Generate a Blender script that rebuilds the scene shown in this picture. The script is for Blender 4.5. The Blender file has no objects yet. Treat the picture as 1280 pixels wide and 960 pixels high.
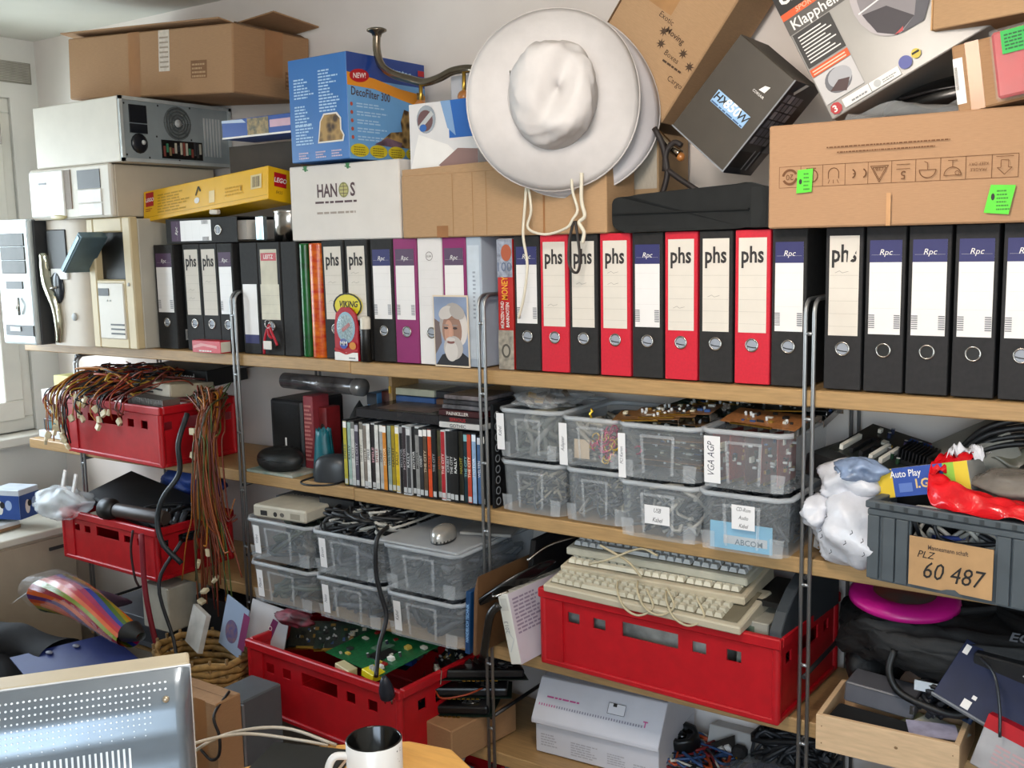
import bpy, bmesh, math, random
from mathutils import Vector as V, Matrix, Euler
from math import sin, cos, pi, radians as rad
random.seed(7)
sc = bpy.context.scene
COL = sc.collection

# ------------------------------------------------------------------ camera
CX, CY, CZ = 1.4658, -2.0327, 1.5830
YAW, PITCH, ROLL, FPX = 0.59796, 0.13440, -0.02055, 1296.57
Fw = V((-sin(YAW) * cos(PITCH), cos(YAW) * cos(PITCH), -sin(PITCH)))
_r = V((cos(YAW), sin(YAW), 0)); _u = _r.cross(Fw)
Rt = _r * cos(ROLL) + _u * sin(ROLL); Up = _u * cos(ROLL) - _r * sin(ROLL)
cd = bpy.data.cameras.new('camera'); cam = bpy.data.objects.new('camera', cd); COL.objects.link(cam)
cd.sensor_width = 36.0; cd.lens = 36.0 * FPX / 1280.0; cd.clip_start = 0.05
m = Matrix((Rt, Up, -Fw)).transposed().to_4x4(); m.translation = V((CX, CY, CZ)); cam.matrix_world = m
sc.camera = cam

def at(px, py, ax, val):
    """world point that the camera sees at (px, py) on the plane ax = val"""
    d = Fw + Rt * ((px - 640) / FPX) - Up * ((py - 480) / FPX)
    i = 'xyz'.index(ax); c = V((CX, CY, CZ))
    return c + d * ((val - c[i]) / d[i])
def aty(px, py, y): return at(px, py, 'y', y)
def atz(px, py, z): return at(px, py, 'z', z)

# ------------------------------------------------------------------ world, lights, exposure
sc.view_settings.view_transform = 'Standard'; sc.view_settings.look = 'None'
sc.view_settings.gamma = 1.0; sc.view_settings.use_curve_mapping = False
sc.view_settings.exposure = 0.0
w = bpy.data.worlds.new('sky'); sc.world = w; w.use_nodes = True
nt = w.node_tree; nt.nodes.clear()
sky = nt.nodes.new('ShaderNodeTexSky'); sky.sky_type = 'NISHITA'; sky.sun_disc = False
sky.sun_elevation = rad(42); sky.sun_rotation = rad(200)
bg = nt.nodes.new('ShaderNodeBackground'); bg.inputs[1].default_value = 0.55
wo = nt.nodes.new('ShaderNodeOutputWorld')
nt.links.new(sky.outputs[0], bg.inputs[0]); nt.links.new(bg.outputs[0], wo.inputs[0])
def area(name, loc, tgt, size, size_y, power, col):
    l = bpy.data.lights.new(name, 'AREA'); l.shape = 'RECTANGLE'; l.size = size; l.size_y = size_y
    l.energy = power; l.color = col
    o = bpy.data.objects.new(name, l); COL.objects.link(o); o.location = loc
    o.rotation_euler = (V(tgt) - V(loc)).to_track_quat('-Z', 'Y').to_euler(); return o
LAMP = (0.80, -1.02, 2.06)
pl_ = bpy.data.lights.new('pendant_lamp_light', 'POINT'); pl_.energy = 46; pl_.color = (1.0, 0.89, 0.79); pl_.shadow_soft_size = 0.13
po_ = bpy.data.objects.new('pendant_lamp_light', pl_); COL.objects.link(po_); po_.location = LAMP
area('rear_daylight_fill', (1.75, -3.28, 1.55), (0.6, 0, 1.0), 1.5, 1.2, 42, (0.74, 0.88, 1.0))  # cool daylight fill added behind the camera, for an assumed window
area('window_daylight', (-2.75, -0.75, 1.6), (-1.0, -0.6, 1.2), 1.8, 1.25, 85, (0.80, 0.92, 1.0))

# ------------------------------------------------------------------ materials
def lin(h):
    h = h.lstrip('#'); r = []
    for i in (0, 2, 4):
        c = int(h[i:i + 2], 16) / 255; r.append(c / 12.92 if c <= 0.04045 else ((c + 0.055) / 1.055) ** 2.4)
    return (*r, 1)
MATS = {}
def mat(hexcol, rough=0.55, metal=0.0, var=0.08, scale=18.0, bump=0.0, alpha=1.0, kind='noise', coat=0.0, spec=0.5, stretch=(1, 1, 1), col2=None, sheen=0):
    key = (hexcol, rough, metal, var, scale, bump, alpha, kind, coat, spec, stretch, col2, sheen)
    if key in MATS: return MATS[key]
    m = bpy.data.materials.new('m_' + kind + '_' + hexcol.strip('#')); m.use_nodes = True
    t = m.node_tree; N = t.nodes; L = t.links; bs = N['Principled BSDF']; out = N['Material Output']
    bs.inputs['Roughness'].default_value = rough; bs.inputs['Metallic'].default_value = metal
    bs.inputs['Coat Weight'].default_value = coat; bs.inputs['Specular IOR Level'].default_value = spec
    bs.inputs['Sheen Weight'].default_value = sheen
    c = lin(hexcol)
    tc = N.new('ShaderNodeTexCoord'); mp = N.new('ShaderNodeMapping'); mp.inputs['Scale'].default_value = stretch
    L.new(tc.outputs['Object'], mp.inputs['Vector'])
    if kind == 'wood':
        tx = N.new('ShaderNodeTexNoise'); tx.inputs['Scale'].default_value = scale; tx.inputs['Detail'].default_value = 6
    elif kind == 'weave':
        tx = N.new('ShaderNodeTexWave'); tx.inputs['Scale'].default_value = scale; tx.inputs['Distortion'].default_value = 1.5
    elif kind == 'voronoi':
        tx = N.new('ShaderNodeTexVoronoi'); tx.inputs['Scale'].default_value = scale
    else:
        tx = N.new('ShaderNodeTexNoise'); tx.inputs['Scale'].default_value = scale; tx.inputs['Detail'].default_value = 4
    L.new(mp.outputs[0], tx.inputs['Vector'])
    fac = tx.outputs[0] if kind != 'voronoi' else tx.outputs['Distance']
    rp = N.new('ShaderNodeValToRGB')
    d = lin(col2) if col2 else tuple(x * (1 - 2 * var) for x in c[:3]) + (1,)
    e = tuple(min(1, x * (1 + var)) for x in c[:3]) + (1,)
    rp.color_ramp.elements[0].position = 0.30; rp.color_ramp.elements[0].color = d
    rp.color_ramp.elements[1].position = 0.70; rp.color_ramp.elements[1].color = e if not col2 else c
    L.new(fac, rp.inputs[0]); L.new(rp.outputs[0], bs.inputs['Base Color'])
    if bump:
        b = N.new('ShaderNodeBump'); b.inputs['Strength'].default_value = bump; b.inputs['Distance'].default_value = 0.004
        L.new(fac, b.inputs['Height']); L.new(b.outputs[0], bs.inputs['Normal'])
    if alpha < 1:
        mx = N.new('ShaderNodeMixShader'); tr = N.new('ShaderNodeBsdfTransparent'); mx.inputs[0].default_value = alpha
        L.new(tr.outputs[0], mx.inputs[1]); L.new(bs.outputs[0], mx.inputs[2]); L.new(mx.outputs[0], out.inputs[0])
    MATS[key] = m; return m
def emis(hexcol, s):
    m = bpy.data.materials.new('m_glow'); m.use_nodes = True; t = m.node_tree; bs = t.nodes['Principled BSDF']
    bs.inputs['Emission Color'].default_value = lin(hexcol); bs.inputs['Emission Strength'].default_value = s; return m
def plain(h, rough=0.6, metal=0.0): return mat(h, rough, metal, 0.02)

CARD = mat('#ae8b66', 0.8, var=0.05, scale=60, stretch=(1, 1, 12))
CARD2 = mat('#a07a56', 0.8, var=0.05, scale=60, stretch=(1, 1, 12))
CARDD = mat('#6e5238', 0.85, var=0.06, scale=40)
TAPE = mat('#9b6b42', 0.3, var=0.05)
WOOD = mat('#ad8a5c', 0.5, var=0.10, scale=14, kind='wood', stretch=(1.2, 22, 14))
PLY = mat('#cfae88', 0.55, var=0.06, scale=12, kind='wood', stretch=(2, 20, 14))
BLK = mat('#161514', 0.45, var=0.15); BLKM = mat('#1d1b1b', 0.75, var=0.2, scale=90, bump=0.1)
BLKG = mat('#0d0d0e', 0.18, var=0.1); DGREY = mat('#3a3b3d', 0.5, var=0.1); GREY = mat('#7d8084', 0.5, var=0.08)
LGREY = mat('#b9bbbb', 0.5, var=0.05); WHITE = mat('#e8e4df', 0.6, var=0.02); PAPER = mat('#e2dcd4', 0.8, var=0.03)
BEIGE = mat('#c9bfa9', 0.5, var=0.04); CREAM = mat('#d3cbbb', 0.5, var=0.03); CHROME = mat('#b4b0ab', 0.22, 1.0, 0.05); ROD = mat('#9a9b9c', 0.38, 0.85, 0.04)
STEEL = mat('#8d8f90', 0.35, 1.0, 0.08); DSTEEL = mat('#4d4d4f', 0.4, 0.9, 0.1); GOLD = mat('#c9a24a', 0.3, 1.0, 0.1)
RED = mat('#b00c19', 0.42, var=0.06, scale=30); RED2 = mat('#c81930', 0.5, var=0.05, scale=200, bump=0.05)
PCB = mat('#12492f', 0.4, var=0.25, scale=120, col2='#0a2e1e'); PCBB = mat('#6b4a2a', 0.45, var=0.2, scale=120)
INK = plain('#1c1a1a'); INKB = plain('#4a3a30'); NAVY = plain('#2c2d63'); GREEN = plain('#55cc30')
CLEAR = mat('#d0d6da', 0.25, var=0.03, alpha=0.20, spec=0.6); CLEARR = mat('#d2d6da', 0.3, var=0.03, alpha=0.40); CLEARB = mat('#e0e4e7', 0.3, var=0.03, alpha=0.28); FILM2 = mat('#e6e9ea', 0.1, var=0.03, alpha=0.10, spec=0.8)
FILM = mat('#dfe3e6', 0.12, var=0.05, alpha=0.28, spec=0.8); GLASS = mat('#e8f2f0', 0.05, var=0.0, alpha=0.08, spec=0.6)

# ------------------------------------------------------------------ mesh builder
class B:
    def __init__(s): s.v = []; s.f = []; s.mi = []; s.ms = []; s.cur = 0; s.sm = []; s.smooth = False
    def m(s, mt):
        if mt not in s.ms: s.ms.append(mt)
        s.cur = s.ms.index(mt); return s
    def face(s, idx): s.f.append(idx); s.mi.append(s.cur); s.sm.append(s.smooth)
    def poly(s, pts):
        b = len(s.v); s.v += [tuple(p) for p in pts]; s.face(tuple(range(b, b + len(pts)))); return s
    def box(s, a, b, M=None):
        x0, y0, z0 = a; x1, y1, z1 = b; k = len(s.v)
        P = [(x0, y0, z0), (x1, y0, z0), (x1, y1, z0), (x0, y1, z0), (x0, y0, z1), (x1, y0, z1), (x1, y1, z1), (x0, y1, z1)]
        if M is not None: P = [tuple(M @ V(p)) for p in P]
        s.v += P; sm = s.smooth; s.smooth = False
        for q in ((0, 3, 2, 1), (4, 5, 6, 7), (0, 1, 5, 4), (1, 2, 6, 5), (2, 3, 7, 6), (3, 0, 4, 7)): s.face(tuple(k + i for i in q))
        s.smooth = sm; return s
    def cbox(s, c, d, rot=None):
        M = Matrix.Translation(V(c)) @ (Euler(rot).to_matrix().to_4x4() if rot else Matrix())
        return s.box((-d[0] / 2, -d[1] / 2, -d[2] / 2), (d[0] / 2, d[1] / 2, d[2] / 2), M)
    def frustum(s, a, b, za, zb):
        """a, b = (x0,y0,x1,y1) rectangles at za, zb"""
        k = len(s.v)
        for (x0, y0, x1, y1), z in ((a, za), (b, zb)): s.v += [(x0, y0, z), (x1, y0, z), (x1, y1, z), (x0, y1, z)]
        for q in ((0, 3, 2, 1), (4, 5, 6, 7), (0, 1, 5, 4), (1, 2, 6, 5), (2, 3, 7, 6), (3, 0, 4, 7)): s.face(tuple(k + i for i in q))
        return s
    def prism(s, pts, y0, y1, fn=None):
        """polygon in (x,z) pushed from y0 to y1 (ccw seen from -y)"""
        fn = fn or (lambda x, y, z: (x, y, z)); n = len(pts); k = len(s.v)
        s.v += [fn(x, y0, z) for x, z in pts] + [fn(x, y1, z) for x, z in pts]; sm = s.smooth; s.smooth = False
        s.face(tuple(range(k, k + n))); s.face(tuple(reversed(range(k + n, k + 2 * n)))); s.smooth = sm
        for i in range(n): j = (i + 1) % n; s.face((k + j, k + i, k + n + i, k + n + j))
        return s
    def tube(s, pts, r, n=6, closed=False, cap=True):
        P = [V(p) for p in pts]; N = len(P); k = len(s.v); sm = s.smooth; s.smooth = True
        up = None
        for i, p in enumerate(P):
            a = P[(i - 1) % N] if (i or closed) else P[0]; b = P[(i + 1) % N] if (i < N - 1 or closed) else P[-1]
            t = (b - a)
            t = t.normalized() if t.length > 1e-9 else V((0, 0, 1))
            if up is None:
                up = V((0, 0, 1)) if abs(t.z) < 0.9 else V((1, 0, 0))
            sd = t.cross(up)
            if sd.length < 1e-6: sd = t.cross(V((0, 1, 0.3)))
            sd.normalize(); up = sd.cross(t).normalized()
            rr = r[i] if isinstance(r, (list, tuple)) else r
            for j in range(n):
                q = 2 * pi * j / n; s.v.append(tuple(p + sd * (cos(q) * rr) + up * (sin(q) * rr)))
        for i in range(N if closed else N - 1):
            a = k + i * n; b = k + ((i + 1) % N) * n
            for j in range(n): j2 = (j + 1) % n; s.face((a + j, a + j2, b + j2, b + j))
        if cap and not closed:
            s.smooth = False; s.face(tuple(reversed(range(k, k + n)))); s.face(tuple(range(k + (N - 1) * n, k + N * n)))
        s.smooth = sm; return s
    def lathe(s, prof, n=20, M=None, cap=False):
        """profile [(r, z)] about z"""
        M = M or Matrix(); k = len(s.v); sm = s.smooth; s.smooth = True
        for r, z in prof:
            for j in range(n): q = 2 * pi * j / n; s.v.append(tuple(M @ V((r * cos(q), r * sin(q), z))))
        for i in range(len(prof) - 1):
            for j in range(n):
                j2 = (j + 1) % n; s.face((k + i * n + j, k + i * n + j2, k + (i + 1) * n + j2, k + (i + 1) * n + j))
        if cap:
            s.smooth = False
            s.face(tuple(reversed(range(k, k + n)))); e = k + (len(prof) - 1) * n; s.face(tuple(range(e, e + n)))
        s.smooth = sm; return s
    def grid(s, fn, nu, nv, closeu=False):
        k = len(s.v); sm = s.smooth; s.smooth = True
        for i in range(nu + 1):
            for j in range(nv + 1): s.v.append(tuple(fn(i / nu, j / nv)))
        for i in range(nu):
            for j in range(nv):
                a = k + i * (nv + 1) + j; s.face((a, a + nv + 1, a + nv + 2, a + 1))
        s.smooth = sm; return s
    def ball(s, c, r, n=10, sq=(1, 1, 1)):
        M = Matrix.Translation(V(c)) @ Matrix.Diagonal((*sq, 1))
        h = max(4, n // 2)
        return s.lathe([(max(1e-4, r * sin(pi * i / h)), -r * cos(pi * i / h)) for i in range(h + 1)], n, M)
    def build(s, name, parent=None, bevel=0.0, seg=1, solid=0.0, weld=False):
        me = bpy.data.meshes.new(name); me.from_pydata(s.v, [], s.f); me.update()
        for mt in s.ms: me.materials.append(mt)
        if s.ms: me.polygons.foreach_set('material_index', s.mi)
        me.polygons.foreach_set('use_smooth', s.sm)
        if weld:
            bm = bmesh.new(); bm.from_mesh(me); bmesh.ops.remove_doubles(bm, verts=bm.verts, dist=1e-5); bm.to_mesh(me); bm.free()
        if bevel:
            bm = bmesh.new(); bm.from_mesh(me)
            es = [e for e in bm.edges if len(e.link_faces) == 2 and e.calc_face_angle(0) > 0.5]
            bmesh.ops.bevel(bm, geom=es, offset=bevel, segments=seg, profile=0.5, affect='EDGES', clamp_overlap=True)
            bm.to_mesh(me); bm.free()
        o = bpy.data.objects.new(name, me); COL.objects.link(o)
        if parent is not None: o.parent = parent
        if solid:
            md = o.modifiers.new('thick', 'SOLIDIFY'); md.thickness = solid
        return o
def tag(o, label=None, cat=None, group=None, kind=None):
    if label: o['label'] = label
    if cat: o['category'] = cat
    if group: o['group'] = group
    if kind: o['kind'] = kind
    return o
def thing(name, label, cat, loc=(0, 0, 0), rot=(0, 0, 0), group=None):
    o = bpy.data.objects.new(name, None); COL.objects.link(o); o.location = loc; o.rotation_euler = rot
    o.empty_display_size = 0.05
    return tag(o, label, cat, group)
def copy_tree(o, parent=None):
    c = o.copy(); COL.objects.link(c)
    if parent is not None: c.parent = parent
    for ch in [x for x in bpy.data.objects if x.parent == o]: copy_tree(ch, c)
    return c

# ------------------------------------------------------------------ flat print on faces
_txt = {}
def text_mesh(s, bold):
    if (s, bold) in _txt: return _txt[(s, bold)]
    cu = bpy.data.curves.new('t', 'FONT'); cu.body = s; cu.resolution_u = 2; cu.offset = 0.012 * bold
    o = bpy.data.objects.new('t', cu); COL.objects.link(o)
    dg = bpy.context.evaluated_depsgraph_get(); me = o.evaluated_get(dg).to_mesh()
    vs = [(v.co.x, v.co.y) for v in me.vertices]; fs = [tuple(p.vertices) for p in me.polygons]
    o.evaluated_get(dg).to_mesh_clear(); bpy.data.objects.remove(o); bpy.data.curves.remove(cu)
    _txt[(s, bold)] = (vs, fs); return vs, fs
class Pr:
    """print on one face: origin o, unit axes u (right) and v (up)"""
    def __init__(s, o, u=(1, 0, 0), v=(0, 0, 1)):
        s.o = V(o); s.u = V(u).normalized(); s.w = V(v).normalized(); s.n = s.u.cross(s.w); s.b = B(); s.k = 0.0005
    def p(s, a, b, k=None): return s.o + s.u * a + s.w * b + s.n * (s.k if k is None else k)
    def _n(s): s.k += 0.00012
    def rect(s, x0, y0, x1, y1, mt):
        s.b.m(mt).poly([s.p(x0, y0), s.p(x1, y0), s.p(x1, y1), s.p(x0, y1)]); s._n(); return s
    def poly(s, pts, mt): s.b.m(mt).poly([s.p(*q) for q in pts]); s._n(); return s
    def ell(s, x, y, rx, ry, mt, n=20, a=0):
        s.b.m(mt).poly([s.p(x + rx * cos(t) * cos(a) - ry * sin(t) * sin(a), y + rx * cos(t) * sin(a) + ry * sin(t) * cos(a)) for t in [2 * pi * i / n for i in range(n)]]); s._n(); return s
    def ring(s, x, y, r, r2, mt, a0=0, a1=2 * pi, n=18):
        s.b.m(mt)
        for i in range(n):
            t, q = a0 + (a1 - a0) * i / n, a0 + (a1 - a0) * (i + 1) / n
            s.b.poly([s.p(x + r2 * cos(t), y + r2 * sin(t)), s.p(x + r * cos(t), y + r * sin(t)), s.p(x + r * cos(q), y + r * sin(q)), s.p(x + r2 * cos(q), y + r2 * sin(q))])
        s._n(); return s
    def line(s, pts, wd, mt):
        s.b.m(mt)
        for a, b in zip(pts[:-1], pts[1:]):
            dx, dy = b[0] - a[0], b[1] - a[1]; l = math.hypot(dx, dy) or 1; nx, ny = -dy / l * wd / 2, dx / l * wd / 2
            s.b.poly([s.p(a[0] - nx, a[1] - ny), s.p(b[0] - nx, b[1] - ny), s.p(b[0] + nx, b[1] + ny), s.p(a[0] + nx, a[1] + ny)])
        s._n(); return s
    def frame(s, x0, y0, x1, y1, wd, mt): return s.line([(x0, y0), (x1, y0), (x1, y1), (x0, y1), (x0, y0)], wd, mt)
    def text(s, t, x, y, h, mt, rot=0, al='C', sx=1.0, bold=0, shear=0):
        vs, fs = text_mesh(t, bold)
        if not vs: return s
        w0 = min(v[0] for v in vs); w1 = max(v[0] for v in vs); off = {'C': (w0 + w1) / 2, 'L': w0, 'R': w1}[al]
        k = h / 0.70; s.b.m(mt); b = len(s.b.v); c, d = cos(rot), sin(rot)
        for vx, vy in vs:
            a, e = (vx - off + shear * vy) * k * sx, vy * k; s.b.v.append(tuple(s.p(x + a * c - e * d, y + a * d + e * c)))
        for f in fs: s.b.face(tuple(b + i for i in f))
        s._n(); return s
    def para(s, x0, y0, x1, y1, n, mt, fill=0.45, seed=1, rag=0.35, seg=(0.08, 0.22, 0.03)):
        """rows of unreadably small print"""
        r = random.Random(seed); s.b.m(mt); dy = (y1 - y0) / n
        for i in range(n):
            y = y1 - dy * (i + 1); x = x0; e = x1 - (x1 - x0) * rag * r.random()
            while x < e:
                l = min(e - x, (x1 - x0) * r.uniform(seg[0], seg[1])); s.b.poly([s.p(x, y), s.p(x + l, y), s.p(x + l, y + dy * fill), s.p(x, y + dy * fill)]); x += l + (x1 - x0) * seg[2]
        s._n(); return s
    def bars(s, x0, y0, x1, y1, mt, n=14, seed=3):
        r = random.Random(seed); s.b.m(mt); x = x0; st = (x1 - x0) / n
        for i in range(n):
            w_ = st * r.uniform(0.3, 0.75); s.b.poly([s.p(x, y0), s.p(x + w_, y0), s.p(x + w_, y1), s.p(x, y1)]); x += st
        s._n(); return s
    def done(s, name, parent): return s.b.build(name, parent)
def face_of(w_, d, h, side):
    """Pr for a box centred in x,y with base at z=0"""
    if side == 'front': return Pr((-w_ / 2, -d / 2, 0))
    if side == 'right': return Pr((w_ / 2, -d / 2, 0), (0, 1, 0))
    if side == 'left': return Pr((-w_ / 2, d / 2, 0), (0, -1, 0))
    if side == 'top': return Pr((-w_ / 2, -d / 2, h), (1, 0, 0), (0, 1, 0))
def cable_pts(pts, sub=5):
    """Catmull-Rom through points"""
    P = [V(p) for p in pts]; P = [P[0] * 2 - P[1]] + P + [P[-1] * 2 - P[-2]]; o = []
    for i in range(1, len(P) - 2):
        for k in range(sub):
            t = k / sub; a, b, c, d = P[i - 1:i + 3]
            o.append(0.5 * ((2 * b) + (c - a) * t + (2 * a - 5 * b + 4 * c - d) * t * t + (3 * b - a - 3 * c + d) * t ** 3))
    o.append(P[-2]); return o
# ------------------------------------------------------------------ room shell
def struct(o, label): return tag(o, label, None, None, 'structure')
WALLM = mat('#e6ddd6', 0.85, var=0.02, scale=6, bump=0.03); WALLC = mat('#dcdad4', 0.85, var=0.02, scale=6, bump=0.03)
XL, XR, YB, YF, ZC = -2.338, 2.70, 0.35, -3.30, 2.385
b = B().m(WALLM).box((XL - 0.25, YB, 0), (XR, YB + 0.12, ZC)); struct(b.build('wall_back'), 'plain white plastered wall behind the shelving unit')
WY0, WY1, WZ0, WZ1 = -1.75, 0.235, 0.90, 2.165
b = B().m(WALLC)
b.box((XL - 0.25, YF, 0), (XL, YB, WZ0)); b.box((XL - 0.25, YF, WZ1), (XL, YB, ZC))
b.box((XL - 0.25, YF, WZ0), (XL, WY0, WZ1)); b.box((XL - 0.25, WY1, WZ0), (XL, YB, WZ1))
struct(b.build('wall_left'), 'white wall on the left with the window opening')
b = B().m(WALLC).box((XR, YF, 0), (XR + 0.1, YB, ZC)); struct(b.build('wall_right'), 'white wall closing the room on the right')
b = B().m(WALLC)
for a, c in (((XL - 0.25, 0), (0.95, ZC)), ((2.55, 0), (XR, ZC)), ((0.95, 0), (2.55, 0.92)), ((0.95, 2.18), (2.55, ZC))): b.box((a[0], YF - 0.1, a[1]), (c[0], YF, c[1]))
struct(b.build('wall_front'), 'white wall behind the photographer with an opening for the added window')
w2 = thing('fill_window', 'plain white framed window, unseen, added behind the photographer for the cool fill', None, (0, YF - 0.05, 0)); w2['kind'] = 'structure'  # unseen window added to go with the cool fill light
b = B().m(WALLC); b.box((.95, -.03, .92), (2.55, .03, .98)).box((.95, -.03, 2.12), (2.55, .03, 2.18)).box((.95, -.03, .98), (1.01, .03, 2.12)).box((2.49, -.03, .98), (2.55, .03, 2.12)).box((1.72, -.03, .98), (1.78, .03, 2.12)); b.build('window_frame', w2)
t = thing('pendant_lamp', 'white glass pendant lamp hanging from the ceiling above the desk', 'lamp', (0.80, -1.02, 2.06))
B().m(emis('#ffe6cc', 6.0)).ball((0, 0, 0), .06, 16).build('bulb', t); B().m(STEEL).tube([(0, 0, .13), (0, 0, ZC - 2.06)], .005, 8).build('lamp_stem', t); B().m(WHITE).lathe([(.02, .13), (.05, .12), (.085, .09), (.085, .085), (.05, .115), (.02, .125)], 24).build('lamp_shade', t); B().m(WHITE).lathe([(.05, ZC - 2.062), (.045, ZC - 2.085), (.0005, ZC - 2.087)], 20).build('ceiling_cup', t)
b = B().m(mat('#d5d4cc', 0.9, var=0.02, scale=5)).box((XL - 0.25, YF - 0.1, ZC), (XR + 0.1, YB + 0.12, ZC + 0.1)); struct(b.build('ceiling'), 'flat white ceiling')
b = B().m(mat('#7a6a58', 0.6, var=0.1, scale=8, kind='wood', stretch=(1, 12, 1))).box((XL - 0.25, YF - 0.1, -0.1), (XR + 0.1, YB + 0.12, 0)); struct(b.build('floor'), 'dull brown floor under the shelves')
# window with white sash
win = thing('window_1', 'white framed window with handle in the left wall', None, (XL, 0, 0)); win['kind'] = 'structure'
WF = mat('#d9d6cd', 0.4, var=0.02)
b = B().m(WF); t0 = 0.055
for a, c in (((WY0, WZ0), (WY1, WZ0 + t0)), ((WY0, WZ1 - t0), (WY1, WZ1)), ((WY0, WZ0 + t0), (WY0 + t0, WZ1 - t0)), ((WY1 - t0, WZ0 + t0), (WY1, WZ1 - t0)), ((-0.80, WZ0 + t0), (-0.70, WZ1 - t0))):
    b.box((-0.10, a[0], a[1]), (-0.012, c[0], c[1]))
b.build('window_frame', win, 0.004)
for (ya, yb) in ((-0.705, WY1 - 0.05), (WY0 + 0.05, -0.795)):
    b = B().m(WF); s_ = 0.075
    for a, c in (((ya, WZ0 + .05), (yb, WZ0 + .05 + s_)), ((ya, WZ1 - .05 - s_), (yb, WZ1 - .05)), ((ya, WZ0 + .05 + s_), (ya + s_, WZ1 - .05 - s_)), ((yb - s_, WZ0 + .05 + s_), (yb, WZ1 - .05 - s_))):
        b.box((-0.075, a[0], a[1]), (0.012, c[0], c[1]))
    sash = b.build('sash', win, 0.004)
    B().m(GLASS).box((-0.04, ya + s_ - .01, WZ0 + .05 + s_ - .01), (-0.034, yb - s_ + .01, WZ1 - .05 - s_ + .01)).build('pane', sash)
b = B().m(CHROME); hz = 2.085
b.box((0.013, 0.135, hz - .04), (0.024, 0.165, hz + .03)).tube([(0.024, 0.15, hz), (0.05, 0.15, hz)], 0.008).tube([(0.05, 0.15, hz + .005), (0.053, 0.15, hz - .10)], 0.009)
b.build('window_handle', win)
# blind box with slotted grille above the window
tr = thing('trim_1', 'grey slotted ventilation grille above the window', None, (XL, 0, 0)); tr['kind'] = 'structure'
GR = mat('#8f8b80', 0.6, var=0.1)
B().m(GR).box((0, -1.7, 2.222), (0.006, 0.325, 2.30)).build('grille_panel', tr)
for i in range(12):
    z = 2.228 + i * 0.006
    B().m(mat('#b5b1a6', 0.6)).box((0.006, -1.69, z), (0.010, 0.318, z + 0.0028)).build('slat', tr)
b = B().m(WF).box((XL - 0.12, WY0 - 0.03, WZ0 - 0.035), (XL + 0.10, WY1 + 0.03, WZ0)); struct(b.build('trim_2', None, 0.004), 'white window sill board under the window')
# outdoors
b = B().m(mat('#6f9a45', 0.9, var=0.25, scale=3, col2='#a8c46a')).box((-14, -12, -0.62), (XL - 0.26, 6, -0.5)); struct(b.build('ground_outside'), 'green lawn outside the window')
random.seed(3)
b = B().m(mat('#7fa84a', 0.8, var=0.3, scale=2, col2='#3f6a28'))
b.grid(lambda u, v: (-7.3 + .25 * sin(31 * u + 5 * v) + .15 * sin(57 * u - 9 * v) - .9 * v ** 3, -8.5 + 12.5 * u, -.55 + 2.6 * v + .12 * sin(23 * u)), 90, 14)
for i in range(14000):
    y = random.uniform(-8.5, 4); z = random.uniform(-0.5, 2.2); x = -7.0 + random.gauss(0, .22) - max(0, z - 1.4) * .5; r = random.uniform(.04, .09)
    a = random.uniform(0, 6.28); e = random.uniform(-.8, .8); d1 = V((cos(a), sin(a), e)) * r; d2 = V((-sin(a), cos(a), random.uniform(-.5, .5))) * r * .6
    c = V((x, y, z)); b.poly([c - d1, c + d2, c + d1, c - d2])
tag(b.build('hedge'), 'sunlit green hedge outside the window', 'hedge', None, 'stuff')

# ------------------------------------------------------------------ shelving unit
Z1, Z2, Z3, Z4 = 1.282, 0.934, 0.584, 0.300       # tops of the four boards
TH = 0.034; DB = 0.315
unit = thing('shelving_unit', 'wide open shelving unit with wooden boards on chrome wire ladders', 'shelf', (0, 0, 0))
for zt, xs in ((Z1, (-1.98, -0.441, 2.3)), (Z2, (-2.0, -0.447, 2.3)), (Z3, (-1.715, -0.45, 2.3)), (Z4, (-1.715, -0.45, 2.3))):
    for k in range(2):
        dz = 0.002 if k else 0
        B().m(WOOD).box((xs[k] + 0.0008, 0.0, zt - TH - dz), (xs[k + 1] - 0.0008, DB, zt - dz)).build('shelf_board', unit, 0.0025)
LX = (-1.672, -0.882, 0.0, 0.802, 1.68); RR = 0.0042
for lx in LX:
    zt = 1.462 if lx > -1.5 else 1.243
    ups = []
    for sx in (-0.0085, 0.0085):
        x = lx + sx; pts = [(x, -0.0065, 0.0), (x, -0.0065, zt - 0.028)] + [(x, -0.0065 + 0.028 * (1 - cos(a)), zt - 0.028 + 0.028 * sin(a)) for a in (pi / 8, pi / 4, 3 * pi / 8, pi / 2)]
        bk = DB + 0.0065
        pts += [(x, bk - 0.028, zt)] + [(x, bk - 0.028 + 0.028 * sin(a), zt - 0.028 * (1 - cos(a))) for a in (pi / 8, pi / 4, 3 * pi / 8, pi / 2)] + [(x, bk, 0.0)]
        ups.append(B().m(ROD).tube(pts, RR, 10).build('upright', unit))
    for z in [0.19 + 0.172 * i for i in range(8 if lx > -1.5 else 7)]:
        B().m(ROD).tube([(lx - 0.0085, -0.0065, z), (lx + 0.0085, -0.0065, z)], 0.0042, 8).build('rung', ups[0])
    for zb in (Z1, Z2, Z3, Z4, 0.43, 0.72):
        z = zb - TH - 0.006
        B().m(DSTEEL).tube([(lx, -0.006, z), (lx, DB + 0.006, z)], 0.005, 8).build('crossbar', ups[1])
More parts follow.
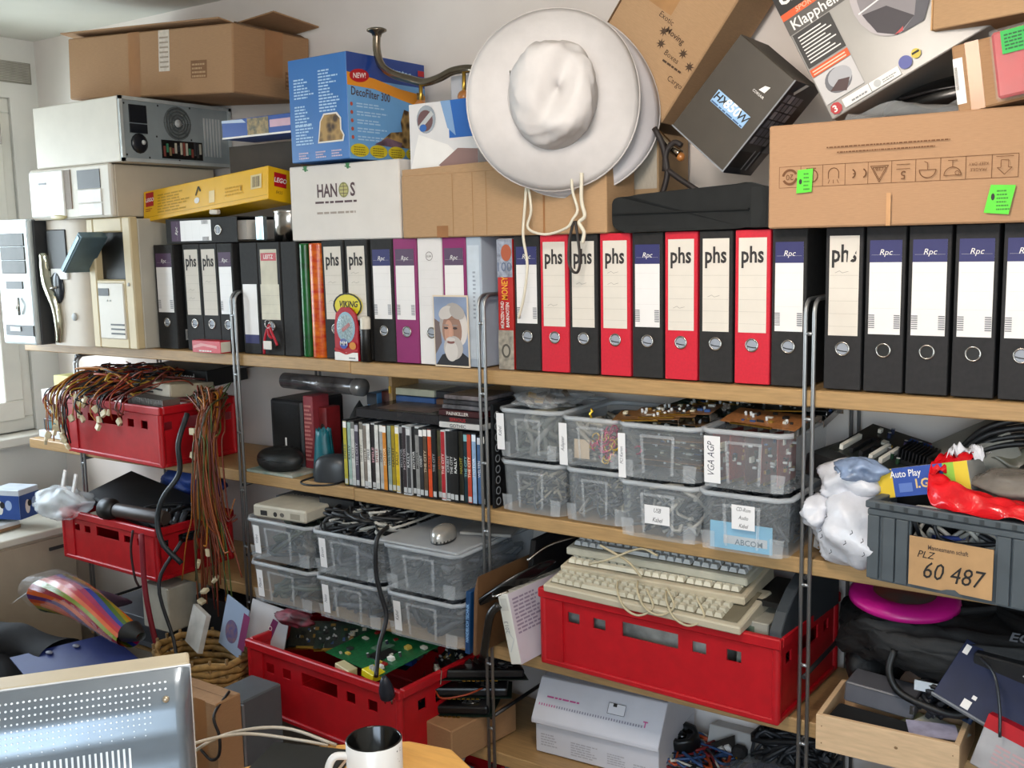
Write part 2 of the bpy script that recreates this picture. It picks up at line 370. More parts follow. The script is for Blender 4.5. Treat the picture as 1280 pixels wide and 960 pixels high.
# ------------------------------------------------------------------ lever arch files
SP = {}
def binder(label, x0, x1, z0=Z1 + 0.0014, y0=0.016, cov=BLKM, kind='phs', h=0.318, d=0.28, rot=None, name='lever_arch_file', group='lever arch files on the top shelf', lean=0.0, lblm=None, hole='c'):
    w_ = x1 - x0
    t = thing(name, label, 'file', ((x0 + x1) / 2, y0, z0), rot or (0, lean, 0), group)
    c = 0.0028
    b = B().m(cov).box((-w_ / 2, 0, 0), (w_ / 2, c, h)).box((-w_ / 2, c, 0), (-w_ / 2 + c, d, h)).box((w_ / 2 - c, c, 0), (w_ / 2, d, h))
    b.build('cover', t, 0.0012)
    B().m(PAPER).box((-w_ / 2 + 0.008, 0.045, 0.010), (w_ / 2 - 0.010, d - 0.012, h - 0.012)).build('paper_block', t)
    p = Pr((0, 0, 0)); lw = w_ * 0.40
    if kind == 'phs':
        p.rect(-lw, 0.107, lw, h - 0.016, lblm or mat('#d7cfc4', 0.7, var=0.02))
        for i in range(5): p.rect(-lw * .95, 0.125 + i * 0.025, lw * .95, 0.1254 + i * 0.025, mat('#a79f95', 0.8))
        p.text('phs', 0, h - 0.066, 0.033, mat('#2c2828', .7), sx=0.76, bold=2)
        if 'torn' in label: p.poly([(lw * .22, h - .070), (lw * .5, h - .062), (lw * .9, h - .040), (lw * .9, h - .030), (lw * .3, h - .034)], mat('#d7cfc4', 0.7, var=0.02))
        r = random.Random(label)
        for q in range(r.choice((0, 1, 2))):
            yy = 0.13 + 0.025 * r.randint(1, 4); p.line([(-lw * .6, yy), (-lw * .3, yy + .004), (-lw * .1, yy), (lw * .3, yy + .003)], 0.0007, mat('#8a847c', 0.8))
    elif kind in ('blue', 'purple', 'magenta', 'low'):
        hd = {'blue': NAVY, 'purple': plain('#4a3050'), 'magenta': plain('#54405a'), 'low': NAVY}[kind]
        za = 0.112 if kind != 'low' else 0.055
        zb = h - 0.026 if kind != 'low' else 0.20
        p.rect(-lw * 1.02, za, lw * 1.02, zb, mat('#e6e2e0', 0.35, var=0.01))
        if kind != 'low':
            p.rect(-lw * 1.02, zb - 0.042, lw * 1.02, zb, hd); p.text('Rpc', 0, zb - 0.028, 0.011, WHITE, shear=.25)
            for i in range(4): p.rect(-lw * .9, za + 0.05 + i * .034, lw * .9, za + 0.0503 + i * .034, mat('#c8c4c2', 0.8))
            for sx in (-1, 1):
                for i in range(7): p.rect(min(sx * lw * .62, sx * lw), za + 0.012 + i * .004, max(sx * lw * .62, sx * lw), za + 0.0138 + i * .004, mat('#77757a', 0.7))
        else:
            p.rect(-lw * 1.02, 0.03, lw * 1.02, za, hd)
    elif kind == 'white':
        for i in range(6): p.rect(-lw * .9, 0.15 + i * .022, lw * .9, 0.1503 + i * .022, mat('#bdb9b6', 0.8))
        p.ring(0, h - 0.045, 0.010, 0.0112, INKB); p.text('ELBA', 0, h - 0.0475, 0.005, INKB)
    elif kind == 'red_head':
        p.rect(-lw * .95, 0.115, lw * .95, h - 0.02, mat('#cfc8b4', 0.7)); p.rect(-lw * .88, h - 0.052, lw * .88, h - 0.03, RED); p.text('LEITZ', 0, h - 0.046, 0.011, WHITE, bold=1)
        p.rect(-lw * 1.05, 0.10, lw * 1.08, 0.20, mat('#d8d2bf', 0.7))
        for i in range(3): p.rect(-lw, 0.118 + i * .025, lw, 0.1184 + i * .025, mat('#a79f95', 0.8))
    elif kind == 'paleblue':
        p.rect(-lw, 0.02, lw, h - 0.02, mat('#c3ccd6', 0.6)); p.para(-lw * .2, 0.12, lw * .3, 0.24, 12, mat('#8b93a0', .8))
    if kind != 'plain': p.done('spine_label', t)
    if kind not in ('plain', 'paleblue', 'low'):
        zc = 0.081; M = Matrix.Translation((0, 0, zc)) @ Matrix.Rotation(pi / 2, 4, 'X')
        o = B().m(CHROME).lathe([(0.0112, -0.001), (0.0112, 0.0018), (0.0128, 0.0026), (0.0146, 0.0018), (0.0146, -0.001)], 22, M).build('finger_ring', t)
        q = Pr((0, 0, 0)).ell(0, zc, 0.0112, 0.0112, mat('#9aa0ab', 0.5, var=0.05) if hole == 'c' else BLK, 20)
        q.line([(-0.0105, zc - 0.002), (-0.004, zc - 0.004), (0.004, zc - 0.005), (0.0095, zc - 0.005)], 0.0022, BLK)
        q.done('finger_hole', o)
    if kind == 'purple' and rot is None:
        p = Pr((w_ / 2, 0, 0), (0, 1, 0)); p.rect(.03, .025, .062, .058, PAPER); p.bars(.034, .03, .058, .054, INKB, 7); p.done('side_sticker', t)
    return t
MAG = mat('#86145f', 0.5, var=0.05); WHB = mat('#ddd8d6', 0.55, var=0.02); PBL = mat('#aab6c4', 0.5, var=0.03)
BLKW = mat('#1b191b', 0.7, var=0.2, scale=90, bump=0.1)
BD = [
 ('black lever arch file with purple-headed label, first at the left end of the row', -1.256, -1.166, BLKM, 'purple', 0),
 ('black file with grey three-letter label, first of the two grey three-letter labels at left', -1.118, -1.042, BLKM, 'phs', -.02),
 ('black file with grey three-letter label, second of the two grey three-letter labels at left', -1.040, -0.966, BLKM, 'phs', -.02),
 ('black file with purple-headed label partly behind the second chrome ladder', -0.964, -0.899, BLKM, 'purple', -.02),
 ('black file with blank white label set low on its spine', -0.868, -0.797, BLKM, 'low', 0),
 ('black file with red-headed cream label and red lanyard on its ring', -0.794, -0.706, BLKM, 'red_head', 0),
 ('plain black file standing left of the green gift wrap roll', -0.700, -0.640, BLKM, 'plain', 0),
 ('black file with three-letter label, right beside the orange tiger roll', -0.540, -0.462, BLKM, 'phs', -.03),
 ('black file with three-letter label behind the black glue stick', -0.455, -0.378, BLKM, 'phs', -.03),
 ('black file with navy-headed label, left neighbour of the magenta file', -0.366, -0.293, BLKM, 'blue', -.02),
 ('magenta lever arch file with a grey head on its label, next to the white file', -0.290, -0.215, MAG, 'magenta', 0),
 ('white lever arch file with oval maker mark on its spine', -0.210, -0.134, WHB, 'white', 0),
 ('magenta lever arch file standing behind the portrait photograph', -0.131, -0.060, MAG, 'magenta', 0),
 ('pale blue cardboard file between magenta file and third chrome ladder', -0.057, -0.014, PBL, 'paleblue', 0),
 ('black file with navy-headed label behind the white hat cord', 0.083, 0.153, BLKM, 'blue', 0),
 ('red lever arch file with three-letter label, left of the dangling black cord loop', 0.157, 0.231, RED2, 'phs', 0),
 ('black file with three-letter label behind the dangling black cord loop', 0.235, 0.308, BLKM, 'phs', 0),
 ('red file with three-letter label standing alone between two black files, under the black bag', 0.316, 0.391, RED2, 'phs', 0),
 ('black file with navy-headed label between two red files', 0.397, 0.470, BLKM, 'blue', 0),
 ('red file with three-letter label, right of the navy-labelled black file', 0.476, 0.551, RED2, 'phs', 0),
 ('black file with three-letter label between two red three-letter files', 0.556, 0.630, BLKM, 'phs', 0),
 ('red file with three-letter label, rightmost of the red files', 0.636, 0.711, RED2, 'phs', 0),
 ('black file with navy-headed label just left of the fourth chrome ladder', 0.715, 0.786, BLKM, 'blue', 0),
 ('black file with torn three-letter label just right of the fourth chrome ladder', 0.824, 0.896, BLKW, 'phs', 0),
 ('black file with navy-headed label, first right of the torn three-letter file', 0.902, 0.975, BLKW, 'blue', 0),
 ('black file with navy-headed label, second right of the torn three-letter file', 0.981, 1.056, BLKW, 'blue', 0),
 ('black file with navy-headed label, third right of the torn three-letter file', 1.063, 1.136, BLKW, 'blue', 0),
 ('black file with navy-headed label cut by the right picture edge', 1.144, 1.217, BLKW, 'blue', 0),
]
for lb, x0, x1, cv, kd, ln in BD:
    binder(lb, x0, x1, cov=cv, kind=kd, lean=ln * .35, hole='k' if 'right of the torn' in lb else 'c')
binder('black lever arch file lying on its side on top of the row', 0, 0.074, cov=BLKM, kind='purple', rot=(0, -pi / 2, 0), group=None)
o = COL.objects[[k.name for k in COL.objects if k.get('label', '').startswith('black lever arch file lying')][0]]
o.location = (-0.872, 0.016, 1.6405)
# paperback about coins and banknotes
t = thing('paperback_book', 'red paperback book about coins and banknotes between the files', 'book', (0.0535, 0.02, Z1))
B().m(mat('#b01c17', 0.5)).box((-0.022, 0, 0), (0.022, 0.17, 0.312)).build('cover', t, 0.0015)
B().m(PAPER).box((-0.020, 0.004, 0.3122), (0.020, 0.168, 0.3135)).build('page_block', t)
p = Pr((0, 0, 0)); p.rect(-0.022, 0.222, 0.022, 0.312, mat('#9a9fae', .5, var=.3, scale=60)); p.ell(0.005, 0.28, .015, .02, plain('#a85434')); p.text('100', 0, .236, .022, plain('#5a6580'))
p.rect(-0.022, 0.0, 0.022, 0.095, mat('#b3a999', .6, var=.3, scale=60, col2='#6d6a64')); p.ell(0, .045, .013, .017, plain('#4d4a44')); p.ell(0, .045, .008, .012, plain('#a49c90'))
p.text('MONEY', 0.008, 0.196, .018, plain('#e8a52a'), rot=pi / 2, bold=1, sx=.62)
p.text('MÜNZEN UND', -0.004, 0.132, .0095, WHITE, rot=pi / 2, bold=1, sx=.72); p.text('BANKNOTEN', 0.011, 0.132, .0095, WHITE, rot=pi / 2, bold=1, sx=.72)
p.done('cover_print', t)
# rolls of gift wrap
for nm, lb, x, r, c1, c2 in (('gift_wrap_roll', 'green shiny roll of gift wrap standing between the files', -0.622, 0.0165, '#0f6a2c', '#063b16'), ('gift_wrap_roll', 'orange and red tiger-patterned roll standing between the files', -0.5725, 0.0255, '#d8731c', '#b01812')):
    t = thing(nm, lb, 'gift wrap', (x, 0.034, Z1 + .001), (0, 0, 0))
    B().m(mat(c1, .25, var=.2, scale=28 if 'tiger' in lb else 10, col2=c2, stretch=(1, 1, 2.6))).lathe([(r * .97, 0), (r, 0.004), (r, .308), (r * .97, .312)], 20, None, True).build('paper_roll', t)
    B().m(PAPER).lathe([(r * .5, 0.3122), (r * .75, .3128), (r * .4, .3122)], 14).build('roll_end', t)
# ------------------------------------------------------------------ boxes and things on top of the files
def carton(name, label, cat, w_, d, h, loc, rot=(0, 0, 0), m_=CARD, group=None, bev=0.002, flaps=False, seam=True):
    t = thing(name, label, cat, loc, rot, group)
    B().m(m_).box((-w_ / 2, -d / 2, 0), (w_ / 2, d / 2, h)).build('body', t, bev)
    if seam:
        p = face_of(w_, d, h, 'top'); p.rect(0.004, d * .49, w_ - .004, d * .51, CARDD); p.done('top_seam', t)
    return t
def FB(x0, x1, y0, y1, z0, z1): return x1 - x0, y1 - y0, z1 - z0, ((x0 + x1) / 2, (y0 + y1) / 2, z0)
PCG = mat('#98a1a3', 0.45, 0.3, var=0.04); PCW = mat('#d9d2c6', 0.5, var=0.02)

# three upright PC cases on the left end of the top board
t = thing('computer_case', 'silver fronted computer case with dark grey side, leftmost upright case on the top board', 'computer', (-1.834, -0.10, Z1 + .001))
B().m(DGREY).box((-0.095, 0.02, 0), (0.095, 0.40, 0.41)).build('case_body', t, 0.004)
SIL = mat('#c3cacb', 0.35, 0.2, var=0.04)
B().m(SIL).box((-0.097, -0.0, 0.0), (0.097, 0.02, 0.412)).build('front_panel', t, 0.008, 2)
for i in range(3): B().m(mat('#3b3a33', 0.5, var=.2)).box((-0.07, -0.003, 0.235 + i * .0445), (0.072, 0.001, 0.278 + i * .0445)).build('drive_bay_cover', t, 0.002)
B().m(BLK).box((-0.05, -0.003, 0.185), (0.045, 0.001, 0.21)).build('floppy_slot', t)
B().m(CHROME).lathe([(.001, .004), (.012, .003), (.014, 0)], 16, Matrix.Translation((0.0, -0.002, .13)) @ Matrix.Rotation(pi / 2, 4, 'X')).tube([(0.02, -.006, .10), (0.03, -.012, .13), (.02, -.006, .155)], .005).build('power_button', t)
b = B().m(BLK).box((-0.07, -0.004, 0.03), (0.09, 0.001, 0.065)); b.m(LGREY).box((-.04, -.007, .045), (.02, -.003, .06)); b.build('port_panel', t)

t = thing('computer_case', 'beige computer case with curved chrome trim, middle of the three upright cases', 'computer', (-1.614, -0.055, Z1 + .001))
B().m(CREAM).box((-0.12, 0.02, 0), (0.12, 0.38, 0.405)).build('case_body', t, 0.004)
B().m(mat('#c5b7a6', .45, var=.03)).grid(lambda u, v: (-0.12 + .24 * u, 0.02 - .022 * (1 - (2 * u - 1) ** 4), .405 * v), 14, 2).build('front_panel', t)
B().m(BLK).box((-0.085, -0.006, 0.245), (0.02, 0.004, 0.375)).build('drive_bay', t, .003)
B().m(WHITE).box((-0.07, -0.009, 0.215), (0.02, 0.002, 0.25)).build('drive_bay_cover', t, .002)
prof = [(.30, -.10), (.25, -.097), (.20, -.085), (.15, -.062), (.10, -.050), (.05, -.048), (.01, -.055)]
b = B().m(mat('#c6c6b4', .12, 1.0, .1))
b.tube(cable_pts([(x + .0, -.008, z) for z, x in prof]), [.018, .018, .018, .019, .02, .02, .021, .022, .022, .023, .023, .023, .022, .022, .021, .02, .018, .017, .016, .016, .015, .015, .015, .014, .013, .012, .011, .01, .009, .009, .008], 10)
b.build('chrome_trim', t)
B().m(mat('#232830', .2)).ball((-.045, -.004, .19), .045, 14, (.8, .25, 1.2)).build('dark_inset', t)
B().m(CHROME).tube([(-.075, -.02, .185), (-.03, -.02, .19)], .004).build('drive_latch', t)
B().m(LGREY).ball((.035, -.004, .095), .013, 12, (1, .4, 1)).build('power_button', t)

t = thing('computer_case', 'beige computer case with tilted drive in its open bay, nearest to the files', 'computer', (-1.378, -0.055, Z1 + .001))
B().m(mat('#b4aea1', .5, var=.02)).box((-0.108, 0.03, 0), (0.108, 0.38, 0.40)).build('case_body', t, 0.003)
BG2 = mat('#c9b68f', .45, var=.03)
b = B().m(BG2).box((-.11, 0, 0), (-.075, .03, .405)).box((.07, 0, 0), (.11, .03, .405)).box((-.075, 0, .36), (.07, .03, .405)).box((-.075, 0, 0), (.07, .03, .215)); b.build('front_frame', t, 0.004)
B().m(BLK).box((-.074, .025, .215), (.069, .029, .36)).build('open_bay', t)
B().m(PCW).box((-.068, -.004, .03), (.062, .002, .205)).build('front_panel', t, .003)
b = B().m(BLK).box((-.062, -.006, .165), (-.01, -.002, .188)); b.build('floppy_slot', t)
b = B().m(DGREY)
for i in range(3): b.box((-.01, -.0055, .045 + i * .014), (.058, -.003, .050 + i * .014))
b.build('vent_slots', t)
for q in (-.02, -.005): B().m(LGREY).ball((q, -.004, .150), .003, 8).build('indicator_light', t)
B().m(LGREY).ball((.088, -.001, .20), .006, 10, (1, .5, 1)).build('power_button', t)
b = B().m(mat('#5d727c', .35, .3)); b.cbox((-.075, -.035, .30), (.15, .09, .026), (0, rad(-46), 0)); dr = b.build('tilted_drive', t, .002)
B().m(mat('#8fa5ae', .3, .4)).cbox((-.078, -.081, .297), (.142, .004, .012), (0, rad(-46), 0)).build('drive_slot', dr)

# beige desktop case lying on them
t = thing('computer_case', 'beige desktop computer case lying between the upright cases and the grey-backed tower', 'computer', (-1.525, 0.13, 1.689))
B().m(mat('#bdb29f', .5, var=.02)).box((-.21, -.19, 0), (.21, .19, .158)).build('case_body', t, .003)
b = B().m(PCW).box((-.212, -.21, 0), (.212, -.19, .160)); b.build('front_panel', t, .006)
B().m(mat('#ece9e4', .4, var=.01)).box((-.205, -.216, .008), (-.02, -.209, .152)).build('cover_plate', t, .004)
B().m(mat('#7c6a5a', .6)).box((-.015, -.213, .03), (.015, -.209, .15)).build('side_slot', t)
B().m(mat('#26252b', .3)).box((.05, -.212, .088), (.165, -.2095, .145)).build('drive_bay', t)
B().m(mat('#e6e2dd', .4)).box((.05, -.214, .045), (.168, -.2095, .086)).build('drive_bay_cover', t, .002); B().m(mat('#e6e2dd', .4)).box((.05, -.213, .006), (.168, -.2095, .043)).build('drive_bay_cover', t, .002)
B().m(GREY).box((-.15, -.2175, .11), (-.11, -.2155, .116)).build('maker_badge', t)
B().m(mat('#c9b989', .4)).ball((-.06, -.212, .006), .03, 10, (1.5, .3, .3)).build('release_latch', t)

# grey-backed tower lying on its side
t = thing('computer_case', 'cream computer tower lying on its side with its grey back panel and fan showing', 'computer', (-1.468, 0.130, 1.850))
B().m(PCW).box((-.22, -.21, 0), (.215, .21, .190)).build('case_body', t, .003)
b = B().m(PCG).box((.2155, -.21, 0), (.219, .21, .190)); bp = b.build('back_panel', t, .001)
b = B().m(mat('#b9bdbb', .4, .2)); b.box((.219, -.21, 0), (.226, .21, .010)).box((.219, -.21, .18), (.226, .21, .19)).box((.219, -.21, 0), (.226, -.20, .19)).box((.219, .20, 0), (.226, .21, .19)); b.build('back_rim', t)
MX = Matrix.Translation((.2195, 0, .125)) @ Matrix.Rotation(pi / 2, 4, 'Y')
b = B().m(mat('#5d6262', .4, .4))
for r in (.016, .026, .036, .046): b.lathe([(r - .003, 0), (r - .003, .003), (r + .001, .003), (r + .001, 0)], 24, MX)
for a in range(8): b.tube([MX @ V((.012 * cos(a * pi / 4), .012 * sin(a * pi / 4), .002)), MX @ V((.05 * cos(a * pi / 4), .05 * sin(a * pi / 4), .002))], .0016, 4)
b.m(LGREY).lathe([(.0005, .005), (.012, .004), (.012, 0)], 16, MX)
b.m(mat('#666b6b', .5)).lathe([(.0005, .0004), (.052, .0004)], 24, MX)
b.build('fan_grille', t)
b = B().m(mat('#16191f', .3)).box((.2192, -.175, .115), (.224, -.115, .168)).box((.2192, -.175, .085), (.224, -.115, .112)); b.ball((.221, -.145, .055), .030, 14, (.25, 1, 1)); b.m(LGREY).ball((.226, -.135, .058), .008, 8); b.build('power_sockets', t)
b = B().m(BLKG).box((.2192, -.065, .016), (.2215, .09, .072))
r = random.Random(2)
for i in range(14): b.m(mat(r.choice(('#7a3a30', '#3d7d5c', '#86734f', '#b9b2a0', '#2d2d30')), .5)).box((.2215, -.06 + i * .0105, .02 + r.random() * .02), (.2235, -.0525 + i * .0105, .045 + r.random() * .024))
b.build('port_plate', t)
for i in range(6): B().m(LGREY).box((.219, .10 + i * .012, .03), (.221, .106 + i * .012, .15)).build('slot_cover', t)
for y, z in ((-.19, .17), (-.19, .02), (-.07, .173), (.05, .176), (-.08, .08), (.05, .078), (-.11, .015), (.0, .012)): B().m(BLK).ball((.2195, y, z), .0032, 8, (.5, 1, 1)).build('screw', bp)

# long brown carton on the tower
t = carton('cardboard_box', 'long brown cardboard box with tape band lying on the cream computer tower', 'box', .78, .30, .19, (-1.268, .185, 2.050), (0, rad(3.8), 0), CARD2, None, .004, seam=False)
B().m(CARD2).cbox((-.05, -.06, .197), (.76, .18, .004), (rad(-7), 0, 0)).build('lid_flap', t)
B().m(CARD2).cbox((.30, .04, .204), (.30, .18, .004), (rad(-5), rad(-8), 0)).build('lid_flap', t)
B().m(CARDD).cbox((.375, .01, .192), (.03, .26, .004), (0, rad(25), 0)).build('end_flap', t)
p = face_of(.78, .30, .19, 'front'); p.rect(.31, 0, .365, .19, TAPE); p.done('tape_band', t); p = face_of(.78, .30, .19, 'front'); p.rect(.455, .07, .505, .188, mat('#cdbfb0', .4, var=.1, scale=80))
for i in range(7): p.rect(.46, .08 + i * .014, .50, .085 + i * .014, mat('#9d8c7b', .6))
p.done('shipping_label', t); p = face_of(.78, .30, .19, 'front')
p.rect(.60, .045, .67, .095, mat('#7d5735', .8)); p.para(.605, .048, .665, .092, 4, CARD); p.done('stamp_print', t)
p = face_of(.78, .30, .19, 'right'); p.rect(.12, .06, .19, .19, TAPE); p.done('tape_band', t); p = face_of(.78, .30, .19, 'right'); p.rect(.20, .03, .26, .08, mat('#7d5735', .8)); p.para(.203, .032, .257, .078, 4, CARD2); p.done('end_marks', t)

# yellow toy box
t = carton('toy_box', 'long yellow construction toy box with red square logos, lying tilted on the files', 'box', .56, .095, .094, (-1.022, .068, 1.690), (rad(-8), rad(-5), 0), mat('#e3ae10', .35, var=.03), None, .0015, seam=False)
p = face_of(.56, .095, .094, 'front')
p.rect(.003, .012, .557, .0135, plain('#b98a0a')); p.rect(.012, .045, .05, .088, RED); p.text('LEGO', .031, .06, .011, WHITE, bold=2, shear=.2); p.para(.012, .03, .045, .042, 2, plain('#9a3a12'))
p.para(.07, .02, .22, .08, 7, plain('#b88d14'), .5, 5); p.ell(.255, .035, .012, .009, WHITE); p.line([(.25, .05), (.262, .075), (.272, .06)], .006, plain('#3a300f')); p.rect(.31, .02, .335, .055, mat('#e8cf9a', .5)); p.rect(.445, .038, .452, .05, plain('#a87c12'))
p.rect(.49, .035, .535, .075, mat('#d9c48e', .5)); p.bars(.497, .04, .528, .07, INKB); p.para(.38, .03, .46, .06, 3, plain('#c8960e')); p.done('front_print', t)
p = face_of(.56, .095, .094, 'right'); p.rect(.022, .04, .068, .08, RED); p.text('LEGO', .045, .053, .013, WHITE, bold=2, shear=.2); p.text('8435', .04, .02, .009, plain('#7b5a10'), shear=.2); p.done('end_print', t)
p = Pr((-.28, -.0475, 0), (1, 0, 0), (0, 1, 0)); 
B().m(mat('#ddd6cb', .5)).cbox((.05, -.044, -.008), (.028, .02, .014), (0.2, .1, .2)).build('torn_tape', t, .003)
tag(B().m(mat('#c8286e', .6)).ball((-1.03, .215, 1.785 + .012), .04, 12, (1.3, 1, .9)).build('pouch'), 'pink round pouch peeking over the yellow toy box', 'pouch')
# dark flat carton and two blue boxes
t = carton('flat_box', 'flat brown box with dark grey front behind the yellow toy box', 'box', .30, .16, .085, (-.862, .205, 1.802), (0, 0, 0), CARD, None, .001, seam=False)
p = face_of(.30, .16, .085, 'front'); p.rect(0, 0, .30, .085, mat('#43392f', .7)); p.done('dark_front', t)
def small_blue(lbl, w_, d, h, loc):
    t = carton('small_box', lbl, 'box', w_, d, h, loc, (0, 0, 0), plain('#1d4a9a', .35), None, .001, seam=False)
    return t
t = small_blue('slim blue printed box lying on the dark flat box', .275, .12, .052, (-.768, .07, 1.893))
p = face_of(.275, .12, .052, 'front'); p.poly([(.0, .045), (.10, .04), (.085, .05), (0, .052)], plain('#b7c6da')); p.rect(.105, .003, .19, .05, mat('#a98f5f', .5, var=.4, scale=90, col2='#5b5a4a')); p.rect(.195, .02, .275, .04, mat('#c9a5b5', .5)); p.rect(0, 0, .275, .005, WHITE); p.done('front_print', t)
t = small_blue('small blue box with white stripes standing beside the fish filter box', .115, .075, .125, (-.705, .185, 1.890))
p = face_of(.115, .09, .115, 'front'); p.poly([(.03, .01), (.05, .01), (.08, .10), (.065, .10)], WHITE); p.poly([(.06, .01), (.10, .01), (.10, .10), (.09, .10)], WHITE); p.done('front_print', t)
B_T = thing('metal_tin', 'shiny cylindrical metal tin standing on the files beside the white carton', 'tin', (-.718, .075, 1.6015))
B().m(CHROME).lathe([(.0455, 0), (.0455, .086), (.0445, .088)], 28, None, True).build('tin_body', B_T)
B().m(CHROME).lathe([(.0462, .080), (.0472, .084), (.0462, .0885), (.001, .0885)], 28).build('tin_lid', B_T)
B().m(mat('#9fb0b6', .1, .6)).cbox((-.085, -.03, .04), (.03, .02, .07)).build('label_tab', B_T, .003)

# aquarium filter box
t = carton('filter_box', 'blue aquarium filter carton with orange band standing on the white carton', 'box', .22, .30, .268, (-.512, .152, 1.8105), (0, 0, rad(-2.5)), plain('#2f6cb0', .35), None, .0015, seam=False)
ROCK = mat('#a8864e', .6, var=.5, scale=45, kind='voronoi', col2='#3e2a16'); LB = plain('#a9c9e6')
p = face_of(.22, .30, .268, 'front')
for x, y in ((.02, .165), (.02, .095), (.02, .045), (.115, .18), (.115, .125)): p.para(x, y, x + .085, y + .055, 7, LB, .5, int(x * 1000 + y * 1000), .6)
p.poly([(.105, .045), (.20, .045), (.205, .06), (.195, .075), (.195, .105), (.18, .12), (.13, .12), (.115, .10), (.11, .07)], PAPER); p.poly([(.109, .049), (.196, .049), (.20, .06), (.19, .075), (.19, .103), (.176, .116), (.133, .116), (.119, .10), (.114, .07)], ROCK)
for x in (.03, .095, .155): p.para(x, .008, x + .04, .028, 3, plain('#c9b6c4'), .5, 4)
p.done('text_side', t)
p = face_of(.22, .30, .268, 'right'); OR = plain('#d88a1f')
p.rect(0, 0, .30, .268, plain('#6ba0d2', .35)); p.rect(0, .205, .30, .268, plain('#1b3c86', .35))
p.poly([(0, .185), (.10, .183), (.20, .165), (.30, .150), (.30, .185), (.20, .193), (.10, .210), (0, .218)], OR)
p.ell(.045, .212, .036, .017, RED, a=.1); p.text('NEW!', .045, .206, .013, WHITE, bold=1, rot=.1, shear=.2)
p.text('tetratec', .19, .226, .022, LB, shear=.3, rot=-.04, bold=1); p.text('DecoFilter 300', .085, .158, .021, plain('#4a3430'), rot=-.05, bold=1, sx=.8)
for i in range(5): p.ell(.012, .138 - i * .021, .005, .005, plain('#a84a3a')); p.para(.03, .132 - i * .021, .15, .146 - i * .021, 2, LB, .5, i)
p.poly([(.10, .04), (.155, .075), (.20, .08), (.195, .105), (.21, .14), (.26, .13), (.285, .095), (.297, .05), (.297, .035)], ROCK); p.poly([(.09, .04), (.14, .06), (.20, .05), (.19, .035)], mat('#6d5361', .6, var=.3, scale=30))
for x in (.035, .105, .175, .245): p.ell(x, .022, .034, .017, plain('#c9b41f')); p.para(x - .022, .010, x + .022, .034, 4, plain('#6b5a14'), .4, 8)
p.rect(.262, .172, .292, .19, ROCK); p.rect(.27, .235, .295, .25, RED); p.done('picture_side', t)

# white carton HANOS
t = carton('white_carton', 'white cardboard carton printed with a globe sign under the aquarium filter box', 'box', .392, .30, .2, (-.462, .172, 1.602), (0, 0, 0), mat('#d9d2cb', .7, var=.02), None, .003)
p = face_of(.392, .30, .2, 'front'); BR = plain('#50363a')
p.text('HAN', .14, .115, .034, BR, bold=2, sx=.72); p.text('S', .232, .115, .034, BR, bold=2, sx=.8)
p.done('lettering', t); p = face_of(.392, .30, .2, 'front'); p.ell(.2, .131, .018, .020, plain('#8c8a52')); p.ell(.2, .131, .014, .016, plain('#b5ad6a'))
for i in range(3): p.line([(.186, .122 + i * .009), (.214, .122 + i * .009)], .0015, BR)
p.line([(.2, .112), (.2, .15)], .0015, BR); p.done('globe_logo', t); p = face_of(.392, .30, .2, 'front'); p.para(.095, .098, .245, .106, 1, BR, .7, 2, 0); p.para(.10, .07, .24, .078, 1, mat('#a79a90', .8), .7, 3, 0)
p.done('small_print', t)
for x in (.06, .215): p = face_of(.392, .30, .2, 'front'); p.poly([(x, .185), (x + .006, .185), (x + .010, .2), (x - .006, .2)], plain('#3c7a45')); p.line([(x - .008, .192), (x + .013, .188)], .003, plain('#3c7a45')); p.done('green_tape', t)
# open brown carton under the hat and the one behind it
t = carton('cardboard_box', 'brown cardboard box under the white sun hat, left of the black bag', 'box', .585, .135, .155, (.048, .070, 1.602), (0, 0, 0), CARD, None, .003, seam=False)
B().m(CARD).cbox((-.06, -.063, .163), (.46, .004, .022), (0, rad(-1.2), 0)).build('upper_flap', t)
p = face_of(.585, .135, .155, 'front'); p.rect(.11, 0.0, .145, .028, TAPE); p.done('tape_patch', t); p = face_of(.585, .135, .155, 'front')
for x in (.16, .22, .26, .385): p = face_of(.585, .135, .155, 'front'); p.rect(x, .003, x + .002, .152, mat('#a07a50', .8)); p.done('crease', t)
p = face_of(.585, .135, .155, 'front'); p.rect(.42, .0, .425, .152, TAPE); p.done('crease', t)
t = carton('cardboard_box', 'grey-brown taped cardboard box standing behind the white sun hat', 'box', .315, .165, .225, (.235, .236, 1.602), (0, 0, 0), mat('#9d8261', .8, var=.05), None, .003)
p = face_of(.315, .165, .225, 'front'); p.rect(.23, .10, .312, .22, mat('#b3aa9c', .25, var=.1, scale=60, stretch=(30, 1, 1))); p.rect(.19, .13, .228, .175, plain('#2a5fa8')); p.done('tape_band', t)
# white-blue picture box and white box
t = carton('picture_box', 'white and blue printed box standing on the brown box left of the hat', 'box', .21, .075, .165, (-.125, .062, 1.766), (0, 0, 0), plain('#dcd9d9', .35), None, .001, seam=False)
p = face_of(.21, .075, .165, 'front'); p.rect(.125, .075, .21, .165, plain('#2060b0')); p.poly([(.10, .165), (.13, .165), (.145, .08), (.12, .10)], plain('#7fa0c8')); p.poly([(.0, .0), (.03, .09), (.12, .06), (.17, .02), (.16, 0)], plain('#ece8e4')); p.poly([(.09, 0.012), (.15, .05), (.21, .045), (.21, 0), (.12, 0)], plain('#8d6e68'))
p.ell(.055, .125, .030, .034, mat('#c5ccd6', .2, .5)); p.ell(.052, .122, .024, .026, plain('#69494a')); p.line([(.033, .105), (.075, .14)], .012, LGREY); p.ell(.045, .105, .011, .009, plain('#2a5fa8')); p.done('front_print', t)
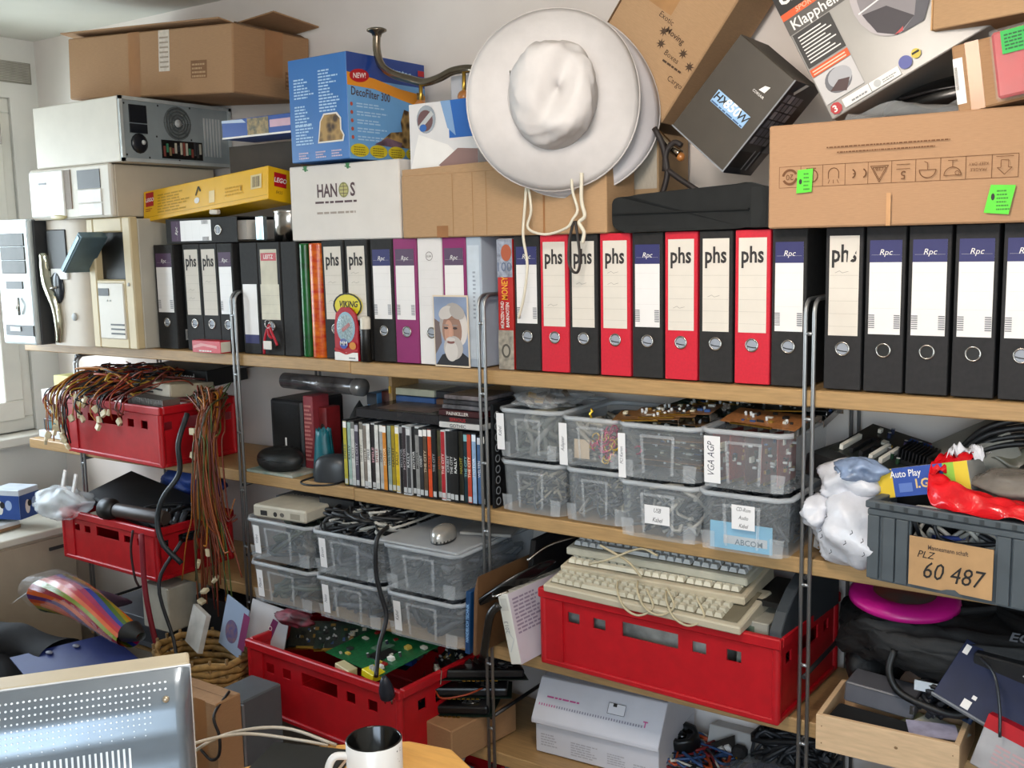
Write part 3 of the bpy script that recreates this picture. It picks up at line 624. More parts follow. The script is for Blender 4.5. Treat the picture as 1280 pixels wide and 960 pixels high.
t = carton('white_box', 'plain white box standing behind the white and blue picture box', 'box', .12, .15, .235, (-.14, .235, 1.778), (0, 0, 0), plain('#cfd0d6', .6), None, .002)
t['label'] = 'plain white box standing behind the white and blue picture box'
# coat rack of wavy tube with wooden knobs
t = thing('coat_rack', 'bent chrome tube coat rack with round wooden knobs and a flange end', 'coat rack', (0, 0, 0))
y = .095
pts = [aty(*q, y) for q in ((471, 40), (471, 62), (477, 82), (492, 93), (512, 99), (530, 103), (548, 98), (566, 89), (586, 86), (600, 90))] + [aty(620, 98, .13), aty(650, 104, .17), aty(700, 108, .175), aty(760, 125, .165), aty(800, 150, .14), aty(822, 168, .125), aty(838, 184, .12), aty(850, 193, .12)]
B().m(mat('#8d8273', .22, 1.0, .15)).tube(cable_pts(pts, 5), .0105, 12).build('wavy_tube', t)
f = pts[0]; B().m(mat('#8d8273', .22, 1.0, .15)).lathe([(.011, -.012), (.014, -.004), (.026, .002), (.026, .006), (.02, .009), (.001, .009)], 24, Matrix.Translation(f)).build('wall_flange', t)
WK = mat('#b5743a', .35, var=.15, scale=30, coat=.4)
for (px, py, qy, yy) in ((526, 104, 133, y - .003), (580, 88, 121, y - .003), (851, 194, 196, .12)):
    a = aty(px, py, yy); e = aty(px, qy, yy)
    s_ = B().m(GOLD if yy < .1 else DSTEEL).tube([a, e], .005, 8).build('peg_rod', t)
    B().m(WK).ball(e, .0165 if yy < .1 else .010, 16).build('wooden_knob', t)
# sun hats
def hat(name, label, c, R, yaw, pit, colr, crown=True, seed=1, cat='hat'):
    """hat with its crown along local -y (towards the viewer)"""
    t = thing(name, label, cat, c, (pit, 0, yaw))
    r_ = random.Random(seed); ph = [r_.uniform(0, 6.28) for _ in range(6)]
    def brim(u, v):
        a = u * 2 * pi; rr = .088 + (R - .088) * v
        wv = .010 * sin(3 * a + ph[0]) + .012 * sin(2 * a + ph[1])
        k = 1 + .04 * sin(2 * a + ph[2])
        yy = .0 + v * v * (.030 + wv * 1.2) - .004 * sin(pi * v)
        return (rr * k * cos(a), yy, rr * sin(a) * (1 + .02 * sin(a + ph[3])))
    B().m(colr).grid(brim, 64, 8).build('brim', t, 0, 1, .0022, True)
    B().m(mat('#c9c3c0', .8)).tube([V(brim(i / 64, 1.0)) for i in range(64)], .0028, 6, True).build('brim_piping', t)
    if crown:
        def cr(u, v):
            a = u * 2 * pi; s = v * pi / 2
            fold = (.0055 * sin(4 * a + 5 * v + ph[4]) + .0035 * sin(7 * a - 9 * v + ph[5]) + .004 * abs(sin(9 * a + 8 * v)) - .005 * abs(sin(6 * a - 11 * v + 1))) * sin(pi * min(1, v * 1.2))
            rr = max(.0002, (.101 * max(0, cos(s)) ** .5) + fold * (1 - v))
            dent = -.030 * math.exp(-(rr * cos(a + .5) / .030) ** 2) * sin(s) ** 4 + .008 * sin(6 * v + 2 * a) * sin(pi * v) ** 2
            return (rr * cos(a) * .94 + .014 * v, -.118 * (sin(s) ** .8) - dent, rr * sin(a) * 1.12 + .004 * v)
        B().m(colr).grid(cr, 64, 26).build('crown', t, 0, 1, .0015, True)
        B().m(colr).tube([V((.094 * cos(i / 40 * 2 * pi), -.004, .098 * sin(i / 40 * 2 * pi))) for i in range(40)], .004, 6, True).build('hat_band', t)
        e = B().m(CHROME).lathe([(.003, 0), (.003, .002), (.006, .002), (.0065, 0)], 14, Matrix.Translation((-.088, -.035, .045)) @ Matrix.Rotation(-pi / 2, 4, 'Y')).build('eyelet', t)
    return t
HATM = mat('#c8c4c3', .85, var=.03, scale=22, bump=.35)
hc = aty(691, 121, -.075)
h1 = hat('sun_hat', 'white fabric sun hat with wide brim hanging in front of the boxes', hc, .195, rad(30), rad(-3), HATM)
h2 = hat('sun_hat', 'second white sun hat, its brim showing behind the first one', aty(710, 133, -.010), .199, rad(30), rad(-1), mat('#c3bfc2', .85, var=.03, scale=14), False, 4)
# chin cords
CORD = mat('#d8d0bd', .7, var=.05)
def cord(name, label, px, y, r=.0032, m_=CORD, cat='cord', n=6):
    o = B().m(m_).tube(cable_pts([aty(a, c, y) for a, c in px], 5), r, n).build(name)
    if name != 'hat_string': return tag(o, label, cat)
    o.parent = h1; o.matrix_parent_inverse = (Matrix.Translation(h1.location) @ h1.rotation_euler.to_matrix().to_4x4()).inverted()  # the strings belong to the hat
    return o
cord('hat_string', 'white chin cord hanging from the hat at left', ((659, 218), (656, 260), (654, 295), (659, 330), (655, 370), (648, 398)), -.045)
cord('hat_string', 'white chin cord looping from the left cord to the knot', ((659, 224), (664, 262), (660, 285), (682, 293), (708, 285), (716, 274), (722, 262), (716, 240), (714, 216)), -.043)
cord('hat_string', 'white chin cord hanging from the hat right of the knot', ((727, 216), (727, 250), (731, 270), (724, 278), (730, 290), (728, 304)), -.045, .0042)
cord('string_loop', 'dark brown cord loop dangling below the hat over a file label', ((717, 276), (712, 300), (711, 325), (715, 338), (722, 340), (725, 325), (722, 295), (719, 276)), -.04, .0032, mat('#2a2320', .6))
# black bag with its strap on the rack knob
t = thing('fabric_bag', 'flat black fabric bag lying on the files below the rack', 'bag', (0.53, .075, 1.602))
def bagf(u, v):
    a = 2 * pi * u; x = .178 * (abs(cos(a)) ** .25) * (1 if cos(a) > 0 else -1); z = .044 + .043 * (abs(sin(a)) ** .3) * (1 if sin(a) > 0 else -1)
    return (x, -.072 + .144 * v + .004 * sin(7 * x * 9), z + .003 * sin(x * 60 + v * 4) + (.008 * x / .178 if z > .04 else 0))
b = B().m(mat('#121414', .85, var=.2, scale=40, bump=.2)).grid(bagf, 44, 6)
b.poly([bagf(i / 44, 0) for i in range(44)]); b.poly([bagf(i / 44, 1) for i in reversed(range(44))]); b.build('bag_body', t)
B().m(mat('#0c0d0d', .9)).box((-.17, -.077, .040), (.14, -.071, .043)).build('seam', t)
B().m(mat('#181a1a', .85)).box((.145, -.075, .004), (.183, -.068, .085)).build('end_panel', t)
b = B().m(mat('#2a2322', .6, var=.1)); inv = V((.53, .075, 1.602))
for q in (((818, 160), (828, 180), (833, 205), (834, 218), (830, 236), (824, 252)), ((831, 214), (833, 190), (843, 178), (852, 182)), ((834, 212), (850, 224), (872, 238))): b.tube([p_ - inv for p_ in cable_pts([aty(*k, .10) for k in q], 4)], .0065, 6)
b.build('strap', t)
t = thing('plastic_case', 'small dark plastic case under the black bag by the wide carton', 'case', (.565, .01, 1.6015))
# tilted carton with stamp
def tilted(name, label, cat, lfd, rfd, yf, d, h, m_, ang=None):
    a = aty(*lfd, yf); c = aty(*rfd, yf); w_ = (c - a).length; an = ang if ang is not None else -math.atan2(c.z - a.z, c.x - a.x)
    mid = (a + c) / 2; t = thing(name, label, cat, (mid.x, yf + d / 2, mid.z), (0, an, 0))
    return t, w_
bpy.data.objects.remove(t)
t, w_ = tilted('cardboard_box', 'brown cardboard box with star stamp, tilted on its corner behind the hat', 'box', (733, 76), (822, 160), .145, .17, .34, CARD, rad(37)); d = .17; h = .36
B().m(CARD).box((-w_ / 2, -d / 2, 0), (w_ / 2, d / 2, h)).build('body', t, .003)
p = face_of(w_, d, h, 'front'); STAMP = mat('#4e3a28', .8)
p.rect(.05, .20, .13, .36, mat('#ab7f50', .5))
for x, y in ((.135, .165), (.145, .14), (.205, .15), (.235, .135)):
    p.poly([(x + (.012 if i % 2 else .005) * cos(i * pi / 8), y + (.012 if i % 2 else .005) * sin(i * pi / 8)) for i in range(16)], STAMP)
p.text('Exotic', .125, .185, .012, STAMP, rot=-.06); p.text('Moving', .165, .165, .013, STAMP, rot=-.06, bold=1); p.text('Boxes', .185, .125, .012, STAMP, rot=-.04); p.para(.17, .112, .23, .122, 1, STAMP); p.text('Cargo', .225, .085, .012, STAMP)
p.done('stamp', t)
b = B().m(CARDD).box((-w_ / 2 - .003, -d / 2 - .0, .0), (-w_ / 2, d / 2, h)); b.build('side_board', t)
tag(B().m(mat('#7b6148', .85)).cbox((.30, .335, 2.04), (.15, .012, .42)).build('cardboard_sheet'), 'dark brown cardboard sheet standing upright behind the tilted star-stamped box', 'cardboard')
# power supply carton
t = thing('power_supply_box', 'dark grey power supply box marked 850W, tilted on its corner', 'box', (.567, .052, 1.768), (0, rad(42), 0)); w_, d, h = .152, .15, .222
B().m(mat('#3b352d', .5, var=.06)).box((-w_ / 2, -d / 2, 0), (w_ / 2, d / 2, h)).build('body', t, .002)
p = face_of(w_, d, h, 'front'); PB = plain('#8fb4d8')
p.rect(.035, .088, .125, .116, PB); p.text('HX', .052, .097, .016, INK, bold=2, shear=.15); p.text('850', .082, .097, .019, WHITE, bold=2, shear=.15); p.text('W', .111, .097, .017, INK, bold=1, shear=.15); p.para(.037, .089, .123, .094, 1, plain('#34517a'), .6, 2, 0)
p.poly([(.103, .165), (.117, .167), (.120, .182), (.109, .178)], WHITE); p.text('CORSAIR', .108, .156, .005, WHITE); p.rect(0, 0, w_, .003, GREY); p.rect(w_ - .003, 0, w_, h, GREY); p.done('front_print', t)
p = face_of(w_, d, h, 'right'); p.rect(0, 0, d, h, mat('#22252c', .3)); p.rect(.005, .015, .07, .055, BLK)
for i in range(4): p.rect(.07 + i * .012, .012, .076 + i * .012, .06, BLK if i % 2 else LGREY)
for i in range(4):
    for j in range(6): p.rect(.01 + i * .022, .075 + j * .02, .029 + i * .022, .092 + j * .02, mat('#6d6e78' if (i + j) % 3 else '#8b8b94', .3))
p.rect(.10, .06, .148, .12, mat('#56616e', .3)); p.poly([(.02, .20), (.05, .222), (.07, .222), (.03, .195)], LGREY); p.done('side_print', t)
# helmet carton
t, w_ = tilted('helmet_box', 'tall grey printed motorcycle helmet carton leaning at an angle', 'box', (1040, 150), (1205, 51), .055, .22, .33, WHITE, rad(-27)); d, h = .24, .34
o_ = V((w_ / 2 * 0, 0, 0))
B().m(mat('#9c9994', .3, var=.02)).box((-w_ / 2, -.11, 0), (w_ / 2 + .08, .13, h)).build('body', t, .002)
p = Pr((-w_ / 2, -.11, 0)); W_ = w_ + .08; DG = mat('#55524f', .35); ORG = plain('#d8592a'); K = plain('#252322')
p.rect(0, .235, .14, h, K); p.rect(0, .222, .15, .236, ORG); p.text('CRIVIT', .008, .252, .026, WHITE, bold=3, shear=.25, al='L', sx=.9); p.text('SPORTS', .055, .2255, .010, plain('#f0b090'), bold=1, shear=.2); p.poly([(.01, .29), (.09, .297), (.09, .302), (.01, .302)], ORG)
p.rect(0, .19, .20, .222, DG); p.text('Klapphelm', .012, .196, .021, WHITE, bold=1, al='L', sx=.9)
p.rect(.004, .112, .085, .188, plain('#3a3837')); 
for i in range(9): p.rect(.012, .120 + i * .007, .078 - (i % 3) * .008, .1225 + i * .007, WHITE)
p.rect(.004, .092, .085, .108, ORG)
for i in range(2): p.rect(.008, .095 + i * .006, .078, .0975 + i * .006, plain('#f5c8b0'))
p.rect(.004, .03, .085, .090, plain('#c4c2c2'))
p.ell(.045, .062, .027, .025, plain('#6a6b70')); p.ell(.05, .066, .024, .020, plain('#a8a9ae')); p.poly([(.022, .05), (.05, .035), (.066, .055), (.045, .062)], plain('#4b3838'))
HE = plain('#847f82'); p.ell(.185, .155, .062, .080, plain('#b1aaac')); p.ell(.19, .15, .055, .072, HE); p.poly([(.135, .145), (.18, .135), (.215, .09), (.175, .075), (.145, .10)], plain('#3f3a3f')); p.poly([(.215, .09), (.245, .14), (.25, .10), (.225, .072), (.18, .074)], plain('#55545a')); p.line([(.13, .15), (.19, .155), (.245, .19)], .003, plain('#e0dcdc')); p.poly([(.17, .078), (.19, .084), (.186, .076)], RED)
p.ell(.018, .015, .012, .012, RED, n=8); p.text('3', .016, .009, .013, WHITE, bold=2)
p.rect(.034, .006, .15, .024, WHITE); p.line([(.09, .006), (.09, .024)], .001, INK); p.ell(.105, .015, .007, .007, LGREY); p.para(.05, .010, .085, .018, 1, GREY); p.para(.115, .010, .145, .018, 2, GREY)
p.ell(.165, .022, .0125, .0125, plain('#5a5f9c')); p.ell(.188, .026, .009, .009, plain('#c8b446')); p.rect(.181, .026, .195, .030, INK)
p.done('front_print', t)
# dark things behind
t = thing('black_pouch', 'glossy black padded pouch lying on the wide carton under the helmet box', 'pouch', (1.03, .19, 1.802))
B().m(mat('#0b0b0c', .25, var=.2, scale=8, bump=.2)).grid(lambda u, v: (.13 * cos(2 * pi * u) * sin(pi * v) * 1.15, .09 * sin(2 * pi * u) * sin(pi * v), .045 - .045 * cos(pi * v) + .02 * sin(pi * v) * cos(2 * pi * u)), 28, 14).build('pouch_body', t)
B().m(mat('#1a1a1c', .3)).tube(cable_pts([(-.10, -.07, .045), (-.02, -.088, .055), (.07, -.075, .062), (.12, -.03, .07)]), .003).build('zip', t)
tag(B().m(FILM).grid(lambda u, v: (.86 + .24 * u, -.005 + .05 * v, 1.8025 + .022 * v + .012 * sin(u * 9 + v * 5) * v + .05 * max(0, u - .6) * v), 18, 5).build('plastic_sleeve'), 'crumpled clear plastic sleeve on the wide carton', 'plastic sheet')
# brown carton with green-tagged red packet
t = thing('cardboard_box', 'small brown cardboard box with tape and a white strip on the wide carton', 'box', (1.187, .04, 1.812), (0, rad(-8), rad(-3))); w_, d, h = .235, .14, .118
B().m(CARD2).box((-w_ / 2, -d / 2, 0), (w_ / 2, d / 2, h)).build('body', t, .003)
p = face_of(w_, d, h, 'front'); p.rect(.022, 0, .045, h, mat('#a4703f', .3)); p.rect(.0, .015, .016, .095, WHITE); p.bars(.001, .04, .006, .08, INK, 5); p.done('tape_strip', t)
t = thing('red_packet', 'red and clear packet with a green tag leaning on the small box', 'packet', (1.205, -.048, 1.822), (rad(-6), rad(-9), 0))
B().m(RED).box((-.07, -.006, 0), (.09, .006, .115)).build('packet_body', t, .004)
B().m(FILM2).box((-.073, -.009, -.003), (.093, .007, .118)).build('clear_wrapper', t, .002)
p = Pr((-.07, -.0095, 0)); p.rect(.015, .072, .075, .112, plain('#2aa84a')); p.para(.02, .078, .06, .108, 5, plain('#145c2c'), .5, 3); p.ell(.066, .090, .004, .007, INK); p.poly([(.05, .02), (.16, .03), (.16, .06), (.05, .065)], mat('#a09484', .4, var=.2, scale=70)); p.text('7,99', .10, .038, .02, plain('#6b5f52')); p.done('tag_print', t)
# carton bottom jutting in at the top
A = atz(1165, 38, 1.955); t = thing('cardboard_box', 'brown cardboard box at the top edge, resting on the helmet carton', 'box', (A.x, A.y, 1.955), (0, 0, rad(-20)))
B().m(CARD).box((0, 0, 0), (.26, .16, .15)).build('body', t, .002)
B().m(mat('#c49a6a', .8)).cbox((-.0015, .08, .075), (.003, .16, .15)).build('side_flap', t)
# wide carton with handling marks
w_, d, h, l_ = FB(.722, 1.262, -.03, .27, 1.602, 1.800)
t = carton('cardboard_box', 'wide brown cardboard box with a row of handling symbols and green stickers', 'box', w_, d, h, l_, (0, 0, 0), mat('#ab8462', .8, var=.04, scale=60, stretch=(1, 1, 12)), None, .003)
p = face_of(w_, d, h, 'front'); MK = mat('#6b4426', .8); x0 = .022; cw = .0425
y0, y1 = .078, .118
for i in range(10):
    x = x0 + i * cw; p.frame(x, y0, x + cw, y1, .0009, MK)
def cx(i): return x0 + (i + .5) * cw
ym = (y0 + y1) / 2
p.ring(cx(0), ym, .011, .0155, MK, .4, 3.0); p.ring(cx(0), ym, .011, .0155, MK, 3.6, 6.1); p.text('20', cx(0), ym + .005, .011, MK, rot=pi)
p.ring(cx(1), ym, .011, .013, MK); p.para(cx(1) - .01, y1 - .007, cx(1) + .01, y1 - .002, 1, MK)
p.ring(cx(2), ym + .003, .009, .0105, MK, 0, pi); p.line([(cx(2) - .0097, ym + .003), (cx(2) - .0097, ym - .007)], .0014, MK); p.line([(cx(2) + .0097, ym + .003), (cx(2) + .0097, ym - .007)], .0014, MK)
for k in (-1, 0, 1): p.line([(cx(2) + k * .007, ym - .009), (cx(2) + k * .010, ym - .016)], .001, MK)
for k in (-1, 1): p.ring(cx(3) + k * .010, ym, .007, .0095, MK, pi / 2 if 0 else -pi / 2 + .4 + pi * 0, pi / 2 - .4)
p.line([(cx(3) - .006, ym), (cx(3) - .001, ym)], .0018, MK)
for k in (.016, .012): p.line([(cx(4) - k, ym + k * .75), (cx(4) + k, ym + k * .75), (cx(4), ym - k * 1.1), (cx(4) - k, ym + k * .75)], .0012, MK)
p.text('CFB', cx(4), ym + .009, .006, MK, rot=pi); p.text('5', cx(5), ym, .015, MK, rot=pi); p.line([(cx(5) - .012, ym + .004), (cx(5) + .012, ym + .004)], .001, MK); p.line([(cx(5) - .012, ym + .012), (cx(5) + .012, ym + .012)], .001, MK)
p.ring(cx(6), ym, .0135, .015, MK, pi, 2 * pi); p.line([(cx(6) - .015, ym), (cx(6) + .015, ym)], .0012, MK); p.line([(cx(6), ym), (cx(6), ym + .012), (cx(6) - .006, ym + .015)], .0012, MK)
p.ring(cx(7), ym - .012, .0135, .015, MK, 0, pi); p.line([(cx(7) - .015, ym - .012), (cx(7) + .015, ym - .012)], .0012, MK); p.line([(cx(7), ym + .003), (cx(7), ym + .014)], .0012, MK); p.line([(cx(7) - .008, ym + .014), (cx(7) + .008, ym + .014)], .0012, MK); p.ring(cx(7) + .008, ym - .008, .003, .004, MK)
p.text('FRAGILE', cx(8), ym - .002, .0052, MK, rot=pi); p.text('KEEP DRY', cx(8), ym + .008, .0052, MK, rot=pi)
x = cx(9); p.line([(x - .006, ym + .010), (x - .006, ym - .003), (x - .012, ym - .003), (x, ym - .015), (x + .012, ym - .003), (x + .006, ym - .003), (x + .006, ym + .010), (x - .006, ym + .010)], .0011, MK); p.line([(x - .014, y1 - .004), (x + .014, y1 - .004)], .0011, MK)
for yy, a, c in ((.148, .115, .335), (.138, .135, .31)):
    p.para(a, yy, c, yy + .004, 1, MK, .6, int(yy * 999), 0, (.012, .035, .007))
p.poly([(.058, .066), (.088, .068), (.090, .112), (.060, .110)], GREEN); p.para(.072, .072, .086, .108, 5, plain('#2c7a18'), .4, 2); p.ell(.066, .088, .003, .005, INK)
p.poly([(.395, .018), (.435, .014), (.445, .064), (.405, .066)], GREEN); p.para(.415, .022, .438, .060, 6, plain('#2c7a18'), .4, 2); p.ell(.409, .045, .003, .006, INK)
p.rect(.228, 0, .236, .06, mat('#c1905f', .5)); p.done('handling_marks', t)
tag(B().m(BLK).box((.565, .002, 1.6012), (.72, .0, 1.6032)).build('dummy'), 'x', 'x')
bpy.data.objects.remove(bpy.data.objects['dummy'])
# things standing before the files
t = thing('small_carton', 'small red box lying in front of the black files at left', 'box', (-1.005, -.02 + .005, Z1 + .001))
o = t; t.location = (-.985, -.005, Z1 + .001)
B().m(mat('#c02333', .35, var=.1)).box((-.062, -.022, 0), (.062, .018, .036)).build('body', t, .001)
p = Pr((-.062, -.022, 0)); p.poly([(.005, .012), (.05, .02), (.11, .014), (.11, .022), (.04, .028), (.005, .02)], plain('#e0a0a0')); p.para(.03, .004, .09, .012, 1, WHITE); p.done('front_print', t)
p = Pr((.062, -.022, 0), (0, 1, 0)); p.rect(.002, .003, .038, .033, plain('#cfc9b8')); p.done('end_label', t)
t = thing('red_lanyard', 'red lanyard with a small tag hanging from a file ring', 'lanyard', (-.75, .010, Z1))
b = B().m(mat('#b3122a', .6)); 
for q in (((0, -.004, .088), (-.012, -.008, .06), (-.022, -.006, .03), (-.026, -.004, .004)), ((.0, -.004, .088), (.012, -.008, .07), (.022, -.007, .05), (.030, -.005, .03)), ((-.004, -.004, .085), (.004, -.01, .06), (.014, -.008, .05))): b.tube(cable_pts(q), .004, 6)
b.build('strap', t); B().m(PAPER).box((-.02, -.012, .018), (.012, -.008, .042)).build('paper_tag', t, .001); B().m(CHROME).tube([(.012 * cos(i * .628), -.008, .09 + .012 * sin(i * .628)) for i in range(10)], .0015, 6, True).build('key_ring', t)
t = thing('toy_viewer', 'red blister card toy with a round blue dial standing on the board edge', 'toy', (-.449, -.004 + .012, Z1 + .0005))
t.location = (-.452, .008, Z1 + .0005)
b = B().m(plain('#a81b2c', .3)).prism([(-.042, 0), (.042, 0), (.042, .09), (.035, .125), (.015, .142), (-.015, .142), (-.035, .125), (-.042, .09)], -.006, .0); b.build('backing_card', t)
p = Pr((0, -.006, 0)); p.ell(0, .088, .033, .042, plain('#7fb0c4')); p.ell(0, .088, .026, .034, mat('#9db9bf', .3, var=.3, scale=160))
for i in range(14): p.line([(.008 * cos(i * .449), .088 + .01 * sin(i * .449)), (.025 * cos(i * .449), .088 + .033 * sin(i * .449))], .0016, plain('#5d8b99'))
p.line([(-.012, .08), (.016, .098)], .010, RED); p.ell(-.008, .045, .015, .014, plain('#3c4f9c')); p.text('MM', -.008, .04, .012, WHITE, bold=1); p.ell(.024, .04, .012, .010, plain('#c9822a')); p.rect(-.042, 0, .042, .022, WHITE); p.line([(-.042, .03), (0, .018), (.042, .03)], .006, RED); p.para(.01, .005, .034, .014, 1, GREY); p.done('card_print', t)
B().m(mat('#dfe6e8', .1, alpha=.25)).ball((0, -.006, .088), .034, 14, (1, .3, 1.2)).build('blister', t)
tt = thing('price_tag', 'yellow oval sticker with a black rim leaning on the files above the red toy', 'sticker', (-.452, .0135, Z1 + .146))
M = Matrix.Rotation(pi / 2, 4, 'X')
B().m(plain('#d8c81e', .4)).prism([(.052 * cos(i * .262), .034 * sin(i * .262)) for i in range(24)], -.002, .0006).build('sticker_body', tt)
p = Pr((0, -.002, 0)); p.ring(0, 0, .046, .052, INK); p.b.v = [tuple(V((v[0], v[1], v[2] * .66))) for v in p.b.v]; p.text('VIKING', .002, -.003, .016, INK, bold=2, shear=.25, sx=.9); p.text('DIRECT', .004, -.019, .009, INK, shear=.2); p.done('sticker_print', tt)
t = thing('glue_stick', 'black glue stick with a cream cap beside the red blister toy', 'glue stick', (-.384, -.004 + .004, Z1 + .001)); t.location = (-.382, .000 + .002, Z1 + .001)
B().m(BLK).lathe([(.014, 0), (.014, .085), (.0125, .088)], 18, None, True).build('tube_body', t); B().m(CREAM).lathe([(.0135, .086), (.0135, .112), (.011, .118), (.001, .118)], 18).build('cap', t)
# portrait photograph
t = thing('portrait_photo', 'portrait photograph of a grey-bearded person leaning on the files', 'photograph', (-.093, .0095, Z1 + .001), (rad(1.2), 0, 0))
t.location = (-.098, .006, Z1 + .0005)
B().m(plain('#dcc9b0', .3)).box((-.054, -.0035, 0), (.054, -.001, .178)).build('print_card', t)
p = Pr((0, -.0035, 0)); SK = plain('#94705f'); HR = plain('#a39b96')
p.rect(-.051, .004, .051, .174, mat('#8b99b4', .3, var=.15, scale=8)); p.poly([(-.05, .004), (.051, .004), (.051, .025), (.02, .045), (-.03, .03)], plain('#1e1c20')); p.poly([(-.051, .03), (-.03, .06), (-.033, .11), (-.051, .12)], plain('#6a5a58'))
p.ell(.008, .105, .043, .055, HR); p.ell(.004, .092, .031, .046, SK); p.ell(.03, .10, .022, .045, plain('#cfc6c0')); p.ell(.008, .09, .026, .042, SK); p.ell(-.006, .085, .014, .032, plain('#bb8d76'))
p.ell(.006, .048, .030, .030, plain('#b3aaa4')); p.ell(.0, .04, .02, .026, plain('#c8c0ba')); p.ell(-.001, .062, .012, .004, plain('#7a4a44')); p.ell(-.001, .069, .014, .005, plain('#c9c0ba'))
for x in (-.014, .014): p.ell(x, .097, .007, .003, plain('#3c2c2a')); p.ell(x, .104, .009, .002, plain('#8e7f78'))
p.poly([(-.004, .098), (.003, .098), (.005, .076), (-.007, .076)], plain('#c4937c')); p.ell(-.012, .135, .024, .016, plain('#c2bab4'), a=.4); p.ell(.022, .137, .024, .017, plain('#a59c96'), a=-.4); p.line([(-.02, .118), (.02, .119)], .0012, plain('#8c6150')); p.done('portrait_print', t)
# ------------------------------------------------------------------ builders for crates, clear boxes, cards, tangles
def wall_cells(b, L, H, th, holes, fn):
    """wall of length L (u from -L/2), height H with rectangular holes (u0,z0,u1,z1); fn maps (u, t, z) to a point"""
    us = sorted({-L / 2, L / 2, *[h[0] for h in holes], *[h[2] for h in holes]}); zs = sorted({0, H, *[h[1] for h in holes], *[h[3] for h in holes]})
    for u0, u1 in zip(us[:-1], us[1:]):
        for z0, z1 in zip(zs[:-1], zs[1:]):
            c, d = (u0 + u1) / 2, (z0 + z1) / 2
            if any(h[0] < c < h[2] and h[1] < d < h[3] for h in holes): continue
            k = len(b.v); b.v += [fn(u, t, z) for t in (0, th) for u, z in ((u0, z0), (u1, z0), (u1, z1), (u0, z1))]
            for q in ((0, 1, 2, 3), (7, 6, 5, 4), (0, 4, 5, 1), (1, 5, 6, 2), (2, 6, 7, 3), (3, 7, 4, 0)): b.face(tuple(k + i for i in q))
def crate(name, label, w_, d, h, loc, rz=0, mt=RED, group='red stacking crates'):
    t = thing(name, label, 'crate', loc, (0, 0, rz), group)
    hz0, hz1 = h * .60, h * .76; th = .004; s = w_ / .6
    LH = [(-.075 * s, hz0, .065 * s, hz1 + .004)] + [(x * s - .0165, hz0 + .002, x * s + .0165, hz1 - .003) for x in (-.205, -.135, .115, .195)]
    SH = [(-.06, hz0, .06, hz1 + .004), (-.125, hz0 + .002, -.095, hz1 - .003), (.095, hz0 + .002, .125, hz1 - .003)]
    b = B().m(mt)
    i_ = .010
    wall_cells(b, w_ - .02, h - .004, th, LH, lambda u, q, z: (u, -d / 2 + i_ + q, z)); wall_cells(b, w_ - .02, h - .004, th, LH, lambda u, q, z: (-u, d / 2 - i_ - q, z))
    wall_cells(b, d - .02, h - .004, th, SH, lambda u, q, z: (w_ / 2 - i_ - q, u, z)); wall_cells(b, d - .02, h - .004, th, SH, lambda u, q, z: (-w_ / 2 + i_ + q, -u, z))
    b.box((-w_ / 2 + i_, -d / 2 + i_, 0), (w_ / 2 - i_, d / 2 - i_, .006)); b.build('crate_walls', t)
    b = B().m(mt); o = .024
    for z0, z1, e in ((h - o, h, 0.0), (0.0, .014, .004)):
        for a, c in (((-w_ / 2 + e, -d / 2 + e), (w_ / 2 - e, -d / 2 + .016)), ((-w_ / 2 + e, d / 2 - .016), (w_ / 2 - e, d / 2 - e)), ((-w_ / 2 + e, -d / 2 + .016), (-w_ / 2 + .016, d / 2 - .016)), ((w_ / 2 - .016, -d / 2 + .016), (w_ / 2 - e, d / 2 - .016))):
            b.box((*a, z0), (*c, z1))
    b.build('rim', t, .003)
    for sx in (-1, 1):
        for sy in (-1, 1):
            b = B().m(mt); x, y = sx * (w_ / 2 - .012), sy * (d / 2 - .012)
            b.lathe([(.010, .008), (.010, h - .01)], 12, Matrix.Translation((x, y, 0))); b.box((min(x, x - sx * .055), y + sy * .0 - .004 + sy * .002, .012), (max(x, x - sx * .055), y + .004 + sy * .002, h - .02)); b.build('corner_post', t)
    return t
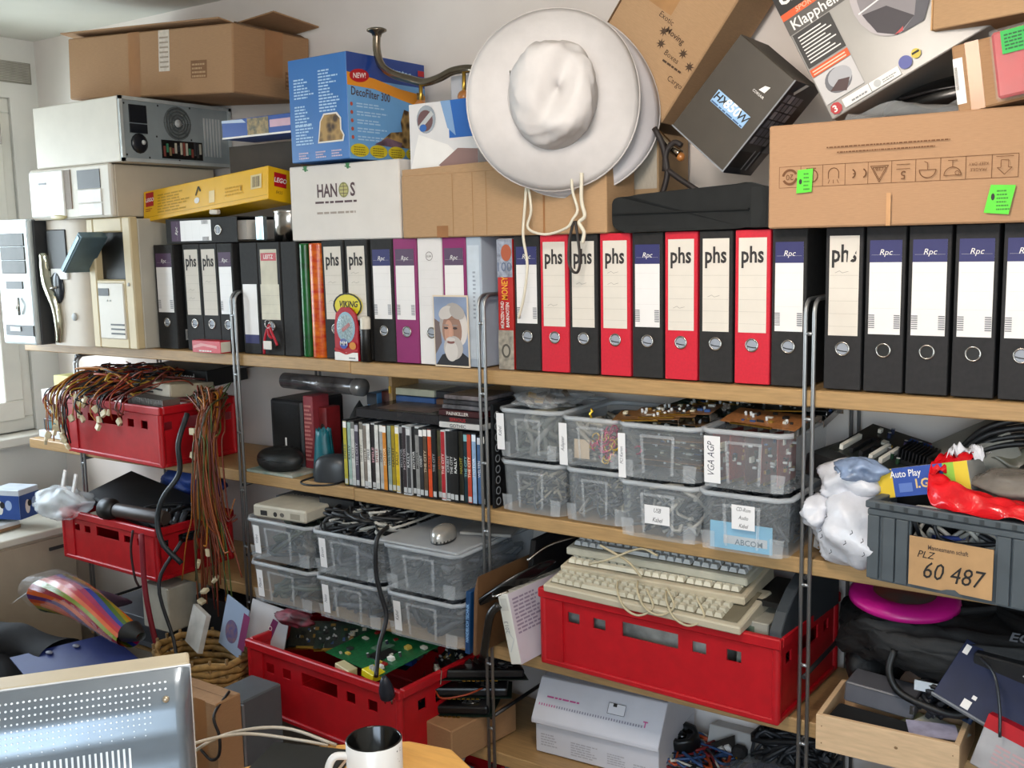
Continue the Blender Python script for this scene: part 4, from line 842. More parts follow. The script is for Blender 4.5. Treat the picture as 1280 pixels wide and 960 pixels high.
def clear_box(label, x, yf, z, w_, d, h, lab=None, lid=False, rz=0, group='clear plastic boxes on the shelves'):
    t = thing('clear_box', label, 'box', (x, yf + d / 2, z), (0, 0, rz), group); tp = .11
    a = (-w_ / 2 * (1 - tp), -d / 2 * (1 - tp * .7), w_ / 2 * (1 - tp), d / 2 * (1 - tp * .7)); c = (-w_ / 2 + .006, -d / 2 + .006, w_ / 2 - .006, d / 2 - .006)
    b = B().m(CLEAR); ch = .02
    def loop(r, z): x0, y0, x1, y1 = r; return [(x0 + ch, y0, z), (x1 - ch, y0, z), (x1, y0 + ch, z), (x1, y1 - ch, z), (x1 - ch, y1, z), (x0 + ch, y1, z), (x0, y1 - ch, z), (x0, y0 + ch, z)]
    lo, hi = loop(a, .002), loop(c, h - .004); k = len(b.v); b.v += lo + hi
    for i in range(8): j = (i + 1) % 8; b.face((k + i, k + j, k + 8 + j, k + 8 + i))
    b.poly(lo); b.build('tub', t)
    r_ = loop((-w_ / 2 + .004, -d / 2 + .004, w_ / 2 - .004, d / 2 - .004), h - .006)
    B().m(CLEARR).tube([V(p) for p in r_], .0058, 8, True).build('rim', t)
    b = B().m(CLEARB); y0 = lambda z: -d / 2 * (1 - tp * .7) + (-d / 2 + .006 + d / 2 * (1 - tp * .7)) * z / h
    for xa, xb in ((-.20, -.165), (.165, .20)):
        b.poly([(w_ * xa * .9, y0(.02) - .003, .015), (w_ * xb * .9, y0(.02) - .003, .015), (w_ * xb, y0(h * .78) - .003, h * .78), (w_ * xa, y0(h * .78) - .003, h * .78)])
    b.poly([(-w_ * .2, y0(h * .78) - .003, h * .76), (w_ * .2, y0(h * .78) - .003, h * .76), (w_ * .2, y0(h * .82) - .003, h * .81), (-w_ * .2, y0(h * .82) - .003, h * .81)])
    for sx in (-1, 1): b.poly([(sx * w_ * .29, y0(.01) - .002, .004), (sx * w_ * .42, y0(.01) - .002, .004), (sx * w_ * .44, y0(h * .3) - .002, h * .33), (sx * w_ * .29, y0(h * .3) - .002, h * .33)])
    b.build('front_ribs', t)
    if lid:
        B().m(CLEARR).box((-w_ / 2 - .002, -d / 2 - .002, h + .0005), (w_ / 2 + .002, d / 2 + .002, h + .008)).build('lid', t, .004)
    if lab:
        kind, u, v, lw, lh, tx = lab; yy = y0(v + lh / 2) - .006
        an = math.atan2(y0(h) - y0(0), h)
        p = Pr((u, y0(v) - .0045, v), (1, 0, 0), (0, y0(v + lh) - y0(v), lh)); p.rect(0, 0, lw, lh, mat('#e4e2e2', .6, var=.01))
        if kind == 'v': p.text(tx, lw * .62, lh * .5, lw * .42, mat('#4a4a55', .8), rot=pi / 2, shear=.3, sx=.8)
        else:
            rows = tx.split('|')
            for i, s in enumerate(rows): p.text(s, lw / 2, lh - (i + .75) * lh / len(rows), lh / len(rows) * .48, INK, shear=.3, sx=.72, rot=-.05)
        p.done('paper_label', t)
    return t
def tangle(name, label, cat, lo, hi, n, cols, r=.003, seed=1, ctrl=6, sides=5, sub=4, group=None, kind='stuff', parent=None, fn=None):
    R_ = random.Random(seed); b = B(); cl = [mat(c, .5, var=.05) for c in cols]
    for i in range(n):
        pts = []
        for k in range(ctrl):
            p_ = V((R_.uniform(lo[0], hi[0]), R_.uniform(lo[1], hi[1]), R_.uniform(lo[2], hi[2])))
            pts.append(fn(p_, k / (ctrl - 1)) if fn else p_)
        q = cable_pts(pts, sub)
        q = [V((min(max(v.x, lo[0]), hi[0]), min(max(v.y, lo[1]), hi[1]), min(max(v.z, lo[2]), hi[2]))) if not fn else v for v in q]
        b.m(R_.choice(cl)).tube(q, r * R_.uniform(.7, 1.3), sides)
    return tag(b.build(name, parent), label, cat, group, kind)
def card(label, w_, h, loc, rot, col='#123f2b', seed=1, bracket=True, name='circuit_card', group='loose circuit cards', gold=True):
    """expansion card standing in its local x-z plane"""
    R_ = random.Random(seed); t = thing(name, label, 'circuit card', loc, rot, group)
    bm_ = mat(col, .4, var=.2, scale=150); B().m(bm_).box((-w_ / 2, -.0008, 0), (w_ / 2, .0008, h)).build('board', t)
    b = B()
    for i in range(12):
        x, z = R_.uniform(-w_ * .42, w_ * .38), R_.uniform(h * .15, h * .85); a, c, e = R_.uniform(.004, .016), R_.uniform(.003, .012), R_.uniform(.002, .006)
        b.m(mat(R_.choice(('#161617', '#222224', '#b9b8b0', '#2f4a7a', '#c8c1a8', '#8d6b2c')), .4)).box((x, -.0008 - e, z), (x + a, -.0008, z + c)); 
    for i in range(5): b.m(LGREY).lathe([(.003, 0), (.003, .008), (.0005, .0085)], 8, Matrix.Translation((R_.uniform(-w_ * .4, w_ * .4), -.0008, R_.uniform(h * .2, h * .8))) @ Matrix.Rotation(pi / 2, 4, 'X'))
    b.build('chips', t)
    if gold: B().m(GOLD).box((-w_ * .35, -.0012, -.006), (w_ * .2, .0012, .0005)).build('edge_contacts', t)
    if bracket: b = B().m(CHROME).box((w_ / 2, -.001, -.008), (w_ / 2 + .001, .014, h + .01)); b.box((w_ / 2, -.001, h + .01), (w_ / 2 + .010, .014, h + .011)); b.build('bracket', t)
    return t
def board(label, w_, d, loc, rot, col='#14351f', seed=1, name='main_board', group=None, tall=True, bare=False):
    """main board lying in its local x-y plane"""
    R_ = random.Random(seed); t = thing(name, label, 'circuit board', loc, rot, group)
    B().m(mat(col, .4, var=.25, scale=140)).box((-w_ / 2, -d / 2, 0), (w_ / 2, d / 2, .0016)).build('board', t)
    for i in range(0 if bare else 5):
        x = -w_ * .44 + i * w_ * .085; B().m(mat(R_.choice(('#dcd8cc', '#1c1c1e', '#5a3a2a', '#e0ddd2')), .5)).box((x, -d * .42, .0017), (x + .008, d * .0, .0125)).build('expansion_slot', t)
    for i in range(0 if bare else 3):
        y = d * .16 + i * .013; B().m(mat(R_.choice(('#16171a', '#274a8c', '#6a5a8c')), .5)).box((-w_ * .1, y, .0017), (w_ * .34, y + .007, .011)).build('memory_slot', t)
    if bare: B().m(mat('#5d7d68', .4)).box((-.03, -.02, .0017), (.02, .025, .004)).build('socket_plate', t)
    b = B().m(mat('#26272b', .35, .6)); hx, hy = w_ * .12, -d * .12
    b.box((hx - .03, hy - .03, .002), (hx + .03, hy + .03, .004 if bare else .012))
    for i in range(0 if bare else 9): b.box((hx - .03 + i * .0072, hy - .03, .012), (hx - .0275 + i * .0072, hy + .03, .034))
    b.build('heat_sink', t)
    for i, cc in enumerate(() if bare else ('#2a52a8', '#7c7f84', '#8a8d90', '#3d3d40')):
        B().m(mat(cc, .4, .3 if i else 0)).box((w_ * .38, -d * .38 + i * d * .19, .002), (w_ * .52, -d * .38 + i * d * .19 + d * .13, .030 if i else .016)).build('port', t)
    b = B()
    for i in range(3 if bare else 16):
        x, y = R_.uniform(-w_ * .45, w_ * .4), R_.uniform(-d * .45, d * .45)
        b.m(mat(R_.choice(('#15331f', '#20263f', '#3b3b3d')), .35)).lathe([(.0042, .002), (.0042, .014)], 8, Matrix.Translation((x, y, 0))).m(LGREY).lathe([(.004, .0141), (.0003, .0141)], 8, Matrix.Translation((x, y, 0)))
    for i in range(14):
        x, y = R_.uniform(-w_ * .45, w_ * .38), R_.uniform(-d * .45, d * .4); a, c = R_.uniform(.005, .022), R_.uniform(.004, .016)
        b.m(mat(R_.choice(('#141415', '#c9c5b8', '#8f1f1f', '#c7a94b', '#2c2c2e', '#e8e6e0')), .4)).box((x, y, .0018), (x + a, y + c, R_.uniform(.004, .012)))
    tag(b.build('components', t), kind='stuff')
    return t

# ------------------------------------------------------------------ second board
c1 = crate('stacking_crate', 'red stacking crate full of coloured power wires on the second board', .535, .29, .185, (-1.378, .052, Z2 + .001), rad(-3))
# contents of the wire crate
t = thing('disc_drive', 'beige disc drive lying on top of the wire crate', 'drive', (-1.30, .10, 1.128), (rad(-3), rad(2), rad(-8)))
B().m(mat('#b5a990', .5)).box((-.10, -.075, 0), (.10, .075, .042)).build('drive_body', t, .002); B().m(CREAM).box((-.10, -.082, 0), (.10, -.075, .042)).build('front_panel', t, .002); B().m(DGREY).box((-.06, -.0835, .018), (.06, -.0815, .024)).build('drive_slot', t)
t = thing('heat_sink', 'finned silver heat sink lying at the front of the wire crate', 'heat sink', (-1.235, -.035, 1.095), (0, 0, rad(-6)))
b = B().m(mat('#a5a3a0', .35, .9)).box((-.10, -.03, 0), (.10, .03, .008))
for i in range(24): b.box((-.10 + i * .0085, -.03, .008), (-.0975 + i * .0085, .03, .042))
b.build('fins', t)
t = thing('board_carton', 'black motherboard carton with white lettering lying behind the wires', 'box', (-1.36, .235, 1.150), (rad(4), 0, rad(-4)))
B().m(mat('#131314', .4)).box((-.17, -.08, 0), (.17, .08, .055)).build('body', t, .002)
p = Pr((-.17, -.08, 0)); p.text('Motherboard', .19, .020, .022, WHITE, bold=1); p.done('lettering', t)
PW = ['#7e1a1a', '#9a3e1a', '#a8681c', '#1a1a1c', '#5c1f16', '#6c2618', '#b08a2a', '#141416', '#7e341c', '#1c1a1a']
def drape(n, seed, x0, x1, over, drop, name, label, ends=True, y0=-.105):
    R_ = random.Random(seed); b = B(); tips = []
    for i in range(n):
        x = R_.uniform(x0, x1); dr = R_.uniform(*drop); rr = R_.uniform(.0016, .003)
        xs = x + R_.uniform(-.03, .15)
        pts = [V((xs + R_.uniform(-.1, .1), .13, 1.13 + R_.uniform(0, .05))), V((xs, .04, 1.16 + R_.uniform(0, .05))), V((x + R_.uniform(-.03, .03), -.02, 1.165 + R_.uniform(-.01, .035))), V((x, y0 - .012, 1.135 + R_.uniform(0, .02))), V((x + R_.uniform(-.02, .02), y0 - .024 - R_.random() * .015, 1.135 - dr * .5)), V((x + R_.uniform(-.03, .03), y0 - .02, 1.135 - dr))]
        b.m(mat(R_.choice(PW), .45)).tube(cable_pts(pts, 4), rr, 5); tips.append(pts[-1])
    o = tag(b.build(name), label, 'cables', None, 'stuff')
    return o, tips
wires_l, tp = drape(30, 5, -1.66, -1.54, 1, (.02, .16), 'power_wires', 'tangle of red, orange and black power wires spilling over the left end of the crate')
wires_f, tp2 = drape(26, 9, -1.54, -1.25, 1, (-.01, .09), 'power_wires', 'loose red, yellow and black power wires lying along the crate front')
tag(tangle('power_wires', 'heap of red and orange power wires on top of the crate', 'cables', (-1.62, -.06, 1.115), (-1.30, .16, 1.215), 60, PW, .0028, 12, 5))
CONN = mat('#cbbd9c', .5, var=.04); _cn = None
R_ = random.Random(4); k = 0
for q in random.Random(8).sample(tp, 16) + random.Random(3).sample(tp2, 14) + []:
    if _cn is None: _cn = B().m(CONN).box((-.011, -.005, -.012), (.011, .005, .008)).build('wire_plug', None, .0015); o = _cn
    else: o = _cn.copy(); COL.objects.link(o)
    o.location = q + V((0, -.004, -.006)); o.rotation_euler = (R_.uniform(-.5, .5), R_.uniform(-1.2, 1.2), R_.uniform(-.6, .6)); k += 1
    o.parent = wires_l if k <= 16 else wires_f
# bundle hanging beside the second ladder
R_ = random.Random(21); b = B()
for i in range(75):
    x = -.945 + R_.gauss(0, .018); y = -.06 + R_.gauss(0, .018); e = R_.uniform(.50, .95); s = R_.uniform(-.02, .02)
    top = V((-1.14 + R_.uniform(-.06, .06), .06 + R_.uniform(-.05, .05), 1.10 + R_.uniform(-.03, .03)))
    q = [top, V((-1.05 + R_.uniform(-.05, .05), .03 + R_.uniform(-.06, .06), 1.14 + R_.uniform(-.03, .04))), V((x - .02 + R_.uniform(-.02, .02), y + R_.uniform(0, .03), 1.09 + R_.uniform(-.05, .05))), V((x, y - .02, 1.03)), V((x + s, y - .025, .90)), V((x + s * 2, y - .02, .80)), V((x + s * 4, y - .02, .70 + R_.uniform(0, .04))), V((x + s * 5 + R_.uniform(-.02, .02), y - .02, e))]
    if e > .72: q = q[:6] + [V((x + s * 3, y, e - .05))]
    b.m(mat(R_.choice(['#7a3a1a', '#8e4a1c', '#6d2a16', '#9a5a1c', '#3e3a20', '#1a1a1c', '#5c1f16', '#b0701c', '#4a5a28', '#7c3a20']), .45)).tube(cable_pts(q, 4), R_.uniform(.0017, .003), 5)
bundle = tag(b.build('wire_bundle'), 'long bundle of brown and orange wires hanging beside the second chrome ladder', 'cables', None, 'stuff')
for i, q in enumerate(((-.99, -.09, 1.06), (-.98, -.10, .99), (-.985, -.09, .93), (-.95, -.095, .70), (-.99, -.10, .66), (-.93, -.09, .62), (-.97, -.10, .58), (-1.00, -.09, .54))):
    o = _cn.copy(); COL.objects.link(o); o.location = q; o.rotation_euler = (.2 * i, .5 * i, .1); o.parent = bundle
tag(B().m(mat('#1d2428', .5)).tube(cable_pts([(-1.06, -.05, 1.10), (-1.045, -.10, 1.02), (-1.05, -.10, .93), (-1.08, -.14, .86), (-1.10, -.15, .79), (-1.08, -.15, .72), (-1.04, -.12, .66)], 6), .008, 8).build('thick_cable'), 'thick dark grey cable hanging beside the orange wire bundle', 'cable')
# small stack at the far left end of the board
def simple(name, label, cat, x0, x1, y0, y1, z0, z1, mt, rot=(0, 0, 0), bev=.002, group=None):
    t = thing(name, label, cat, ((x0 + x1) / 2, (y0 + y1) / 2, z0), rot, group)
    w_, d, h = x1 - x0, y1 - y0, z1 - z0
    B().m(mt).box((-w_ / 2, -d / 2, 0), (w_ / 2, d / 2, h)).build('body', t, bev); return t, w_, d, h
t, w_, d, h = simple('white_box', 'flat white box at the bottom of the small stack on the left board end', 'box', -1.985, -1.80, .03, .20, Z2 + .001, Z2 + .026, plain('#cfd3d6'))
t, w_, d, h = simple('radio_box', 'dark box with teal window in the small stack on the left board end', 'box', -1.965, -1.79, .04, .19, Z2 + .027, Z2 + .068, mat('#2d3133', .4))
p = face_of(w_, d, h, 'front'); p.rect(.02, .008, .12, .032, plain('#3f6f72')); p.done('front_print', t)
t, w_, d, h = simple('cassette_box', 'grey and black cassette box on the teal-windowed box', 'box', -1.94, -1.79, .04, .18, Z2 + .069, Z2 + .125, mat('#4d5052', .5))
p = face_of(w_, d, h, 'front'); p.rect(.005, .03, .14, .052, LGREY); p.text('HYUNDAI', .07, .035, .012, INK, bold=1); p.rect(.02, .006, .09, .022, BLK); p.done('front_print', t)
t, w_, d, h = simple('paper_stack', 'stack of white papers on the grey cassette box', 'papers', -1.95, -1.785, .03, .18, Z2 + .126, Z2 + .175, PAPER)
t, w_, d, h = simple('yellow_carton', 'pale yellow carton topping the small stack on the left board end', 'box', -1.90, -1.79, .05, .17, Z2 + .176, Z2 + .225, mat('#d8d48a', .6))
# between second ladder and the disc row
t = thing('plastic_tube', 'clear silver plastic tube lying on the clutter under the top board', 'tube', (-.70, .16, 1.185), (0, rad(90), rad(-3)))
B().m(mat('#8b8789', .2, .5, var=.4, scale=20, alpha=.8)).lathe([(.024, -.17), (.024, .14)], 20, None, True).build('tube_body', t); B().m(mat('#a8a6a4', .25, .6)).lathe([(.0255, .135), (.0255, .165), (.001, .166)], 20).build('end_cap', t)
t, w_, d, h = simple('black_speaker', 'black boxy speaker beside the second chrome ladder', 'speaker', -.868, -.735, .10, .28, Z2 + .001, Z2 + .205, mat('#141417', .4), bev=.006)
p = face_of(w_, d, h, 'front'); p.rect(.012, .012, w_ - .012, h - .012, mat('#0b0b0c', .8, bump=.2, scale=200)); p.rect(.06, .06, .067, .09, WHITE); p.done('speaker_cloth', t)
t, w_, d, h = simple('red_box', 'dusky red upright box between speaker and teal bag', 'box', -.728, -.690, .10, .17, Z2 + .001, Z2 + .222, mat('#8c3038', .5, var=.15))
p = face_of(w_, d, h, 'front'); p.para(.004, .03, .034, .2, 14, plain('#bd7a72'), .5, 4); p.done('spine_lettering', t)
t, w_, d, h = simple('red_box', 'narrow dark red box beside the dusky red box', 'box', -.686, -.656, .12, .18, Z2 + .001, Z2 + .188, mat('#7a1a1e', .5, var=.2))
p = face_of(w_, d, h, 'front'); p.rect(.0, .0, .03, .05, INK); p.ell(.015, .12, .01, .02, INK); p.done('spine_lettering', t)
tag(B().m(mat('#146a76', .35, var=.25, scale=14)).grid(lambda u, v: (-.62 + .035 * cos(6.283 * u) * (1.1 - .45 * v), .07 + .03 * sin(6.283 * u) * (1 - .3 * v), Z2 + .001 + .135 * v + .006 * sin(9 * u * 6.283) * v), 26, 8).build('teal_bag', None, 0, 1, .001), 'teal fabric pouch standing upright beside the red boxes', 'pouch')
tag(B().m(mat('#151618', .8, var=.3, scale=10, bump=.2)).grid(lambda u, v: (-.56 + .055 * cos(6.283 * u) * (1 - v ** 3) * (1 + .12 * sin(12 * u)), .16 + .06 * sin(6.283 * u) * (1 - v ** 3), Z2 + .001 + .20 * v + .012 * sin(15 * u + 4 * v)), 30, 10).build('dark_cloth'), 'dark crumpled cloth heaped left of the disc row', 'cloth')
t, w_, d, h = simple('blue_box', 'tall light blue box standing behind the disc row', 'box', -.535, -.498, .165, .28, Z2 + .001, Z2 + .235, mat('#4a7fae', .4))
p = face_of(w_, d, h, 'front'); p.rect(.0, .20, w_, h, plain('#23262e')); p.done('dark_head', t)
t, w_, d, h = simple('red_black_box', 'black box with red flames standing behind the disc row', 'box', -.494, -.455, .18, .28, Z2 + .001, Z2 + .24, mat('#6b2a1f', .5, var=.5, scale=40, col2='#1d1210'))
t = thing('camera_case', 'black padded camera case lying at the board edge beside the ladder', 'case', (-.775, .045, Z2 + .012))
B().m(mat('#191b1c', .5, var=.2, scale=30, bump=.15)).grid(lambda u, v: (.085 * cos(6.283 * u) * (abs(sin(pi * v)) ** .5), .048 * sin(6.283 * u) * (abs(sin(pi * v)) ** .5), .028 - .030 * cos(pi * v) + .006 * sin(6.283 * u)), 26, 10).build('case_body', t)
B().m(mat('#24282a', .3)).tube([(.082 * cos(a * .314), .047 * sin(a * .314), .030 + .002 * sin(a)) for a in range(20)], .0022, 6, True).build('zip', t)
t, w_, d, h = simple('paper_sheets', 'loose leaflets lying under the black camera case', 'papers', -.87, -.68, .0, .12, Z2 + .0008, Z2 + .008, mat('#b8b4a8', .6, var=.15, scale=18, col2='#6f8a80'), bev=0)
t = thing('computer_mouse', 'dark grey computer mouse with its cable lying left of the disc row', 'mouse', (-.555, .045, Z2 + .001), (0, 0, .6))
B().m(mat('#33373c', .35)).grid(lambda u, v: (.062 * cos(6.283 * u) * (1 - v ** 3), .036 * sin(6.283 * u) * (1 - v ** 3), .075 * (1 - (1 - v) ** 2)), 26, 10).build('mouse_body', t)
B().m(mat('#17181a', .5)).tube(cable_pts([(-.055, 0, .012), (-.09, -.04, .006), (-.06, -.08, .005), (.0, -.085, .006), (.03, -.045, .006)]), .003, 6).build('mouse_cable', t)
# row of film and game cases
SPN = [('yellow and grey', '#b7ab3c', '#5d6b60'), ('pale teal', '#9db7ae', '#44534f'), ('smoky white', '#c9c7c2', '#6d6c6a'), ('dark violet-grey', '#4c4656', '#b5b0b8'), ('bone white', '#d9d5cc', '#77726a'), ('grey-brown', '#7d7268', '#cfc8be'), ('chalk white', '#e0ddd8', '#3a3a3c'), ('black with pink cap', '#2a2628', '#d6a4ad'), ('paper white', '#d6d3cd', '#8c3a34'), ('silver', '#a9a9a6', '#4a4a4c'), ('apricot', '#d0842c', '#f0d8b0'), ('mint grey', '#90a09a', '#3c4642'), ('dark mustard', '#9a841e', '#2c2818'), ('bright yellow', '#d2b11c', '#3a3214'), ('jet black', '#131314', '#8d8d8f'), ('plum black', '#332a2e', '#a89ca0'), ('graphite', '#3c3d40', '#d0d0d0'), ('black and white lettered', '#18191b', '#e0e0e0'), ('ash grey', '#8a8986', '#2a2a2b'), ('charcoal', '#2e2f32', '#c4c4c2'), ('coffee brown', '#54402f', '#cbb89f'), ('orange-red', '#cf4a22', '#3b1c12'), ('ink black', '#161618', '#9fa0a2'), ('moss brown', '#4d4a34', '#b04a2c'), ('crimson', '#a81f2a', '#e8c8c0'), ('slate black', '#222528', '#b0b4b8'), ('soot black', '#1a1a1b', '#d8d8d6'), ('pitch black lettered', '#0f1011', '#f0f0ee'), ('black and olive', '#26261c', '#a8a23c'), ('teal black', '#153038', '#7fb4ba'), ('rust orange', '#b8402a', '#f2d4b8'), ('powder blue', '#8ea9c9', '#dfe6ee'), ('steel blue', '#4a6a96', '#d8dde6'), ('black with silver title', '#1c1d20', '#c8cacc')]
x = -.4865; base = None; nD = len(SPN); cwid = .0140
for i, (nm, c1_, c2_) in enumerate(SPN):
    R_ = random.Random(i * 7 + 3); hh = .19 * R_.choice((.985, 1.0, 1.0, .93, .99)); hh = min(hh, .181 + .004 * R_.random())
    t = thing('disc_case', f'slim disc case with {nm} spine standing in the second board row', 'disc case', (x + cwid / 2, .008 + R_.uniform(0, .006), Z2 + .001), (0, rad(R_.uniform(-.1, .1)), 0), 'disc cases in the row')
    B().m(mat('#1b1c1e' if R_.random() < .6 else '#bfc2c4', .35, var=.03)).box((-cwid / 2 + .0004, .0006, 0), (cwid / 2 - .0004, .135, hh)).build('case_body', t)
    p = Pr((-cwid / 2 + .001, .0006, 0)); w_ = cwid - .002; p.rect(0, .004, w_, hh - .004, mat(c1_, .35, var=.12, scale=50)); q = mat(c2_, .4)
    k = R_.choice((0, 1, 2))
    if k != 1: p.rect(0, hh - .022, w_, hh - .005, WHITE if R_.random() < .5 else q)
    if k: p.rect(.001, .006, w_ - .001, .02, LGREY)
    p.text(R_.choice(('SPIELE', 'ARENA', 'THE CITY', 'MOTOR', 'RALLY', 'NACHT', 'WELTEN', 'ORBIT')), w_ * .72, hh * .52, w_ * .62, q, rot=pi / 2, bold=1, sx=1.0 + R_.random() * .5)
    p.done('spine_lettering', t); x += cwid
# things lying on the row
zt = Z2 + .190
t, w_, d, h = simple('flat_black_box', 'flat black glossy box lying on the disc cases', 'box', -.455, -.17, .03, .20, zt, zt + .026, mat('#222125', .25))
p = Pr((-w_ / 2, -d / 2, h), (1, 0, 0), (0, 1, 0)); p.rect(.05, .02, .24, .15, mat('#6d5a55', .4, var=.3, scale=30)); p.done('cover_print', t)
for i, (nm, c, tx, tc) in enumerate((('white-edged', '#c9c7c4', 'GOTHIC', '#3a3a3c'), ('black with red title', '#1d1518', 'SERIOUS', '#b0282c'), ('dark red with pale title', '#3a1418', 'PAINKILLER', '#d8cfc8'))):
    t, w_, d, h = simple('game_box', f'{nm} game case lying flat on the right of the disc row', 'disc case', -.155, -.020, .012, .20, zt + .0005 + i * .0155, zt + .0155 + i * .0155, mat(c, .35), group='game cases lying on the disc row')
    p = face_of(w_, d, h, 'front'); p.text(tx, w_ * .45, .003, .0085, mat(tc, .5), bold=1, sx=1.1); p.done('spine_lettering', t)
for i in range(3):
    t, w_, d, h = simple('clear_disc_case', ('clear disc case lying lowest under the top board', 'clear disc case lying in the middle under the top board', 'clear disc case topping the stack under the top board')[i], 'disc case', -.15 + .004 * i, -.015, .02, .15, zt + .048 + i * .0125, zt + .059 + i * .0125, mat(('#5d5c60', '#3a3a3e', '#6d6668')[i], .2, var=.3, scale=40), group='clear disc cases under the top board')
t = thing('wooden_rack', 'small wooden disc rack standing behind the disc row', 'rack', (-.30, .24, Z2 + .001))
B().m(WOOD).box((-.165, -.06, .0), (-.153, .06, .285)).build('side_panel', t, .001); B().m(WOOD).box((.16, -.06, 0), (.172, .06, .285)).build('side_panel', t, .001); B().m(WOOD).box((-.165, -.06, .285), (.172, .06, .297)).build('top_panel', t, .001); B().m(WOOD).box((-.153, -.06, .20), (.16, .06, .208)).build('rack_shelf', t)
B().m(GOLD).box((-.163, -.063, .235), (-.155, -.06, .255)).build('hinge', t)
for i, (c, n) in enumerate((('#3d5f94', 'blue'), ('#c3c0a8', 'cream'), ('#74503c', 'brown'), ('#2c2c30', 'black'))):
    x0 = -.445 if i < 2 else -.30
    t, w_, d, h = simple('disc_jewel_case', f'{n} spined jewel case lying inside the small wooden rack', 'disc case', x0, x0 + .14, .185, .29, Z2 + .210 + (i % 2) * .0225, Z2 + .230 + (i % 2) * .0225, mat(c, .3), group='jewel cases in the wooden rack')
for i in range(2):
    t, w_, d, h = simple('white_spined_case', ('lower', 'upper')[i] + ' white-spined case on the small wooden rack', 'disc case', -.47, -.335, .185, .30, Z2 + .299 + i * .0075, Z2 + .306 + i * .0075, mat('#d2cccc' , .4))
# ------------------------------------------------------------------ clear boxes on the second board
BX = [('upper clear box of bagged parts right of the third chrome ladder', .123, -.005, 1.068, .182, .27, .124, ('v', -.088, .02, .022, .09, 'Kabel')),
      ('lower clear box of loose cables right of the third chrome ladder', .128, -.005, Z2 + .001, .190, .27, .130, None),
      ('upper clear box with pink and gold ribbon showing inside', .295, -.005, 1.068, .172, .27, .118, ('v', -.083, .0, .022, .10, 'Adapter')),
      ('lower clear box of grey cables under the ribbon box', .305, -.005, Z2 + .001, .175, .27, .130, None),
      ('upper clear box packed with brown and green circuit cards', .489, -.055, 1.068, .205, .28, .125, ('v', -.094, .0, .018, .10, 'PCI Karten')),
      ('lower clear box of grey cables labelled USB-Kabel', .489, -.055, Z2 + .001, .205, .28, .130, ('h', -.03, .038, .060, .042, 'USB|Kabel')),
      ('upper clear box of upright red circuit cards beside the fourth ladder', .683, -.055, 1.068, .200, .28, .128, ('v', -.085, .012, .036, .10, 'VGA AGP')),
      ('lower clear box of black cables labelled CD-ROM Audio Kabel', .682, -.060, Z2 + .001, .205, .28, .130, ('h', -.020, .055, .050, .052, 'CD-Rom|Audio|Kabel'))]
for lb, x, yf, z, w_, d, h, lab in BX: clear_box(lb, x, yf, z, w_, d, h, lab)
def inside(i, name, label, n, cols, r, seed, top=.0, group=None):
    lb, x, yf, z, w_, d, h, _ = BX[i]
    return tangle(name, label, 'cables', (x - w_ * .38, yf + .022, z + .006), (x + w_ * .38, yf + d - .03, z + h * .80 + top), n, cols, r, seed, 7)
inside(1, 'loose_cables', 'beige and grey cables inside the lower box at the third ladder', 34, ('#6d6a62', '#968f80', '#44464a', '#303338', '#85744e'), .0034, 2)
inside(3, 'loose_cables', 'grey cables coiled inside the box under the ribbon box', 36, ('#7d7972', '#5a5b5e', '#44464a', '#98917f'), .0034, 3)
inside(5, 'loose_cables', 'pale grey USB cables coiled inside the labelled box', 30, ('#8d8a82', '#a5a198', '#5f6164', '#404347'), .0036, 4)
inside(7, 'loose_cables', 'black audio cables inside the box beside the fourth ladder', 44, ('#1d1f22', '#2f3236', '#4a4d52', '#15161a'), .0032, 5, .02)
inside(0, 'bagged_parts', 'silver and grey bagged parts inside the upper box at the third ladder', 22, ('#6d6e6a', '#55574f', '#8f8a78', '#414a44'), .007, 6, .01)
inside(2, 'loose_parts', 'grey loose parts inside the ribbon box', 22, ('#8c867a', '#5c5f60', '#a39a8a'), .006, 7, .01)
t, w_, d, h = simple('blue_card', 'blue printed card standing inside the CD-ROM cable box', 'card', .610, .745, -.046, -.043, Z2 + .008, Z2 + .065, plain('#6fb0d0'), bev=0)
p = face_of(w_, d, h, 'front'); p.rect(.03, .012, .125, .030, mat('#b9bfc4', .5)); p.text('ABCOM', .085, .012, .012, plain('#5a6d78'), bold=1); p.done('card_print', t)
# ribbon, gold and pink
R_ = random.Random(31); b = B()
for i in range(40):
    c = V((.335 + R_.gauss(0, .022), .02 + R_.uniform(-.012, .01), 1.125 + R_.gauss(0, .02)))
    b.m(mat('#b82858' if i % 3 else '#d8b23c', .2, .5)).tube([c + V((.009 * cos(k * .9 + i), .003 * sin(k + i), .009 * sin(k * .9 + i))) for k in range(6)], .0022, 4)
b.m(mat('#d8b23c', .2, .8)).tube([(.30, -.002, 1.185), (.296, -.002, 1.195), (.302, .0, 1.20), (.297, .002, 1.206)], .003, 5)
tag(b.build('gift_ribbon'), 'pink and gold curled gift ribbon inside a clear box', 'ribbon', None, 'stuff')
t, w_, d, h = simple('parts_card', 'small beige card with a print inside the ribbon box', 'card', .245, .285, .012, .014, 1.085, 1.13, mat('#c3ad92', .6), bev=0)
